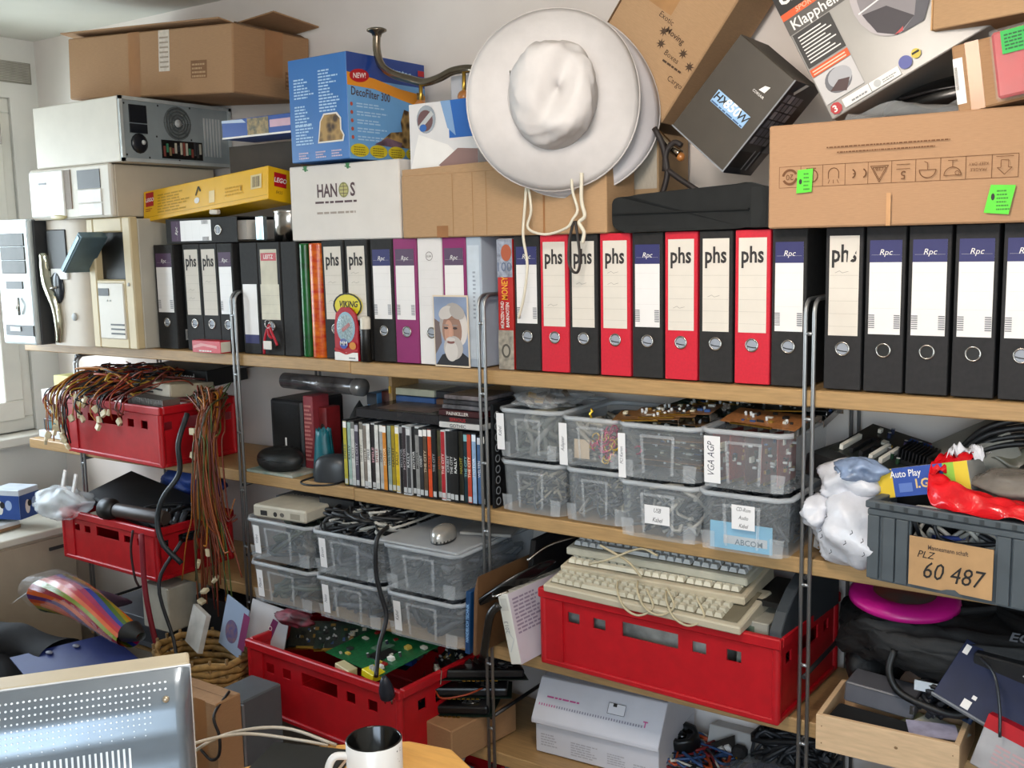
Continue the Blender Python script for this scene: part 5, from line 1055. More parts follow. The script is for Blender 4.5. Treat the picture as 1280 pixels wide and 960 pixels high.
# circuit cards lying in and on the boxes
n = 0
for i in range(9):
    card(('lowest', 'second lowest', 'third lowest', 'fourth lowest', 'middle', 'fourth highest', 'third highest', 'second highest', 'topmost')[i] + ' circuit card in the flat pile inside the card box', .165, .085, (.485 + .004 * (i % 3), .02, 1.085 + i * .0125), (rad(-90 + (i % 3)), 0, rad(-4 + 2 * (i % 4))), ('#5a4026', '#6b4a2c', '#3c3a2c', '#2c3a2e')[i % 4], i, bracket=(i > 5), group='cards piled in the clear box', gold=False)
for i in range(5):
    card(('nearest', 'second nearest', 'middle', 'second farthest', 'farthest')[i] + ' dark green circuit card fanned out on top of the card box', .17, .10, (.50 + .018 * i, .10 + .012 * i, 1.201 + .004 * i), (rad(-78), rad(4), rad(-32 + 6 * i)), ('#1b2a22', '#16301f', '#22302c')[i % 3], 40 + i, group='cards fanned on top of the card box')
for i in range(3):
    card(('lowest', 'middle', 'topmost')[i] + ' brown circuit card lying across the front rim of the card box', .15, .08, (.45 + .03 * i, -.03 + .02 * i, 1.197 + .006 * i), (rad(-84), rad(-3), rad(12 - 5 * i)), '#6d4c2c', 50 + i, group='brown cards on the rim of the card box')
for i in range(5):
    card(('first', 'second', 'third', 'fourth', 'fifth')[i] + ' red circuit card from the left, upright inside the clear box', .11, .10, (.618 + .032 * i, .03, 1.080), (0, rad(3 * (i % 2)), rad(78 + 3 * i)), ('#7a2a22', '#8c3428', '#5c2620')[i % 3], 60 + i, group='red cards upright in the clear box')
card('brown circuit card lying on top of the red card box', .17, .09, (.70, -.02, 1.203), (rad(-80), rad(2), rad(-6)), '#8a5a34', 71, name='circuit_card', group=None)
for i in range(3): card(('lowest', 'middle', 'topmost')[i] + ' dark circuit card in the pile behind the red card box', .15, .09, (.72, .12, 1.20 + i * .008), (rad(-82), 0, rad(10 * i)), '#1c211f', 80 + i, group='dark cards behind the red card box')
t = thing('clear_bag', 'crumpled clear plastic bag on the upper box right of the third ladder', 'bag', (.125, .10, 1.188))
def crumple(cx, cy, cz, rx, ry, rz, seed, nu=26, nv=14, amp=.25, fl=0.0):
    R_ = random.Random(seed); ph = [R_.uniform(0, 6.28) for _ in range(8)]
    def f(u, v):
        a = 6.2832 * u; e = pi * v
        k = 1 + amp * (.5 * sin(3 * a + ph[0] + 2 * e) + .35 * sin(5 * a - 3 * e + ph[1]) + .3 * sin(7 * e + ph[2] + a) + .22 * sin(9 * a + 6 * e + ph[3]) + .22 * abs(sin(11 * a + 9 * e + ph[5])) + .16 * abs(sin(17 * e - 8 * a + ph[6])) - .14 * abs(sin(13 * a - 15 * e + ph[7])))
        z = -cos(e); 
        return (cx + rx * k * sin(e) * cos(a), cy + ry * k * sin(e) * sin(a), cz + max(-fl if fl else -9, rz * (z + amp * .4 * sin(4 * a + ph[4]) * sin(e))))
    return f, nu * 2, nv * 2
f, nu, nv = crumple(0, 0, .018, .08, .10, .022, 3); B().m(FILM).grid(f, nu, nv).build('bag_film', t)
R_ = random.Random(5); b = B()
for i in range(14): b.m(mat(R_.choice(('#b08a3a', '#7c7468', '#5a4a3a', '#a8a49a')), .3, .4)).cbox((R_.uniform(-.05, .05), R_.uniform(-.06, .06), R_.uniform(.008, .028)), (.02, .012, .006), (R_.random(), R_.random(), R_.random()))
b.build('bagged_parts', t)
R_ = random.Random(6); b = B()
t = thing('slotted_panel', 'black slotted metal panel standing beside the disc row', 'panel', (.013, .06, Z2 + .001))
B().m(mat('#232426', .4, .5)).box((-.004, -.05, 0), (.004, .20, .26)).build('panel_body', t)
for i in range(9): B().m(GREY).lathe([(.0075, 0), (.009, .001), (.0105, 0)], 14, Matrix.Translation((.0042, -.035, .015 + i * .027)) @ Matrix.Rotation(pi / 2, 4, 'Y')).build('ring_hole', t)
# right of the fourth ladder
t = thing('white_plastic_bag', 'crumpled white plastic carrier bag on the second board by the grey crate', 'bag', (.892, .03, Z2 + .001))
WB = mat('#d2d2d8', .35, var=.05, scale=26, bump=.9)
f, nu, nv = crumple(.01, -.02, .075, .085, .085, .080, 11, 34, 18, .20); B().m(WB).grid(f, nu, nv).build('bag_body', t)
f, nu, nv = crumple(-.005, .0, .165, .062, .06, .045, 14, 30, 14, .22); B().m(WB).grid(f, nu, nv).build('bag_top', t)
f, nu, nv = crumple(-.065, -.03, .10, .035, .05, .035, 17, 20, 10, .25); B().m(WB).grid(f, nu, nv).build('bag_fold', t)
b = B().m(mat('#4e5058', .6)); R_ = random.Random(9)
for i in range(9):
    a = R_.uniform(-2.3, -.8); z = R_.uniform(.03, .12); x, y = .012 + .088 * cos(a), -.022 + .096 * sin(a); b.tube([(x, y, z), (x + .005, y - .001, z + .004), (x + .003, y, z + .009)], .0008, 4)
b.build('scribble_print', t)
t = thing('blue_bottle', 'blue-grey rolled film bundle on the white carrier bag', 'film roll', (.905, .0, Z2 + .20)); t['label'] = 'blue-grey rolled plastic bundle tucked into the white carrier bag'
f, nu, nv = crumple(0, 0, -.006, .044, .034, .026, 77, 22, 12, .3); B().m(mat('#8495b2', .2, var=.25, scale=30, bump=.8)).grid(f, nu, nv).build('film', t)
t = thing('gold_coil', 'small gold wire coil lying beside the fourth ladder', 'coil', (.822, .045, Z2 + .024))
B().m(GOLD).tube([(.010 * cos(i * .9), .010 * sin(i * .9), -.022 + i * .0011) for i in range(50)], .0022, 6).build('coil', t)
t, w_, d, h = simple('white_carton', 'white folded carton leaning behind the fourth ladder on the second board', 'box', .802, .86, .05, .11, Z2 + .001, Z2 + .12, plain('#d6d4d2'), (0, rad(8), rad(-25)))
t = thing('dark_tray', 'black antistatic tray leaning under the main board', 'tray', (.94, .145, 1.115), (rad(0), rad(11), rad(-8)))
B().m(mat('#101113', .35, var=.3, scale=12, bump=.1)).box((-.15, -.11, -.05), (.13, .11, 0)).build('tray_body', t, .006)
t = thing('tray_support', 'dark carton under the black antistatic tray', 'box', (.93, .17, Z2 + .001)); B().m(mat('#17181a', .5)).box((-.11, -.07, 0), (.13, .10, .10)).build('body', t, .002)
board('main board with blue and grey ports lying on the black antistatic tray', .25, .19, (.965, .125, 1.140), (rad(8), rad(12), rad(-10)), '#1f2422', 91)
t = thing('game_carton', 'blue, yellow and green printed box with white lettering behind the grey crate', 'box', (1.030, .045, 1.088), (rad(-8), rad(-13), rad(-3)))
B().m(plain('#c3c1bb', .5)).box((-.09, -.06, 0), (.09, .06, .055)).build('body', t, .001)
p = Pr((-.09, -.06, 0)); p.rect(0, 0, .04, .055, plain('#d8b52a')); p.rect(.04, 0, .135, .055, plain('#26489a')); p.rect(.135, 0, .155, .055, plain('#86b83a')); p.rect(.155, 0, .18, .055, plain('#d6bb2e')); p.text('Auto Play', .065, .037, .013, WHITE, bold=1, sx=.8); p.text('I.G.O.', .108, .014, .017, plain('#d8b878'), bold=2, sx=.9); p.rect(.05, .008, .075, .025, plain('#5a75b8')); p.done('front_print', t)
t = thing('grey_carton', 'plain grey cardboard box with a raised corner behind the printed box', 'box', (1.135, .17, 1.085), (rad(10), rad(-28), rad(15)))
B().m(mat('#8d8b82', .8)).box((-.08, -.05, 0), (.06, .06, .12)).build('body', t, .002)
# grey stacking crate
gx, gy = 1.155, .020
g = thing('grey_crate', 'dark grey stacking crate with a brown paper label numbered 60 487', 'crate', (gx, gy, Z2 + .001), (0, 0, rad(-9))); w_, d, h = .40, .26, .150; GC = mat('#4c5358', .5, var=.06)
b = B().m(GC); wall_cells(b, w_ - .02, h, .006, [(-.115, .098, .035, .128)], lambda u, q, z: (u, -d / 2 + .008 + q, z)); wall_cells(b, w_ - .02, h, .006, [], lambda u, q, z: (-u, d / 2 - .008 - q, z)); wall_cells(b, d - .02, h, .006, [], lambda u, q, z: (w_ / 2 - .008 - q, u, z)); wall_cells(b, d - .02, h, .006, [], lambda u, q, z: (-w_ / 2 + .008 + q, -u, z)); b.box((-w_ / 2 + .01, -d / 2 + .01, 0), (w_ / 2 - .01, d / 2 - .01, .006)); b.build('crate_walls', g)
b = B().m(GC)
for a, c in (((-w_ / 2, -d / 2), (w_ / 2, -d / 2 + .018)), ((-w_ / 2, d / 2 - .018), (w_ / 2, d / 2)), ((-w_ / 2, -d / 2 + .018), (-w_ / 2 + .018, d / 2 - .018)), ((w_ / 2 - .018, -d / 2 + .018), (w_ / 2, d / 2 - .018))): b.box((*a, h - .010), (*c, h + .004)); b.box((a[0] + .003, a[1] + .003, h - .024), (c[0] - .003, c[1] - .003, h - .012))
b.build('rim', g, .002)
for x in (-.195, -.165, -.14, .04, .066, .12, .145): B().m(GC).box((x, -d / 2 + .001, .004), (x + .022, -d / 2 + .010, h - .024)).build('rib', g, .001)
for i in range(14): B().m(mat('#33383c', .5)).box((-.18 + i * .027, -d / 2 - .0006, h - .008), (-.172 + i * .027, -d / 2 + .001, h + .001)).build('rim_notch', g)
pl = B().m(mat('#b38c60', .7, var=.08, scale=20)).box((-.112, -d / 2 - .004, .010), (.036, -d / 2 - .002, .102)).build('paper_label', g)
p = Pr((-.112, -d / 2 - .0042, .010)); p.text('Mannesmann schaft', .07, .072, .0085, INKB, bold=1, sx=.75); p.text('PLZ', .03, .055, .013, INK, shear=.3); p.text('60 487', .078, .018, .032, INK, shear=.25, sx=.85); p.poly([(.05, -.004), (.10, -.004), (.085, .006), (.07, .004)], GC); p.done('label_writing', pl)
tangle('loose_cables', 'white and black cables inside the grey crate', 'cables', (gx - .15, gy - .085, Z2 + .03), (gx + .14, gy + .07, Z2 + .135), 26, ('#c9c6bd', '#b5b2aa', '#2c2d30', '#3a4fa0'), .0042, 15, 6)
t = thing('red_plastic_bag', 'shiny red and white plastic bag lying across the grey crate', 'bag', (gx + .015, gy, Z2 + .150), (0, 0, rad(-9)))
RB = mat('#d2141e', .18, var=.12, scale=34, bump=.9)
def ribbon(pts, wd, seed, b, m_):
    R_ = random.Random(seed); P_ = cable_pts(pts, 10); b.m(m_)
    b.grid(lambda u, v: tuple(P_[min(len(P_) - 1, int(u * (len(P_) - 1) + .5))] + V((.006 * sin(9 * u + 5 * v), wd * (v - .5) * .9, wd * .38 * sin(pi * v) + .007 * sin(13 * u + 7 * v) + .007 * abs(sin(29 * u - 11 * v)) + .004 * sin(47 * u + 19 * v)))), len(P_) - 1, 14)
b = B(); ribbon([V((-.07, .02, .055)), V((-.11, -.02, .05)), V((-.115, -.06, .02)), V((-.05, -.09, .008)), V((.05, -.095, .0)), V((.13, -.09, .005)), V((.17, -.04, .05)), V((.165, .03, .07))], .085, 3, b, RB); b.build('bag_body', t, 0, 1, .001)
b = B(); ribbon([V((-.10, -.03, .085)), V((-.08, .0, .085)), V((-.05, .02, .08))], .03, 4, b, WB); b.build('white_fold', t); b = B(); ribbon([V((.14, -.11, .03)), V((.18, -.09, .04))], .06, 5, b, WB); b.build('white_print', t)
f, nu, nv = crumple(.045, .0, .045, .10, .07, .028, 22, 30, 12, .16); B().m(mat('#8d857c', .2, var=.2, scale=14, alpha=.75)).grid(f, nu, nv).build('film_packet', t)
tag(B().m(mat('#6b6a5c', .35, var=.3, scale=14, alpha=.9)).grid(lambda u, v: (1.10 + .13 * u, .10 + .05 * v, 1.145 + .03 * sin(pi * v) + .012 * sin(8 * u + 3 * v)), 16, 8).build('packet', None, 0, 1, .002), 'olive foil packet behind the red plastic bag', 'packet')
b = B().m(mat('#151517', .5))
for k in range(4): b.tube(cable_pts([(1.06, .08 + .01 * k, 1.13 + .01 * k), (1.12, .10, 1.175 + .014 * k), (1.22, .12, 1.19 + .016 * k), (1.36, .14, 1.185 + .014 * k)], 6), .0065, 8)
tag(b.build('black_cable_loop', None), 'black looped power cables arching behind the red plastic bag', 'cables', None, 'stuff')
tag(B().m(mat('#131316', .6, var=.2, scale=16, bump=.2)).grid(lambda u, v: (1.27 + .11 * cos(6.283 * u) * sin(pi * v), .12 + .08 * sin(6.283 * u) * sin(pi * v), 1.12 - .06 * cos(pi * v) + .01 * sin(11 * u)), 26, 12).build('black_bundle'), 'black fabric bundle at the right edge behind the grey crate', 'bundle')
# ------------------------------------------------------------------ third board
c2 = crate('stacking_crate', 'red stacking crate with a black flashlight on the third board, under the wire crate', .515, .30, .165, (-1.392, .022, Z3 + .001), rad(-1.5))
t = thing('flashlight', 'long black flashlight lying across the rim of the lower left red crate', 'flashlight', (-1.26, -.105, Z3 + .196), (0, rad(90), rad(4)))
BR2 = mat('#3a302c', .4, var=.1)
B().m(BR2).lathe([(.019, -.10), (.022, -.09), (.022, .12), (.019, .13)], 20, None, True).build('barrel', t); B().m(BLK).lathe([(.022, -.15), (.034, -.148), (.034, -.115), (.023, -.095)], 20, None, True).build('head', t)
B().m(BLKG).lathe([(.0005, -.1495), (.028, -.1492)], 20).build('lens', t)
t, w_, d, h = simple('black_device', 'flat black device leaning in the lower left red crate', 'device', -1.60, -1.22, -.06, .13, Z3 + .17, Z3 + .205, mat('#17181a', .45, var=.2), (rad(14), rad(9), 0), .006)
p = face_of(w_, d, h, 'front'); p.rect(.05, .008, .18, .020, mat('#2b3038', .2)); p.done('device_slot', t)
t = thing('blue_cloth', 'dark blue cloth bundle behind the black device', 'cloth', (-1.34, .19, Z3 + .225)); f, nu, nv = crumple(0, 0, 0, .13, .06, .055, 31); B().m(mat('#1d3f8c', .6, var=.2, scale=14)).grid(f, nu, nv).build('cloth_folds', t)
tangle('dark_parts', 'heap of black plugs and adapters in the lower left red crate', 'parts', (-1.30, -.08, Z3 + .08), (-1.16, .13, Z3 + .20), 30, ('#17181a', '#26282b', '#101113', '#3a3d42'), .008, 33, 4, group=None)
t, w_, d, h = simple('power_adapter', 'black mains adapter with a white spot upright in the lower left red crate', 'adapter', -1.20, -1.16, .06, .11, Z3 + .12, Z3 + .235, mat('#232427', .5)); B().m(WHITE).ball((0, -.026, .09), .004, 8).build('indicator_light', t)
t = thing('clear_bag', 'crumpled clear plastic bag hanging over the left corner of the lower red crate', 'bag', (-1.62, -.13, Z3 + .19)); f, nu, nv = crumple(0, 0, 0, .10, .07, .055, 41, 30, 16, .3); B().m(mat('#dfe6ea', .1, alpha=.45, var=.05)).grid(f, nu, nv).build('bag_film', t)
t = thing('white_clip', 'white U-shaped plastic clip sticking out of the clear bag', 'clip', (-1.585, -.13, Z3 + .235), (0, rad(22), 0)); b = B().m(WHITE)
b.box((-.035, 0, 0), (-.022, .006, .06)).box((.022, 0, 0), (.035, .006, .075)).box((-.035, 0, -.010), (.035, .006, .004)); b.build('clip_body', t, .001)
tag(B().m(mat('#7c1626', .6)).tube(cable_pts([(-1.175, -.155, .74), (-1.17, -.16, .60), (-1.15, -.165, .50), (-1.12, -.16, .36), (-1.10, -.15, .30)]), .009, 6).build('red_strap'), 'dark red strap hanging down in front of the lower left crate', 'strap')
tag(B().m(mat('#2a1416', .6)).tube(cable_pts([(-1.215, -.155, .745), (-1.225, -.16, .68), (-1.215, -.16, .60), (-1.205, -.155, .57)]), .004, 6).build('thin_cable'), 'thin dark cable hanging beside the red strap', 'cable')
tag(B().m(mat('#1b1c20', .5)).tube(cable_pts([(-1.06, -.10, .72), (-1.10, -.16, .60), (-1.05, -.16, .44), (-.98, -.20, .38), (-.90, -.25, .40)]), .006, 6).build('grey_cable'), 'dark grey cable curling below the hanging wire bundle', 'cable')
# clear boxes on the third board
CB = [(-.650, .262, 'left'), (-.398, .252, 'middle'), (-.147, .250, 'right')]
for x, w_, nm in CB:
    clear_box(f'lower clear box of the {nm} pair between second and third ladder', x, -.098, Z3 + .001, w_, .38, .123, ('v', -w_ * .36, .02, .024, .08, {'left': 'Mäuse', 'middle': 'Netz', 'right': 'Kabel'}[nm]))
    clear_box(f'upper clear box of the {nm} pair between second and third ladder', x - .004, -.098, Z3 + .127, w_ + .004, .38, .123, None if nm == 'right' else ('v', -w_ * .36, .02, .024, .082, {'left': 'Video', 'middle': 'Strom'}[nm]), lid=(nm == 'right'))
for i, (x, w_, nm) in enumerate(CB):
    for j, (lv, z) in enumerate((('lower', Z3 + .012), ('upper', Z3 + .138))):
        cols = [('#3c4434', '#55514a', '#2a3034', '#5f5c52'), ('#34373d', '#4a4d54', '#5a5c60', '#26282d'), ('#383b40', '#22252a', '#50535a', '#5c5d60')][i]
        tangle('loose_cables', f'cables and small parts inside the {lv} clear box of the {nm} pair', 'cables', (x - w_ * .38, -.06, z), (x + w_ * .38, .24, z + .085), 24, cols, .007, 50 + i * 2 + j, 6)
t, w_, d, h = simple('video_box', 'beige external video box with sockets lying on the left upper clear box', 'device', -.755, -.56, -.085, .06, Z3 + .252, Z3 + .287, mat('#b9b2a2', .45), (0, 0, rad(4)), .005)
p = face_of(w_, d, h, 'front'); p.rect(.03, .008, .055, .022, INK); p.done('socket', t)
for k_ in range(3):
    p = face_of(w_, d, h, 'front'); (p.ell(.085, .015, .007, .007, INK), p.done('socket', t)) if k_ == 0 else (p.ell(.11, .016, .008, .006, plain('#5a5550')), p.done('socket', t)) if k_ == 1 else (p.rect(.14, .008, .175, .024, plain('#8f8878')), p.done('type_plate', t))
t, w_, d, h = simple('grey_leaflet', 'dark grey leaflet with white lettering behind the video box', 'leaflet', -.86, -.68, .10, .20, Z3 + .252, Z3 + .258, mat('#777a7c', .6), bev=0)
p = Pr((-w_ / 2, -d / 2, h), (1, 0, 0), (0, 1, 0)); p.text('PALMTEST', .09, .02, .022, WHITE, bold=1, sx=.9); p.done('lettering', t)
tangle('cable_heap', 'heap of black and white cables spilling out of the middle upper clear box', 'cables', (-.52, -.09, Z3 + .235), (-.27, .18, Z3 + .302), 42, ('#17181a', '#202226', '#26282c', '#b9b6ae', '#111214'), .0042, 71, 7)
t, w_, d, h = simple('black_box', 'black box lying behind the video box under the second board', 'box', -.60, -.47, .02, .20, Z3 + .262, Z3 + .305, mat('#1b1c1e', .5))
tag(B().m(mat('#15161a', .5)).tube(cable_pts([(-.285, -.05, .86), (-.268, -.112, .845), (-.272, -.116, .76), (-.262, -.112, .70), (-.25, -.108, .64), (-.24, -.15, .58), (-.20, -.21, .53)], 6), .006, 8).build('power_cable'), 'black power cord hanging between middle and right clear boxes', 'cord')
pc_ = bpy.data.objects['power_cable']; pc_['label'] = 'black power cord with a mains plug hanging between middle and right clear boxes'; t = thing('plug', None, None, (-.148, -.232, .515), (rad(15), 0, .3)); t.parent = pc_; B().m(mat('#1f2430', .4)).lathe([(.006, .04), (.013, .025), (.019, .0), (.019, -.018), (.016, -.022)], 18, None, True).build('plug_body', t); b = B().m(CHROME); [b.tube([(s * .009, 0, -.022), (s * .009, 0, -.04)], .0024, 8) for s in (-1, 1)]; b.build('pin', t)
t = thing('computer_mouse', 'silver and black computer mouse on the lid of the right clear box', 'mouse', (-.125, -.02, Z3 + .259), (0, 0, rad(-70)))
B().m(mat('#a9a7a2', .25, .5)).grid(lambda u, v: (.055 * cos(6.283 * u) * (1 - v ** 3), .030 * sin(6.283 * u) * (1 - v ** 3), .004 + .032 * (1 - (1 - v) ** 2)), 26, 10).build('mouse_shell', t); B().m(BLK).lathe([(.029, 0), (.029, .008), (.0005, .009)], 22, Matrix.Diagonal((1.9, 1.03, 1, 1))).build('mouse_base', t)
t, w_, d, h = simple('crumpled_papers', 'crumpled grey papers on the lid behind the silver mouse', 'papers', -.14, .0, .05, .20, Z3 + .2592, Z3 + .267, mat('#9a9894', .6, var=.2, scale=12), (0, 0, .3))
# leaning boards left of the keyboard crate
def slab(name, label, cat, px_b0, px_b1, z0, hgt, th, mt, lean, yw):
    t = thing(name, label, cat, px_b0, (0, lean, yw)); return t
t = thing('blue_binder_book', 'dark blue large book standing beside the right clear boxes', 'book', (-.010, -.085, Z3 - .045 + .046), (0, rad(3), 0))
B().m(mat('#0f3a64', .45, var=.06)).box((-.008, 0, 0), (.006, .30, .160)).build('cover', t, .001); p = Pr((-.008, 0, 0)); p.text('HANDBUCH TECHNIK', .0105, .08, .0085, plain('#8fb6dc'), rot=pi / 2, bold=1, sx=.8); p.done('spine_lettering', t)
t = thing('brown_board', 'brown hardboard panel leaning beside the dark blue book', 'panel', (.006, -.085, Z3 + .001), (0, rad(3), rad(-2)))
B().m(mat('#6a4a2e', .55, var=.08, scale=20)).prism([(0, .0), (.010, 0), (.010, .205), (.0, .165)], 0, .36).build('panel_body', t, .002)
t = thing('table_lamp', 'black folding desk lamp lying on the brown panel', 'lamp', (.058, -.075, Z3 + .01), (0, 0, 0))
b = B().m(mat('#17130f', .3, var=.1)); b.tube(cable_pts([(-.012, -.02, .0), (.0, -.02, .06), (.012, -.02, .11), (.03, -.01, .135)]), .010, 10); b.build('lamp_arm', t)
B().m(BLKG).grid(lambda u, v: (-.035 + .12 * v + .01 * cos(6.283 * u), .0 + .14 * v + .028 * cos(6.283 * u) * sin(pi * (.12 + .8 * v)), .125 + .085 * v + .018 * sin(6.283 * u) * sin(pi * (.12 + .8 * v))), 20, 10).build('lamp_head', t)
B().m(CHROME).tube(cable_pts([(.0, .01, .15), (.02, -.015, .155), (.045, .01, .165)]), .003, 8).build('lamp_wire', t); B().m(CHROME).tube(cable_pts([(.04, .10, .215), (.07, .15, .245), (.12, .20, .262)]), .003, 8).build('lamp_rim', t)
t, w_, d, h = simple('black_folder', 'black flat folder standing behind the desk lamp', 'folder', .055, .070, .05, .31, Z3 + .001, Z3 + .275, mat('#131416', .5), (0, rad(8), 0))
t = thing('white_box', 'white software carton leaning against the red keyboard crate', 'box', (.150, -.085, Z3 + .009), (0, rad(-13), rad(-4)))
B().m(plain('#d3d0c6', .5)).box((-.032, 0, 0), (.0, .27, .17)).build('body', t, .001)
p = Pr((-.032, 0, 0)); p.text('2013', .016, .09, .012, GREY, rot=pi / 2, sx=.9); p.rect(.006, .13, .026, .16, plain('#bdbab2')); p.line([(.008, .03), (.024, .06), (.012, .08)], .002, LGREY); p.done('spine_print', t)
p = Pr((.0, 0, 0), (0, 1, 0)); p.rect(0, 0, .27, .17, plain('#c4bcc4')); p.para(.012, .07, .13, .16, 10, plain('#8d7f92'), .5, 6); p.rect(.14, .02, .26, .15, plain('#b9b4c6')); p.done('side_print', t)
p = Pr((-.032, 0, .17), (1, 0, 0), (0, 1, 0)); p.para(.006, .04, .026, .22, 9, GREY, .4, 3); p.done('top_print', t)
c3 = crate('stacking_crate', 'large red stacking crate under three beige keyboards on the third board', .605, .36, .188, (.478, .128, Z3 + .001), rad(-2.5))
# keyboards
KB = mat('#b8ad96', .5, var=.03); KC = mat('#c2bba6', .5, var=.02)
def keyboard(label, loc, rot, body=KB, keys=KC, w_=.455, d=.165):
    t = thing('keyboard', label, 'keyboard', loc, rot, 'beige keyboards on the red crate')
    fn = lambda x, y, z: (y, x, z)
    B().m(body).prism([(-d / 2, 0), (d / 2, 0), (d / 2, .034), (d * .32, .034), (-d / 2, .018)], -w_ / 2, w_ / 2, fn).build('keyboard_body', t, .003)
    b = B().m(keys)
    for r in range(6):
        y = -d * .40 + r * .0205 + (.006 if r == 5 else 0); z = .022 + (y + d / 2) / (d * .82) * .016
        for k in range(21):
            x = -w_ * .47 + k * .0205 + (.004 if k > 14 else 0) + (.004 if k > 17 else 0)
            if r == 0 and 3 < k < 10: continue
            b.frustum((x, y, x + .0185, y + .0175), (x + .003, y + .002, x + .0155, y + .0145), z - .002, z + .008)
        if r == 0: x = -w_ * .47 + 4 * .0205; b.frustum((x, y, x + .12, y + .0175), (x + .003, y + .002, x + .117, y + .0145), z - .002, z + .007)
    tag(b.build('keycaps', t), kind='stuff'); zz = lambda y: .0196 + (y + d / 2) / (d * .82) * .016
    B().m(mat('#6f6753', .7)).poly([(-w_ * .475, -d * .42, zz(-d * .42)), (w_ * .475, -d * .42, zz(-d * .42)), (w_ * .475, d * .36, zz(d * .36)), (-w_ * .475, d * .36, zz(d * .36))]).build('key_bed', t)
    return t
keyboard('beige keyboard lowest of the three, lying on the crate rim', (.445, .02, Z3 + .194), (rad(6), 0, rad(-3)), w_=.50)
keyboard('beige keyboard in the middle of the three, turned slightly over the crate', (.440, .085, Z3 + .228), (rad(5), rad(-1), rad(-2)), mat('#b8ab92', .5), mat('#d6cfba', .5), .47)
keyboard('pale grey keyboard topmost of the three under the second board', (.435, .115, Z3 + .258), (rad(2), 0, rad(-1)), mat('#b4b09f', .5), mat('#b9bcbc', .5), .46)
cb = mat('#b7a98a', .5)
b = B().m(cb)
for k, (x, z) in enumerate(((.40, .79), (.45, .80), (.52, .79))):
    b.tube(cable_pts([(x - .02, -.03, z + .03), (x + .0, -.068, z + .02), (x + .02, -.074, z - .01), (x + .055, -.072, z - .022), (x + .085, -.064, z + .0), (x + .06, -.045, z + .032)], 6), .0028, 6)
b.tube(cable_pts([(.30, -.02, .845), (.36, -.035, .87), (.42, .0, .895), (.47, -.01, .89)], 6), .0028, 6); b.tube(cable_pts([(.33, -.02, .895), (.40, -.02, .868), (.44, -.03, .84)], 6), .0028, 6)
tag(b.build('keyboard_cable'), 'beige keyboard cables looping over the front of the keyboards', 'cables', None, 'stuff')
t, w_, d, h = simple('grey_device', 'grey device with connectors in the red crate beside the dark curved panel', 'device', .66, .73, -.02, .18, Z3 + .10, Z3 + .20, mat('#9a968a', .5)); p = face_of(w_, d, h, 'front'); p.rect(.01, .07, .04, .09, plain('#5e6b58')); p.done('front_print', t)
t = thing('curved_panel', 'dark grey curved plastic panel standing in the right end of the red crate', 'panel', (.752, .0, Z3 + .178), (0, 0, rad(-4)))
CPM = mat('#33383c', .4, var=.06)
pr = [(-.055, -.01), (.27, -.01), (.27, .13), (.20, .135), (.10, .12), (.03, .09), (-.02, .055), (-.05, .02)]
B().m(CPM).prism(pr, -.006, .020, lambda x, y, z: (y, x, z)).build('panel_shell', t, .002)
B().m(BLK).box((-.10, .03, .04), (-.01, .20, .052)).build('panel_shelf', t)
t, w_, d, h = simple('plastic_housing', 'pale grey plastic housings inside the red crate under the keyboards', 'housing', .215, .640, .0, .24, Z3 + .010, Z3 + .165, mat('#a8a59c', .5, var=.25, scale=22), (0, 0, rad(-2.5)), .004)
# black bag with disc
t = thing('black_backpack', 'large black backpack with grey lettering lying under the grey crate', 'bag', (1.135, .165, Z3 + .001)); BP = mat('#0f0f10', .7, var=.3, scale=26, bump=1.0)
def bagq(u, v):
    a = 6.2832 * u; e = pi * v; k = 1 + .04 * sin(5 * a + 3 * e) + .03 * sin(9 * a - 4 * e) + .03 * abs(sin(15 * e + 3 * a))
    sg = lambda q, p_: (abs(q) ** p_) * (1 if q > 0 else -1)
    return (.29 * k * sg(cos(a), .6) * sin(e) ** .4, .155 * k * sg(sin(a), .6) * sin(e) ** .4, .185 - .062 * sg(cos(e), .8) + .007 * sin(5 * a) + .007 * abs(sin(11 * a + 5 * e)) - .010 * abs(sin(7 * e - 6 * a)))
B().m(BP).grid(bagq, 96, 40).build('bag_body', t)
f, nu, nv = crumple(-.24, .03, .095, .06, .11, .09, 61, 26, 14, .14); B().m(BP).grid(f, nu, nv).build('side_pocket', t)
f, nu, nv = crumple(.06, .04, .07, .20, .10, .065, 67, 30, 14, .12); B().m(BP).grid(f, nu, nv).build('lower_pocket', t)
p = Pr((-.02, -.135, .232), (1, .03, 0), (0, 1.2, .6)); G2 = mat('#6d6f75', .6); p.text('EC', .12, .035, .018, G2, bold=1); p.text('ECER', .10, .008, .022, G2, bold=2, shear=.1); p.done('lettering', t)
b = B().m(mat('#0b0b0c', .5)); b.tube(cable_pts([(-.155, -.165, .19), (-.160, -.18, .15), (-.14, -.185, .115), (-.09, -.19, .10), (-.03, -.19, .095), (.0, -.185, .12), (-.01, -.17, .18)]), .0075, 6); b.tube(cable_pts([(-.02, -.18, .12), (.06, -.19, .115), (.14, -.185, .10)]), .006, 6); b.build('carry_strap', t)
B().m(mat('#c9d2da', .3)).box((-.115, -.168, .118), (-.05, -.166, .138)).build('strap_window', t)
B().m(LGREY).box((.04, -.165, .150), (.14, -.163, .1525)).build('zip', t)
t = thing('flying_disc', 'magenta flying disc with a mottled centre lying on the black backpack', 'flying disc', (.968, .120, Z3 + .262), (rad(6), rad(3), 0))
B().m(mat('#b5147a', .35, var=.05)).lathe([(.062, .012), (.075, .014), (.098, .012), (.108, .004), (.110, -.006), (.106, -.006), (.100, .004), (.075, .009), (.062, .008), (.062, .012)], 44).build('disc_rim', t)
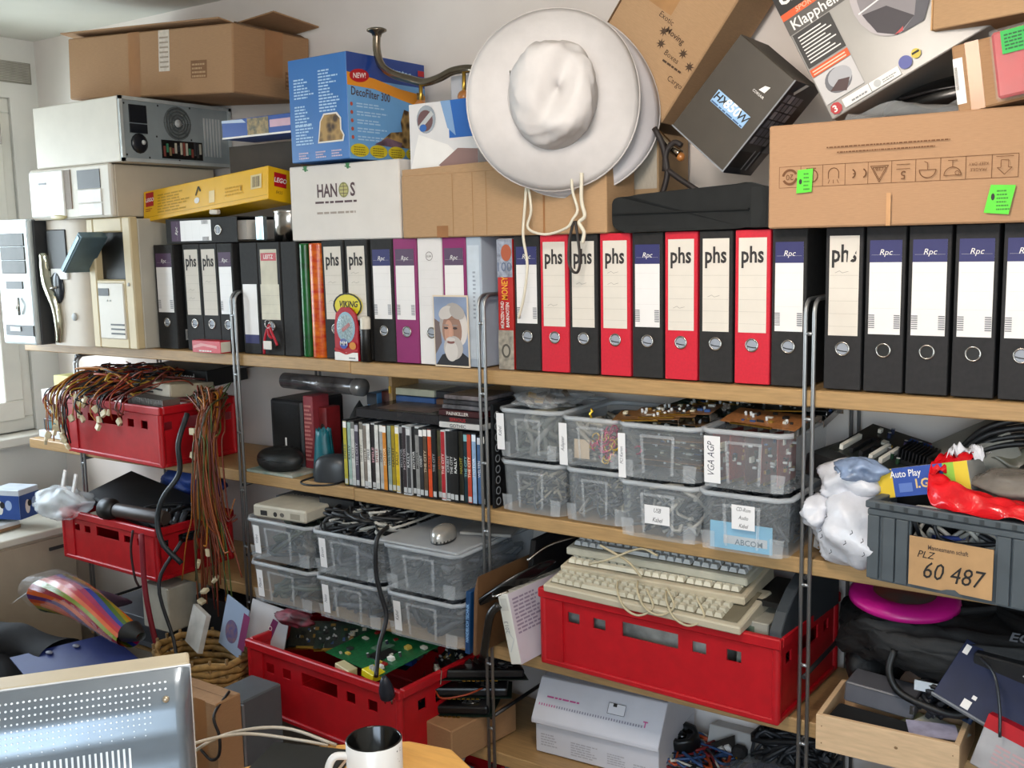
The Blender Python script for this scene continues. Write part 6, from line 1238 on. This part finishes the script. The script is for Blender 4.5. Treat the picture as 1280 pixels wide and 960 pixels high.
B().m(mat('#4a4f4c', .4, var=.5, scale=16, col2='#7a3a2c')).lathe([(.0005, .010), (.0625, .0105)], 36).build('disc_centre', t)
# open wooden drawer box
t = thing('wooden_tray', 'shallow open wooden drawer of pale plywood at the front of the third board', 'tray', (.990, -.012, Z3 + .001), (0, 0, rad(2))); w_, d, h = .262, .19, .072
for a, c in (((-w_ / 2, -d / 2, 0), (w_ / 2, -d / 2 + .010, h)), ((-w_ / 2, d / 2 - .010, 0), (w_ / 2, d / 2, h)), ((-w_ / 2, -d / 2 + .010, 0), (-w_ / 2 + .010, d / 2 - .010, h)), ((w_ / 2 - .010, -d / 2 + .010, 0), (w_ / 2, d / 2 - .010, h))): B().m(PLY).box(a, c).build('drawer_side', t, .0008)
B().m(PLY).box((-w_ / 2 + .01, -d / 2 + .01, .002), (w_ / 2 - .01, d / 2 - .01, .008)).build('drawer_bottom', t)
b = B().m(mat('#7d5f3e', .7)); [b.ball((x, -d / 2 - .0002, z), .0012, 6) for x in (-.12, .12) for z in (.015, .05)]; b.ball((.02, -d / 2, .04), .003, 8, (1.2, .2, 1)); b.build('nail_holes', t)
t, w_, d, h = simple('hard_drive_case', 'grey external drive case lying in the wooden drawer', 'drive', .884, 1.02, -.005, .075, Z3 + .060, Z3 + .102, mat('#5d5d63', .4), (0, rad(4), 0), .003); p = face_of(w_, d, h, 'front'); p.rect(.128, .012, .136, .03, CHROME); p.rect(.0, .0385, w_, .0395, DGREY); p.done('case_seam', t)
t = thing('black_sleeve', 'black soft sleeve lying at the front of the wooden drawer', 'sleeve', (.955, -.055, Z3 + .045), (rad(3), rad(2), rad(-3))); B().m(mat('#0f0e0f', .7, var=.2)).box((-.08, -.030, 0), (.08, .040, .014)).build('sleeve_body', t, .006, 2)
for i, (x, y, z, a, c, n) in enumerate(((1.07, .02, .050, .2, '#c9c08a', 'pale yellow'), (1.075, -.015, .058, -.3, '#b9b7a8', 'cream'), (1.065, -.045, .064, .35, '#a7a2b8', 'lilac'), (1.04, .0, .047, -.6, '#d3cf9a', 'yellow'))):
    t, w_, d, h = simple('paper_slip', f'{n} paper slip in the loose papers of the wooden drawer', 'paper', x - .045, x + .045, y - .03, y + .03, Z3 + z, Z3 + z + .0012, mat(c, .6, var=.15, scale=30), (rad(-10 + 6 * i), rad(12 - 5 * i), a), bev=0, group='loose papers in the drawer')
t = thing('folded_cloth', 'dark glossy cables heap behind the drive case', 'cables', (1.06, .05, Z3 + .09)); bpy.data.objects.remove(t)
tangle('black_cables', 'glossy black cables heaped behind the grey drive case', 'cables', (1.02, -.01, Z3 + .07), (1.14, .09, Z3 + .135), 22, ('#121316', '#1a1c22', '#25344f'), .005, 81, 6)
# right edge: blue folder, red framed box, tray
t = thing('blue_folder', 'dark blue flat folder with grey edge leaning at the right edge of the third board', 'folder', (1.19, -.02, Z3 + .150), (rad(42), rad(20), rad(-6))); B().m(mat('#14203f', .45, var=.1)).box((-.11, -.07, 0), (.13, .06, .006)).build('cover', t, .001); B().m(GREY).box((-.112, -.073, -.004), (.132, -.069, .007)).build('edge_strip', t, .001); b = B().m(WHITE); b.box((-.06, -.066, .0062), (-.045, -.048, .007)); b.build('sticker', t); B().m(WHITE).box((-.05, -.042, .0062), (-.042, -.034, .007)).build('sticker', t); B().m(WHITE).box((-.105, .03, .0062), (-.095, .05, .007)).build('sticker', t)
t, w_, d, h = simple('printed_box', 'flat printed box with a red frame at the right edge behind the drawer', 'box', 1.145, 1.33, -.11, .05, Z3 + .001, Z3 + .10, mat('#a09c9c', .5, var=.1), (rad(-12), rad(14), rad(-10))); p = face_of(w_, d, h, 'front'); p.rect(0, .075, w_, .10, RED); p.para(.03, .02, .16, .06, 5, plain('#b89494'), .5); p.done('front_print', t); B().m(RED).box((-w_ / 2, -d / 2, h), (w_ / 2, -d / 2 + .03, h + .002)).build('red_border', t)
t = thing('printer_unit', 'black and grey electronic unit at the right edge behind the blue folder', 'device', (1.24, .10, Z3 + .155), (0, rad(5), 0)); B().m(mat('#15171a', .35)).box((-.12, -.10, 0), (.14, .10, .05)).build('unit_body', t, .003); B().m(mat('#4a5258', .5)).prism([(.0, .05), (.14, .05), (.14, .10), (.05, .10)], -.10, .08).build('sloped_panel', t); b = B().m(CHROME); [b.ball((-.03 + i * .018, -.1005, .03), .004, 8) for i in range(4)]; b.build('sockets', t)
tag(B().m(mat('#22252a', .3)).tube(cable_pts([(1.14, -.02, .80), (1.17, -.06, .79), (1.185, -.085, .74), (1.19, -.10, .69)]), .003, 6).build('hanging_cable'), 'thin grey cord hanging over the dark blue folder', 'cord')
# ------------------------------------------------------------------ bottom board and floor
c4 = crate('stacking_crate', 'red stacking crate filled with green circuit boards on the bottom board', .60, .40, .205, (-.412, .010, Z4 + .001), rad(-4))
board('large green main board lying on top of the front crate of circuit boards', .28, .20, (-.335, -.03, Z4 + .212), (rad(9), rad(-4), rad(-16)), '#136036', 101, bare=True)
board('dark main board lying deeper in the crate of circuit boards', .24, .20, (-.42, .08, Z4 + .160), (rad(3), rad(3), rad(10)), '#12301f', 103, tall=False)
for i in range(9):
    card(('first', 'second', 'third', 'fourth', 'fifth', 'sixth', 'seventh', 'eighth', 'ninth')[i] + ' circuit card from the left end of the board crate', .16, .075, (-.66 + .024 * i, -.03 + .010 * i, Z4 + .145 + .004 * (i % 3)), (rad(-48 + 5 * (i % 3)), rad(-6 + 3 * (i % 4)), rad(18 + 5 * (i % 3))), ('#1a3a28', '#23302a', '#2e2c20', '#163c2a')[i % 4], 110 + i, i % 2 == 0, group='cards in the left end of the board crate')
for i in range(7):
    card(('seventh', 'sixth', 'fifth', 'fourth', 'third', 'second', 'first')[i] + ' dark circuit card from the right end of the board crate', .13, .08, (-.21 + .020 * i, .03 + .014 * i, Z4 + .148), (rad(-42), rad(4 * (i % 3)), rad(-50 + 6 * i)), ('#1c2a24', '#20222a', '#2a2c24')[i % 3], 130 + i, i % 2 == 1, group='cards in the right end of the board crate')
t, w_, d, h = simple('yellow_connector', 'yellow plastic connector block at the front of the board crate', 'connector', -.285, -.235, -.175, -.135, Z4 + .195, Z4 + .215, plain('#d8c81e', .4), (0, .1, -.2), .002); b = B().m(LGREY); [b.box((-.01 + k * .01, -.006, .02), (-.005 + k * .01, .004, .03)) for k in range(3)]; b.build('pin', t)
t, w_, d, h = simple('beige_connector', 'beige socket block beside the yellow connector in the board crate', 'connector', -.375, -.315, -.180, -.150, Z4 + .190, Z4 + .212, mat('#c2b890', .5), (0, .1, -.2), .002)
# graphics cards on a carton
t = carton('cardboard_box', 'brown cardboard box with graphics cards piled on it on the bottom board', 'box', .21, .24, .088, (-.128, .015, Z4 + .001), (0, 0, rad(-8)), CARD2, None, .003)
for i in range(3):
    t = thing('graphics_card', ('black graphics card lowest in the pile on the brown box', 'black graphics card in the middle of the pile on the brown box', 'black graphics card topmost in the pile on the brown box')[i], 'graphics card', (-.115 + .02 * i, -.01 + .035 * i, Z4 + .094 + .036 * i), (rad(5 - 4 * i), rad(5 * i - 4), rad(20 + 13 * i)), 'graphics cards on the brown box')
    B().m(mat('#16251d', .4, var=.2, scale=120)).box((-.115, -.05, 0), (.115, .05, .0016)).build('board', t)
    B().m(mat('#131316', .3, var=.1)).box((-.10, -.045, .002), (.105, .045, .026)).build('cooler_shroud', t, .006, 2)
    b = B().m(BLKG).lathe([(.034, .0262), (.034, .0268), (.0005, .0268)], 24, Matrix.Translation((.05, 0, 0)))
    for k in range(9): a = k * .698; b.m(DGREY).cbox((.05 + .022 * cos(a), .022 * sin(a), .0275), (.022, .008, .0012), (0, 0, a + .5))
    b.m(LGREY).lathe([(.009, .028), (.0005, .0295)], 14, Matrix.Translation((.05, 0, 0))); b.build('fan', t)
    B().m(CHROME).box((-.118, -.06, -.006), (-.116, .05, .03)).build('bracket', t)
    b = B().m(mat('#cdc9bf', .5)); b.box((-.123, -.045, .004), (-.1155, -.012, .016)).box((-.123, .0, .004), (-.1155, .03, .016)); b.build('port', t)
    b = B().m(GOLD); [b.box((-.06 + k * .012, -.056, 0), (-.052 + k * .012, -.05, .0016)) for k in range(8)]; b.build('edge_contacts', t)
    if i == 1: B().m(mat('#9a3a1a', .5)).tube(cable_pts([(-.08, -.05, .02), (-.06, -.075, .012), (.0, -.07, .02), (.04, -.045, .026)]), .0025, 6).build('fan_wire', t)
# white router cartons
WM = plain('#c9c9d0', .5); MG = plain('#c2528c')
t = carton('white_carton', 'flat white carton under the slanted white router carton', 'box', .335, .24, .080, (.255, .185, Z4 + .001), (0, 0, rad(3.5)), WM, None, .002, seam=False)
p = face_of(.335, .24, .08, 'front'); GP = plain('#a9a8ae'); p.para(.015, .02, .07, .055, 5, GP, .5, 2); p.para(.10, .012, .18, .05, 6, GP, .5, 3); p.para(.20, .015, .25, .045, 5, GP, .5, 4); p.para(.27, .02, .31, .035, 2, GP, .5, 5); p.done('front_print', t)
t = thing('router_carton', 'white slanted router carton with pink dotted print under a clear sheet', 'box', (.255, .175, Z4 + .083), (0, 0, rad(4)))
B().m(WM).prism([(-.125, 0), (.12, 0), (.12, .100), (-.066, .100), (-.125, .012)], -.172, .172, lambda x, y, z: (y, x, z)).build('body', t, .002)
p = Pr((-.172, -.125, .012), (1, 0, 0), (0, .059, .088)); p.para(.03, .058, .12, .064, 1, MG, .7, 2, 0)
for i in range(40): p.rect(.012 + i * .0072, .036, .0145 + i * .0072, .042, plain('#7d7a8c') if i > 6 else MG)
p.text('T', .302, .038, .014, MG, bold=2); p.rect(.20, .052, .245, .078, plain('#d8d8de')); p.frame(.20, .052, .245, .078, .001, INK); p.rect(.212, .070, .222, .078, INK); p.done('front_print', t)
tag(B().m(mat('#aeb0b6', .15, alpha=.4, var=.05)).grid(lambda u, v: (.09 + .33 * u, .10 + .20 * v + .02 * u, Z4 + .190 + .004 * sin(9 * u) * sin(5 * v) + (.0 if v > .1 else -.01)), 16, 8).build('clear_sheet'), 'clear plastic sheet lying on the slanted router carton', 'plastic sheet')
# junk in the bottom bay
t = thing('cooling_fan', 'octagonal black cooling fan among the cables on the bottom board', 'fan', (.43, .215, Z4 + .035), (rad(12), rad(-5), .2))
B().m(mat('#0e0e0f', .4)).lathe([(.030, 0), (.042, 0), (.044, .006), (.044, .034), (.042, .040), (.030, .040), (.030, 0)], 8).build('fan_frame', t); b = B().m(BLKG); [b.cbox((.018 * cos(k * .9), .018 * sin(k * .9), .03), (.026, .012, .0015), (.3, 0, k * .9)) for k in range(7)]; b.lathe([(.011, .025), (.011, .036), (.0005, .037)], 14); b.build('fan_blades', t)
tangle('cable_heap', 'heap of orange, red and black wires around the cooling fan', 'cables', (.37, .12, Z4 + .002), (.56, .30, Z4 + .04), 50, ('#b5481c', '#16171a', '#7a1d20', '#25272b', '#c8c2b4', '#35507a'), .0035, 91, 6)
t = thing('spiked_bracket', 'small black angle bracket with white parts among the cables', 'bracket', (.52, .25, Z4 + .03), (.3, .5, .4)); B().m(mat('#2a2622', .5)).prism([(-.035, 0), (.035, 0), (.0, .06)], -.002, .002).build('bracket_plate', t); b = B().m(PAPER); [b.cbox((.005 * k, -.006, .012 + .008 * k), (.02, .006, .014), (0, .5, 0)) for k in (-1, 1)]; b.build('white_clip', t)
t, w_, d, h = simple('webcam', 'small round black camera beside the white clip on the bottom board', 'camera', .55, .585, .22, .255, Z4 + .03, Z4 + .06, BLKM, bev=.008); B().m(GOLD).ball((.0, -.019, .008), .003, 8).build('indicator_light', t)
t, w_, d, h = simple('white_mat', 'white plastic tray lying against the wall on the bottom board', 'tray', .47, .70, .26, .33, Z4 + .001, Z4 + .07, plain('#b5b2ae', .5), (rad(-15), 0, 0))
t = thing('clear_bag', 'clear plastic bag with a disc inside lying on the bottom board', 'bag', (.66, .15, Z4 + .03)); f, nu, nv = crumple(0, 0, 0, .12, .12, .028, 95, 30, 12, .12); B().m(mat('#8f9498', .15, alpha=.4, var=.1)).grid(f, nu, nv).build('bag_film', t); B().m(mat('#b9b2c4', .15, .8)).lathe([(.012, .018), (.058, .018)], 30, Matrix.Rotation(.12, 4, 'X')).build('disc', t); B().m(mat('#8d5aa8', .3)).box((-.004, -.05, .022), (.004, -.02, .024)).build('purple_mark', t)
tangle('dark_cables', 'dark cables at the wall behind the clear bag', 'cables', (.60, .22, Z4 + .03), (.80, .31, Z4 + .13), 24, ('#141518', '#1c1d20', '#2a2c30'), .006, 97, 6)
t = thing('bubble_bag', 'crumpled bubble wrap bag under the wooden drawer', 'bag', (1.0, .06, Z4 + .08)); f, nu, nv = crumple(0, 0, 0, .15, .14, .075, 99, 34, 14, .12); B().m(mat('#6d7074', .15, alpha=.6, var=.1)).grid(f, nu, nv).build('bag_film', t)
# things below the third board at left
t, w_, d, h = simple('grey_computer', 'grey computer case lying under the lower left crate', 'computer', -1.63, -1.22, -.03, .29, Z4 + .001, Z4 + .10, mat('#4a4e55', .5)); p = face_of(w_, d, h, 'front'); p.rect(.03, .03, .20, .045, BLK); p.rect(.24, .02, .40, .07, plain('#2a2d33')); p.done('front_slots', t)
t, w_, d, h = simple('cream_box', 'cream upright box under the lower left crate beside the red strap', 'box', -1.30, -1.17, -.08, .08, Z4 + .102, Z4 + .245, mat('#b3aea0', .6), bev=.004)
t, w_, d, h = simple('paper_bundle', 'white crumpled paper standing in the wicker basket', 'paper', -1.03, -.93, -.15, -.135, .42, .535, mat('#b9b4ac', .7, var=.12, scale=20), (rad(-14), rad(6), rad(-18)), bev=0)
t, w_, d, h = simple('black_scanner', 'dark device with white buttons under the hanging wires', 'device', -1.14, -.92, .0, .22, Z4 + .001, Z4 + .21, mat('#17191d', .4))
# basket
t = thing('wicker_basket', 'round light wicker basket on the floor under the hanging wires', 'basket', (-.955, -.13, .001)); WK2 = mat('#a8834a', .7, var=.2, scale=60, bump=.3)
for i in range(20):
    z = .02 + i * .0205; rr = .105 + .035 * (z / .42)
    B().m(WK2).tube([(rr * cos(k * .349) * 1.15, rr * sin(k * .349) * .85, z + .004 * (1 if (k + i) % 2 else -1)) for k in range(18)], .0105, 6, True).build('wicker_strand', t)
b = B().m(mat('#7d5f33', .7)); [b.tube([(.105 * cos(a) * 1.15, .105 * sin(a) * .85, .01), (.143 * cos(a) * 1.15, .143 * sin(a) * .85, .43)], .005, 5) for a in [k * .349 for k in range(18)]]; tag(b.build('wicker_uprights', t), kind='stuff')
t, w_, d, h = simple('brochure', 'glossy brochure with a colourful picture standing in front of the left clear boxes', 'brochure', -.90, -.79, -.125, -.122, .43, .585, plain('#98a8c0', .3), (rad(-6), rad(14), rad(-8)), bev=0)
p = face_of(w_, d, h, 'front'); p.ell(.05, .06, .03, .035, mat('#8a6a6a', .4, var=.5, scale=60, col2='#3a4a8a')); p.rect(.09, .03, .12, .14, plain('#7a2a5a')); p.done('cover_print', t)
t, w_, d, h = simple('leaflet', 'white leaflet with a purple logo strip lying behind the board crate', 'leaflet', -.80, -.66, -.10, -.097, Z4 + .14, Z4 + .28, plain('#c4c4c8', .4), (rad(-10), rad(8), rad(6)), bev=0); p = face_of(w_, d, h, 'front'); p.poly([(.06, .02), (.085, .02), (.105, .10), (.085, .105)], plain('#7c2a60')); p.text('NERO', .082, .055, .014, WHITE, rot=1.3, bold=1); p.done('cover_print', t)
t = thing('carnival_mask', 'small dark red and black crumpled cloth behind the board crate', 'cloth', (-.60, -.09, Z4 + .265)); f, nu, nv = crumple(0, 0, 0, .06, .03, .022, 105, 22, 10, .3); B().m(mat('#241418', .6, var=.4, scale=30, col2='#7a1f33')).grid(f, nu, nv).build('cloth_folds', t)
# floor: brown carton, grey case, second crate below
t = carton('cardboard_box', 'tall brown cardboard box on the floor behind the monitor', 'box', .20, .08, .468, (-.625, -.40, .001), (0, 0, 0), CARD2, None, .003)
p = face_of(.20, .08, .468, 'front'); p.rect(.12, .0, .16, .468, TAPE); p.done('tape_band', t)
tag(B().m(mat('#1c1a1c', .5)).tube(cable_pts([(-.545, -.38, .475), (-.515, -.455, .45), (-.50, -.455, .40), (-.505, -.455, .35), (-.54, -.452, .325), (-.58, -.45, .34)], 6), .004, 6).build('black_cable'), 'black cord looping in front of the tall brown box', 'cord')
t = thing('grey_case', 'dark grey upright computer case on the floor beside the tall brown box', 'computer', (-.600, -.265, .001), (0, 0, 0)); B().m(mat('#53595d', .5, var=.05)).box((-.06, -.075, 0), (.055, .06, .43)).build('case_body', t, .004); B().m(mat('#8d9194', .4, .5)).box((.051, -.081, 0), (.061, -.073, .425)).build('edge_strip', t, .002)
cr5 = crate('stacking_crate', 'red stacking crate on the floor under the crate of circuit boards', .48, .34, .19, (-.30, -.03, .001), rad(-4))
tangle('white_cables', 'white and grey cables heaped in the red crate on the floor', 'cables', (-.50, -.16, .06), (-.12, .10, .235), 34, ('#b9b5aa', '#8f8c86', '#6d6f74', '#cdc9bf'), .0045, 107, 7)
t, w_, d, h = simple('blue_sheet', 'pale blue flat sheet standing on the floor behind the lower red crate', 'panel', -.55, -.10, .20, .22, .001, .26, plain('#7d95a8', .5))
# ------------------------------------------------------------------ cabinet under the window and clutter at left
t = thing('white_cabinet', 'low cream cabinet with pale top under the window', 'cabinet', (-2.105, -.62, .001)); w_, d, h = .45, 1.44, .60
B().m(mat('#b5a892', .5, var=.03)).box((-.215, -.72, .04), (.21, .70, .595)).build('cabinet_body', t, .002); B().m(mat('#d8d4c6', .4, var=.02)).box((-.225, -.725, .595), (.225, .71, .620)).build('cabinet_top', t, .003)
for i, (y0, y1) in enumerate(((-.70, -.24), (-.23, .23), (.24, .69))):
    dr = B().m(mat('#ac9f8b', .5, var=.03)).box((.21, y0, .06), (.222, y1, .585)).build('cabinet_door', t, .002); B().m(DGREY).box((.222, y1 - .10, .545), (.230, y1 - .04, .556)).build('handle', dr, .001)
B().m(DGREY).box((-.20, -.70, 0), (.19, .69, .04)).build('plinth', t)
t, w_, d, h = simple('flat_carton', 'flat brown-edged white carton lying on the cabinet top', 'box', -2.30, -1.98, -.34, -.08, .623, .648, plain('#d3d6d8', .5), (0, 0, rad(8))); B().m(mat('#8d6f52', .7)).box((w_ / 2, -d / 2, 0), (w_ / 2 + .002, d / 2, .012)).build('brown_edge', t)
t, w_, d, h = simple('dark_magazine', 'dark glossy magazine lying on the flat white carton', 'magazine', -2.27, -2.06, -.22, -.02, .650, .660, mat('#3a3d42', .3, var=.2), (0, 0, rad(-12)))
t = thing('phone_box', 'small blue and white box standing on the cabinet beside the clear bag', 'box', (-2.02, -.06, .662), (0, 0, rad(20))); B().m(mat('#cfd8e2', .4)).box((-.06, -.05, 0), (.06, .05, .105)).build('body', t, .002)
for sd in ('front', 'right'):
    p = face_of(.12, .10, .105, sd); q = .12 if sd == 'front' else .10; p.rect(0, 0, q, .085, plain('#24488f')); p.ell(.04, .04, .012, .025, WHITE); p.ell(.075, .05, .014, .018, plain('#9fb6dc')); p.ell(.05, .05, .010, .012, INK); p.done('print', t)
# dark clothes, folder and rainbow packet
t = thing('black_jacket', 'black jacket heaped over a low stool at the lower left', 'jacket', (-1.32, -.52, .001)); JK = mat('#0f0f12', .85, var=.3, scale=12, bump=.3)
def jk(u, v):
    a = 6.2832 * u; k = 1 + .10 * sin(4 * a + 3 * v) + .06 * sin(9 * a - 5 * v)
    r_ = (1 - v ** 2.6); return (.38 * k * cos(a) * r_, .25 * k * sin(a) * r_, .53 * (1 - (1 - v) ** 1.5) + .025 * sin(7 * u * 6.283 + 9 * v) * (1 - v) - .06 * cos(a) * r_)
B().m(JK).grid(jk, 54, 18).build('jacket_folds', t)
B().m(JK).grid(lambda u, v: (-.26 + .5 * v, -.10 + .12 * v + (.055 + .012 * sin(14 * v)) * cos(6.283 * u), .50 + .03 * sin(3 * v) + (.035 + .008 * sin(17 * v + 2)) * sin(6.283 * u)), 20, 24).build('sleeve', t)
fp = [atz(8, 830, .545), atz(100, 800, .56), atz(185, 838, .545), atz(70, 880, .53)]
t = thing('blue_folder', 'dark blue cardboard folder lying on the black jacket', 'folder', ((fp[0] + fp[2]) / 2), (0, 0, 0)); c = (fp[0] + fp[2]) / 2
b = B().m(mat('#16255f', .55, var=.05)); q = [aty(12, 822, -.60) - c, aty(135, 792, -.42) - c, aty(200, 845, -.46) - c, aty(60, 880, -.66) - c]
b.poly([q[3], q[2], q[1], q[0]]); b.build('cover', t, 0, 1, .006); b = B().m(mat('#6d6f7d', .5))
for f_ in (.35, .62): k_ = q[0].lerp(q[1], f_).lerp(q[3].lerp(q[2], f_), .12); b.ball(k_ + V((0, 0, .005)), .008, 10, (1.6, 1, .5))
b.build('clip', t)
t = thing('rainbow_packet', 'shiny rainbow-striped kite packet in clear wrap lying on the jacket', 'packet', (-1.03, -.44, .615), (0, rad(4), rad(-4)))
cols = ['#b03a10', '#c8631a', '#8f7d1e', '#3f5c1e', '#1d2f7c', '#8c1442', '#a3171c', '#b8501a', '#6d7a1e', '#7a1020', '#b04814', '#4a2458']
def tubef(u, v):
    a = 6.2832 * u; k = .044 * (1 + .12 * sin(3 * a + 5 * v)) * (1.2 - .55 * v); return (-.20 + .40 * v, k * cos(a) * 1.25, k * sin(a) + .02 * sin(4 * v))
b = B()
for i in range(24):
    b.m(mat(cols[i % 12], .25, var=.1)); b.grid(lambda u, v, i=i: tubef((i + u) / 24 + .12 * v, v), 1, 10)
b.build('striped_fabric', t); B().m(mat('#e4e6e8', .08, alpha=.12)).grid(lambda u, v: V(tubef(u, v)) * 1.06 + V((-.03, 0, 0)), 26, 12).build('clear_wrap', t); B().m(mat('#dfe3e6', .1, alpha=.5)).grid(lambda u, v: (-.20 - .09 * v, .07 * (u - .5) * (1 + v), .03 - .07 * v + .012 * sin(8 * u)), 12, 6).build('wrap_tail', t)
B().m(BLK).grid(lambda u, v: (.20 + .05 * v, .035 * cos(6.283 * u) * (1 - .6 * v), .028 * sin(6.283 * u) * (1 - .6 * v)), 18, 4).build('black_end', t)
tag(B().m(mat('#2a1c30', .5, var=.3, scale=10)).grid(lambda u, v: (-1.42 + .30 * u, -.36 + .12 * v, .56 + .05 * sin(pi * u) * sin(pi * v) + .01 * sin(9 * u)), 16, 8).build('purple_scarf', None, 0, 1, .006), 'dark purple scarf lying behind the rainbow packet', 'scarf')
# ------------------------------------------------------------------ desk, monitor, mug
DK = mat('#d09c52', .4, var=.06, scale=8, kind='wood', stretch=(2, 14, 6))
t = thing('desk', 'yellow wooden desk with rounded corner in front of the shelves', 'desk', (0, 0, 0))
pts = [(.66, -1.9), (.66, -1.10), (.645, -.98), (.60, -.86), (.53, -.775), (.44, -.73), (.36, -.745), (.30, -.79), (.24, -.84), (.20, -.93), (.13, -1.08), (-.10, -1.30), (-.16, -1.40), (-.16, -1.9)]
B().m(DK).prism(pts[::-1], 0, .028, lambda x, y, z: (x, z, .712 + y)).build('desk_top', t, .004, 2)
for x, y in ((.58, -1.1), (-.08, -1.35), (.58, -1.8), (-.08, -1.8)): B().m(STEEL).tube([(x, y, 0), (x, y, .712)], .02, 12).build('leg', t)
P0 = V((CX, CY, CZ)) + (Fw + Rt * ((237 - 640) / FPX) - Up * ((829 - 480) / FPX)) * 1.34
mz = .741
mon = thing('monitor', 'old flat monitor seen from behind with grey perforated back and cream bezel', 'monitor', (P0.x, P0.y, mz), (0, 0, rad(52.6))); H = P0.z - mz
BZ = mat('#b5aa92', .45, var=.03); SH = mat('#78818a', .28, .55, var=.05)
b = B().m(BZ)
b.box((-.41, 0, H - .30), (0, .044, H)); b.build('bezel', mon, .004, 2)
B().m(mat('#e6e8ea', .25, .4)).box((-.4115, -.0025, H - .304), (.001, .001, H - .0003)).build('bezel_edge', mon, .001)
prof = [(-.003, -.0015), (-.018, -.014), (-.036, -.036), (-.046, -.064), (-.050, -.10), (-.056, -.125), (-.075, -.15), (-.085, -.19), (-.085, -.285)]
def shell(u, v):
    k = v * (len(prof) - 1); i = min(len(prof) - 2, int(k)); f_ = k - i; y = prof[i][0] * (1 - f_) + prof[i + 1][0] * f_; z = prof[i][1] * (1 - f_) + prof[i + 1][1] * f_
    ed = max(0, 1 - max(0, (1 - u)) / .035); el = max(0, 1 - u / .035); s = 1 - max(ed, el) ** 2 * .95
    return (-.410 + .4095 * u, y * s - .0026, H + z - .003 * (1 - s))
B().m(SH).grid(shell, 60, 32).build('back_shell', mon)
HOLE_LIGHT = mat('#dfe6ee', .3, var=.02); b = B().m(HOLE_LIGHT); b2 = B().m(mat('#e8eef2', .3))  # pale colour stands for light shining through the vent holes and slots
def vz(z):
    for i in range(len(prof) - 1):
        if prof[i + 1][1] <= z: return (i + (prof[i][1] - z) / (prof[i][1] - prof[i + 1][1])) / (len(prof) - 1)
    return 1
def pt(u, v, o=.0012): q_ = V(shell(u, v)); a_ = V(shell(u, min(1, v + .01))) - V(shell(u, max(0, v - .01))); nrm = V((0, a_.z, -a_.y)).normalized(); nrm = nrm if nrm.y < 0 else -nrm; return q_ + nrm * o, nrm, a_.normalized()
for i in range(57):
    for j in range(9):
        if j > 6 and (i % 2): continue
        u = .03 + i * .0160; v = vz(-.013 - j * .0066)
        if u > .93 or (u > .88 and j > 1): continue
        c, n_, tv = pt(u, v); r_ = .0016 - .00009 * j; b.poly([c + V((1, 0, 0)) * (r_ * cos(k)) + tv * (r_ * sin(k)) for k in [q * pi / 4 for q in range(8)]])
tag(b.build('lit_vent_holes', mon), kind='stuff')
for i in range(50):
    u = .03 + i * .0160
    if u > .82: continue
    q0, n0, tv = pt(u, vz(-.078)); q1, _, _ = pt(u, vz(-.106)); q2, _, _ = pt(u, vz(-.142)); wv = V((.0013, 0, 0)); b2.poly([q0 - wv, q0 + wv, q1 + wv, q1 - wv]); b2.poly([q1 - wv - V((0, 0, .003)), q1 + wv - V((0, 0, .003)), q2 + wv, q2 - wv])
tag(b2.build('vent_slots', mon), kind='stuff')
c, _, _ = pt(.925, vz(-.03)); B().m(mat('#b5a58e', .3, .6)).ball(c, .0045, 12).build('screw', mon)
B().m(SH).box((-.26, -.10, 0), (-.14, .10, .02)).build('stand_foot', mon, .004); B().m(SH).box((-.225, -.03, .02), (-.175, .0, .12)).build('stand_neck', mon)
t = thing('mug', 'white mug with black inside and a star pattern on the desk', 'mug', (.441, -.922, .7402), (0, 0, rad(-125)))
B().m(mat('#dcdad6', .25, var=.01)).lathe([(.0005, 0), (.038, 0), (.042, .004), (.043, .02), (.043, .099), (.0415, .1005)], 40).build('mug_body', t)
B().m(mat('#060606', .15)).lathe([(.0428, .0995), (.0412, .1012), (.0396, .0995), (.0394, .012), (.0005, .010)], 40).build('mug_inside', t)
B().m(mat('#d8d6d2', .25)).tube(cable_pts([(.040, 0, .080), (.062, 0, .082), (.072, 0, .06), (.066, 0, .035), (.040, 0, .024)], 6), .006, 10).build('handle', t)
b = B().m(INK); R_ = random.Random(4)
for i in range(40):
    a = 2.6 + R_.uniform(-.8, .8); z = R_.uniform(.01, .092); s_ = R_.uniform(.0006, .0018); r_ = .0432; c = V((r_ * cos(a), r_ * sin(a), z)); tv = V((-sin(a), cos(a), 0)); b.poly([c + tv * s_, c + V((0, 0, s_)), c - tv * s_, c - V((0, 0, s_))])
b.build('star_print', t)
c = atz(378, 952, .755); t = thing('notebook', 'black notebook lying on the desk beside the mug', 'notebook', (c.x + .01, c.y, .7405), (0, 0, rad(20))); B().m(mat('#121411', .5)).box((-.085, -.055, .0), (.055, .055, .004)).box((-.085, -.055, .012), (.055, .055, .016)).build('cover', t, .001); B().m(PAPER).box((-.082, -.052, .004), (.053, .052, .012)).build('page_block', t)
c = atz(440, 932, .765); t = thing('tissue_pack', 'small white and lilac packet lying behind the mug', 'packet', (.345, -.80, .7405), (0, 0, rad(30))); B().m(mat('#c9c2e0', .3, var=.1, scale=20)).box((-.03, -.012, 0), (.03, .012, .012)).build('packet_body', t, .003)
tag(B().m(mat('#b5ada0', .45)).tube(cable_pts([(.06, -1.02, .742), (.09, -.99, .765), (.15, -.93, .775), (.22, -.875, .76), (.26, -.84, .745)], 6), .0028, 6).tube(cable_pts([(.08, -1.00, .742), (.12, -.94, .77), (.20, -.885, .78), (.27, -.83, .744)], 6), .0028, 6).build('white_cable'), 'white cord loops lying on the desk behind the black notebook', 'cord')
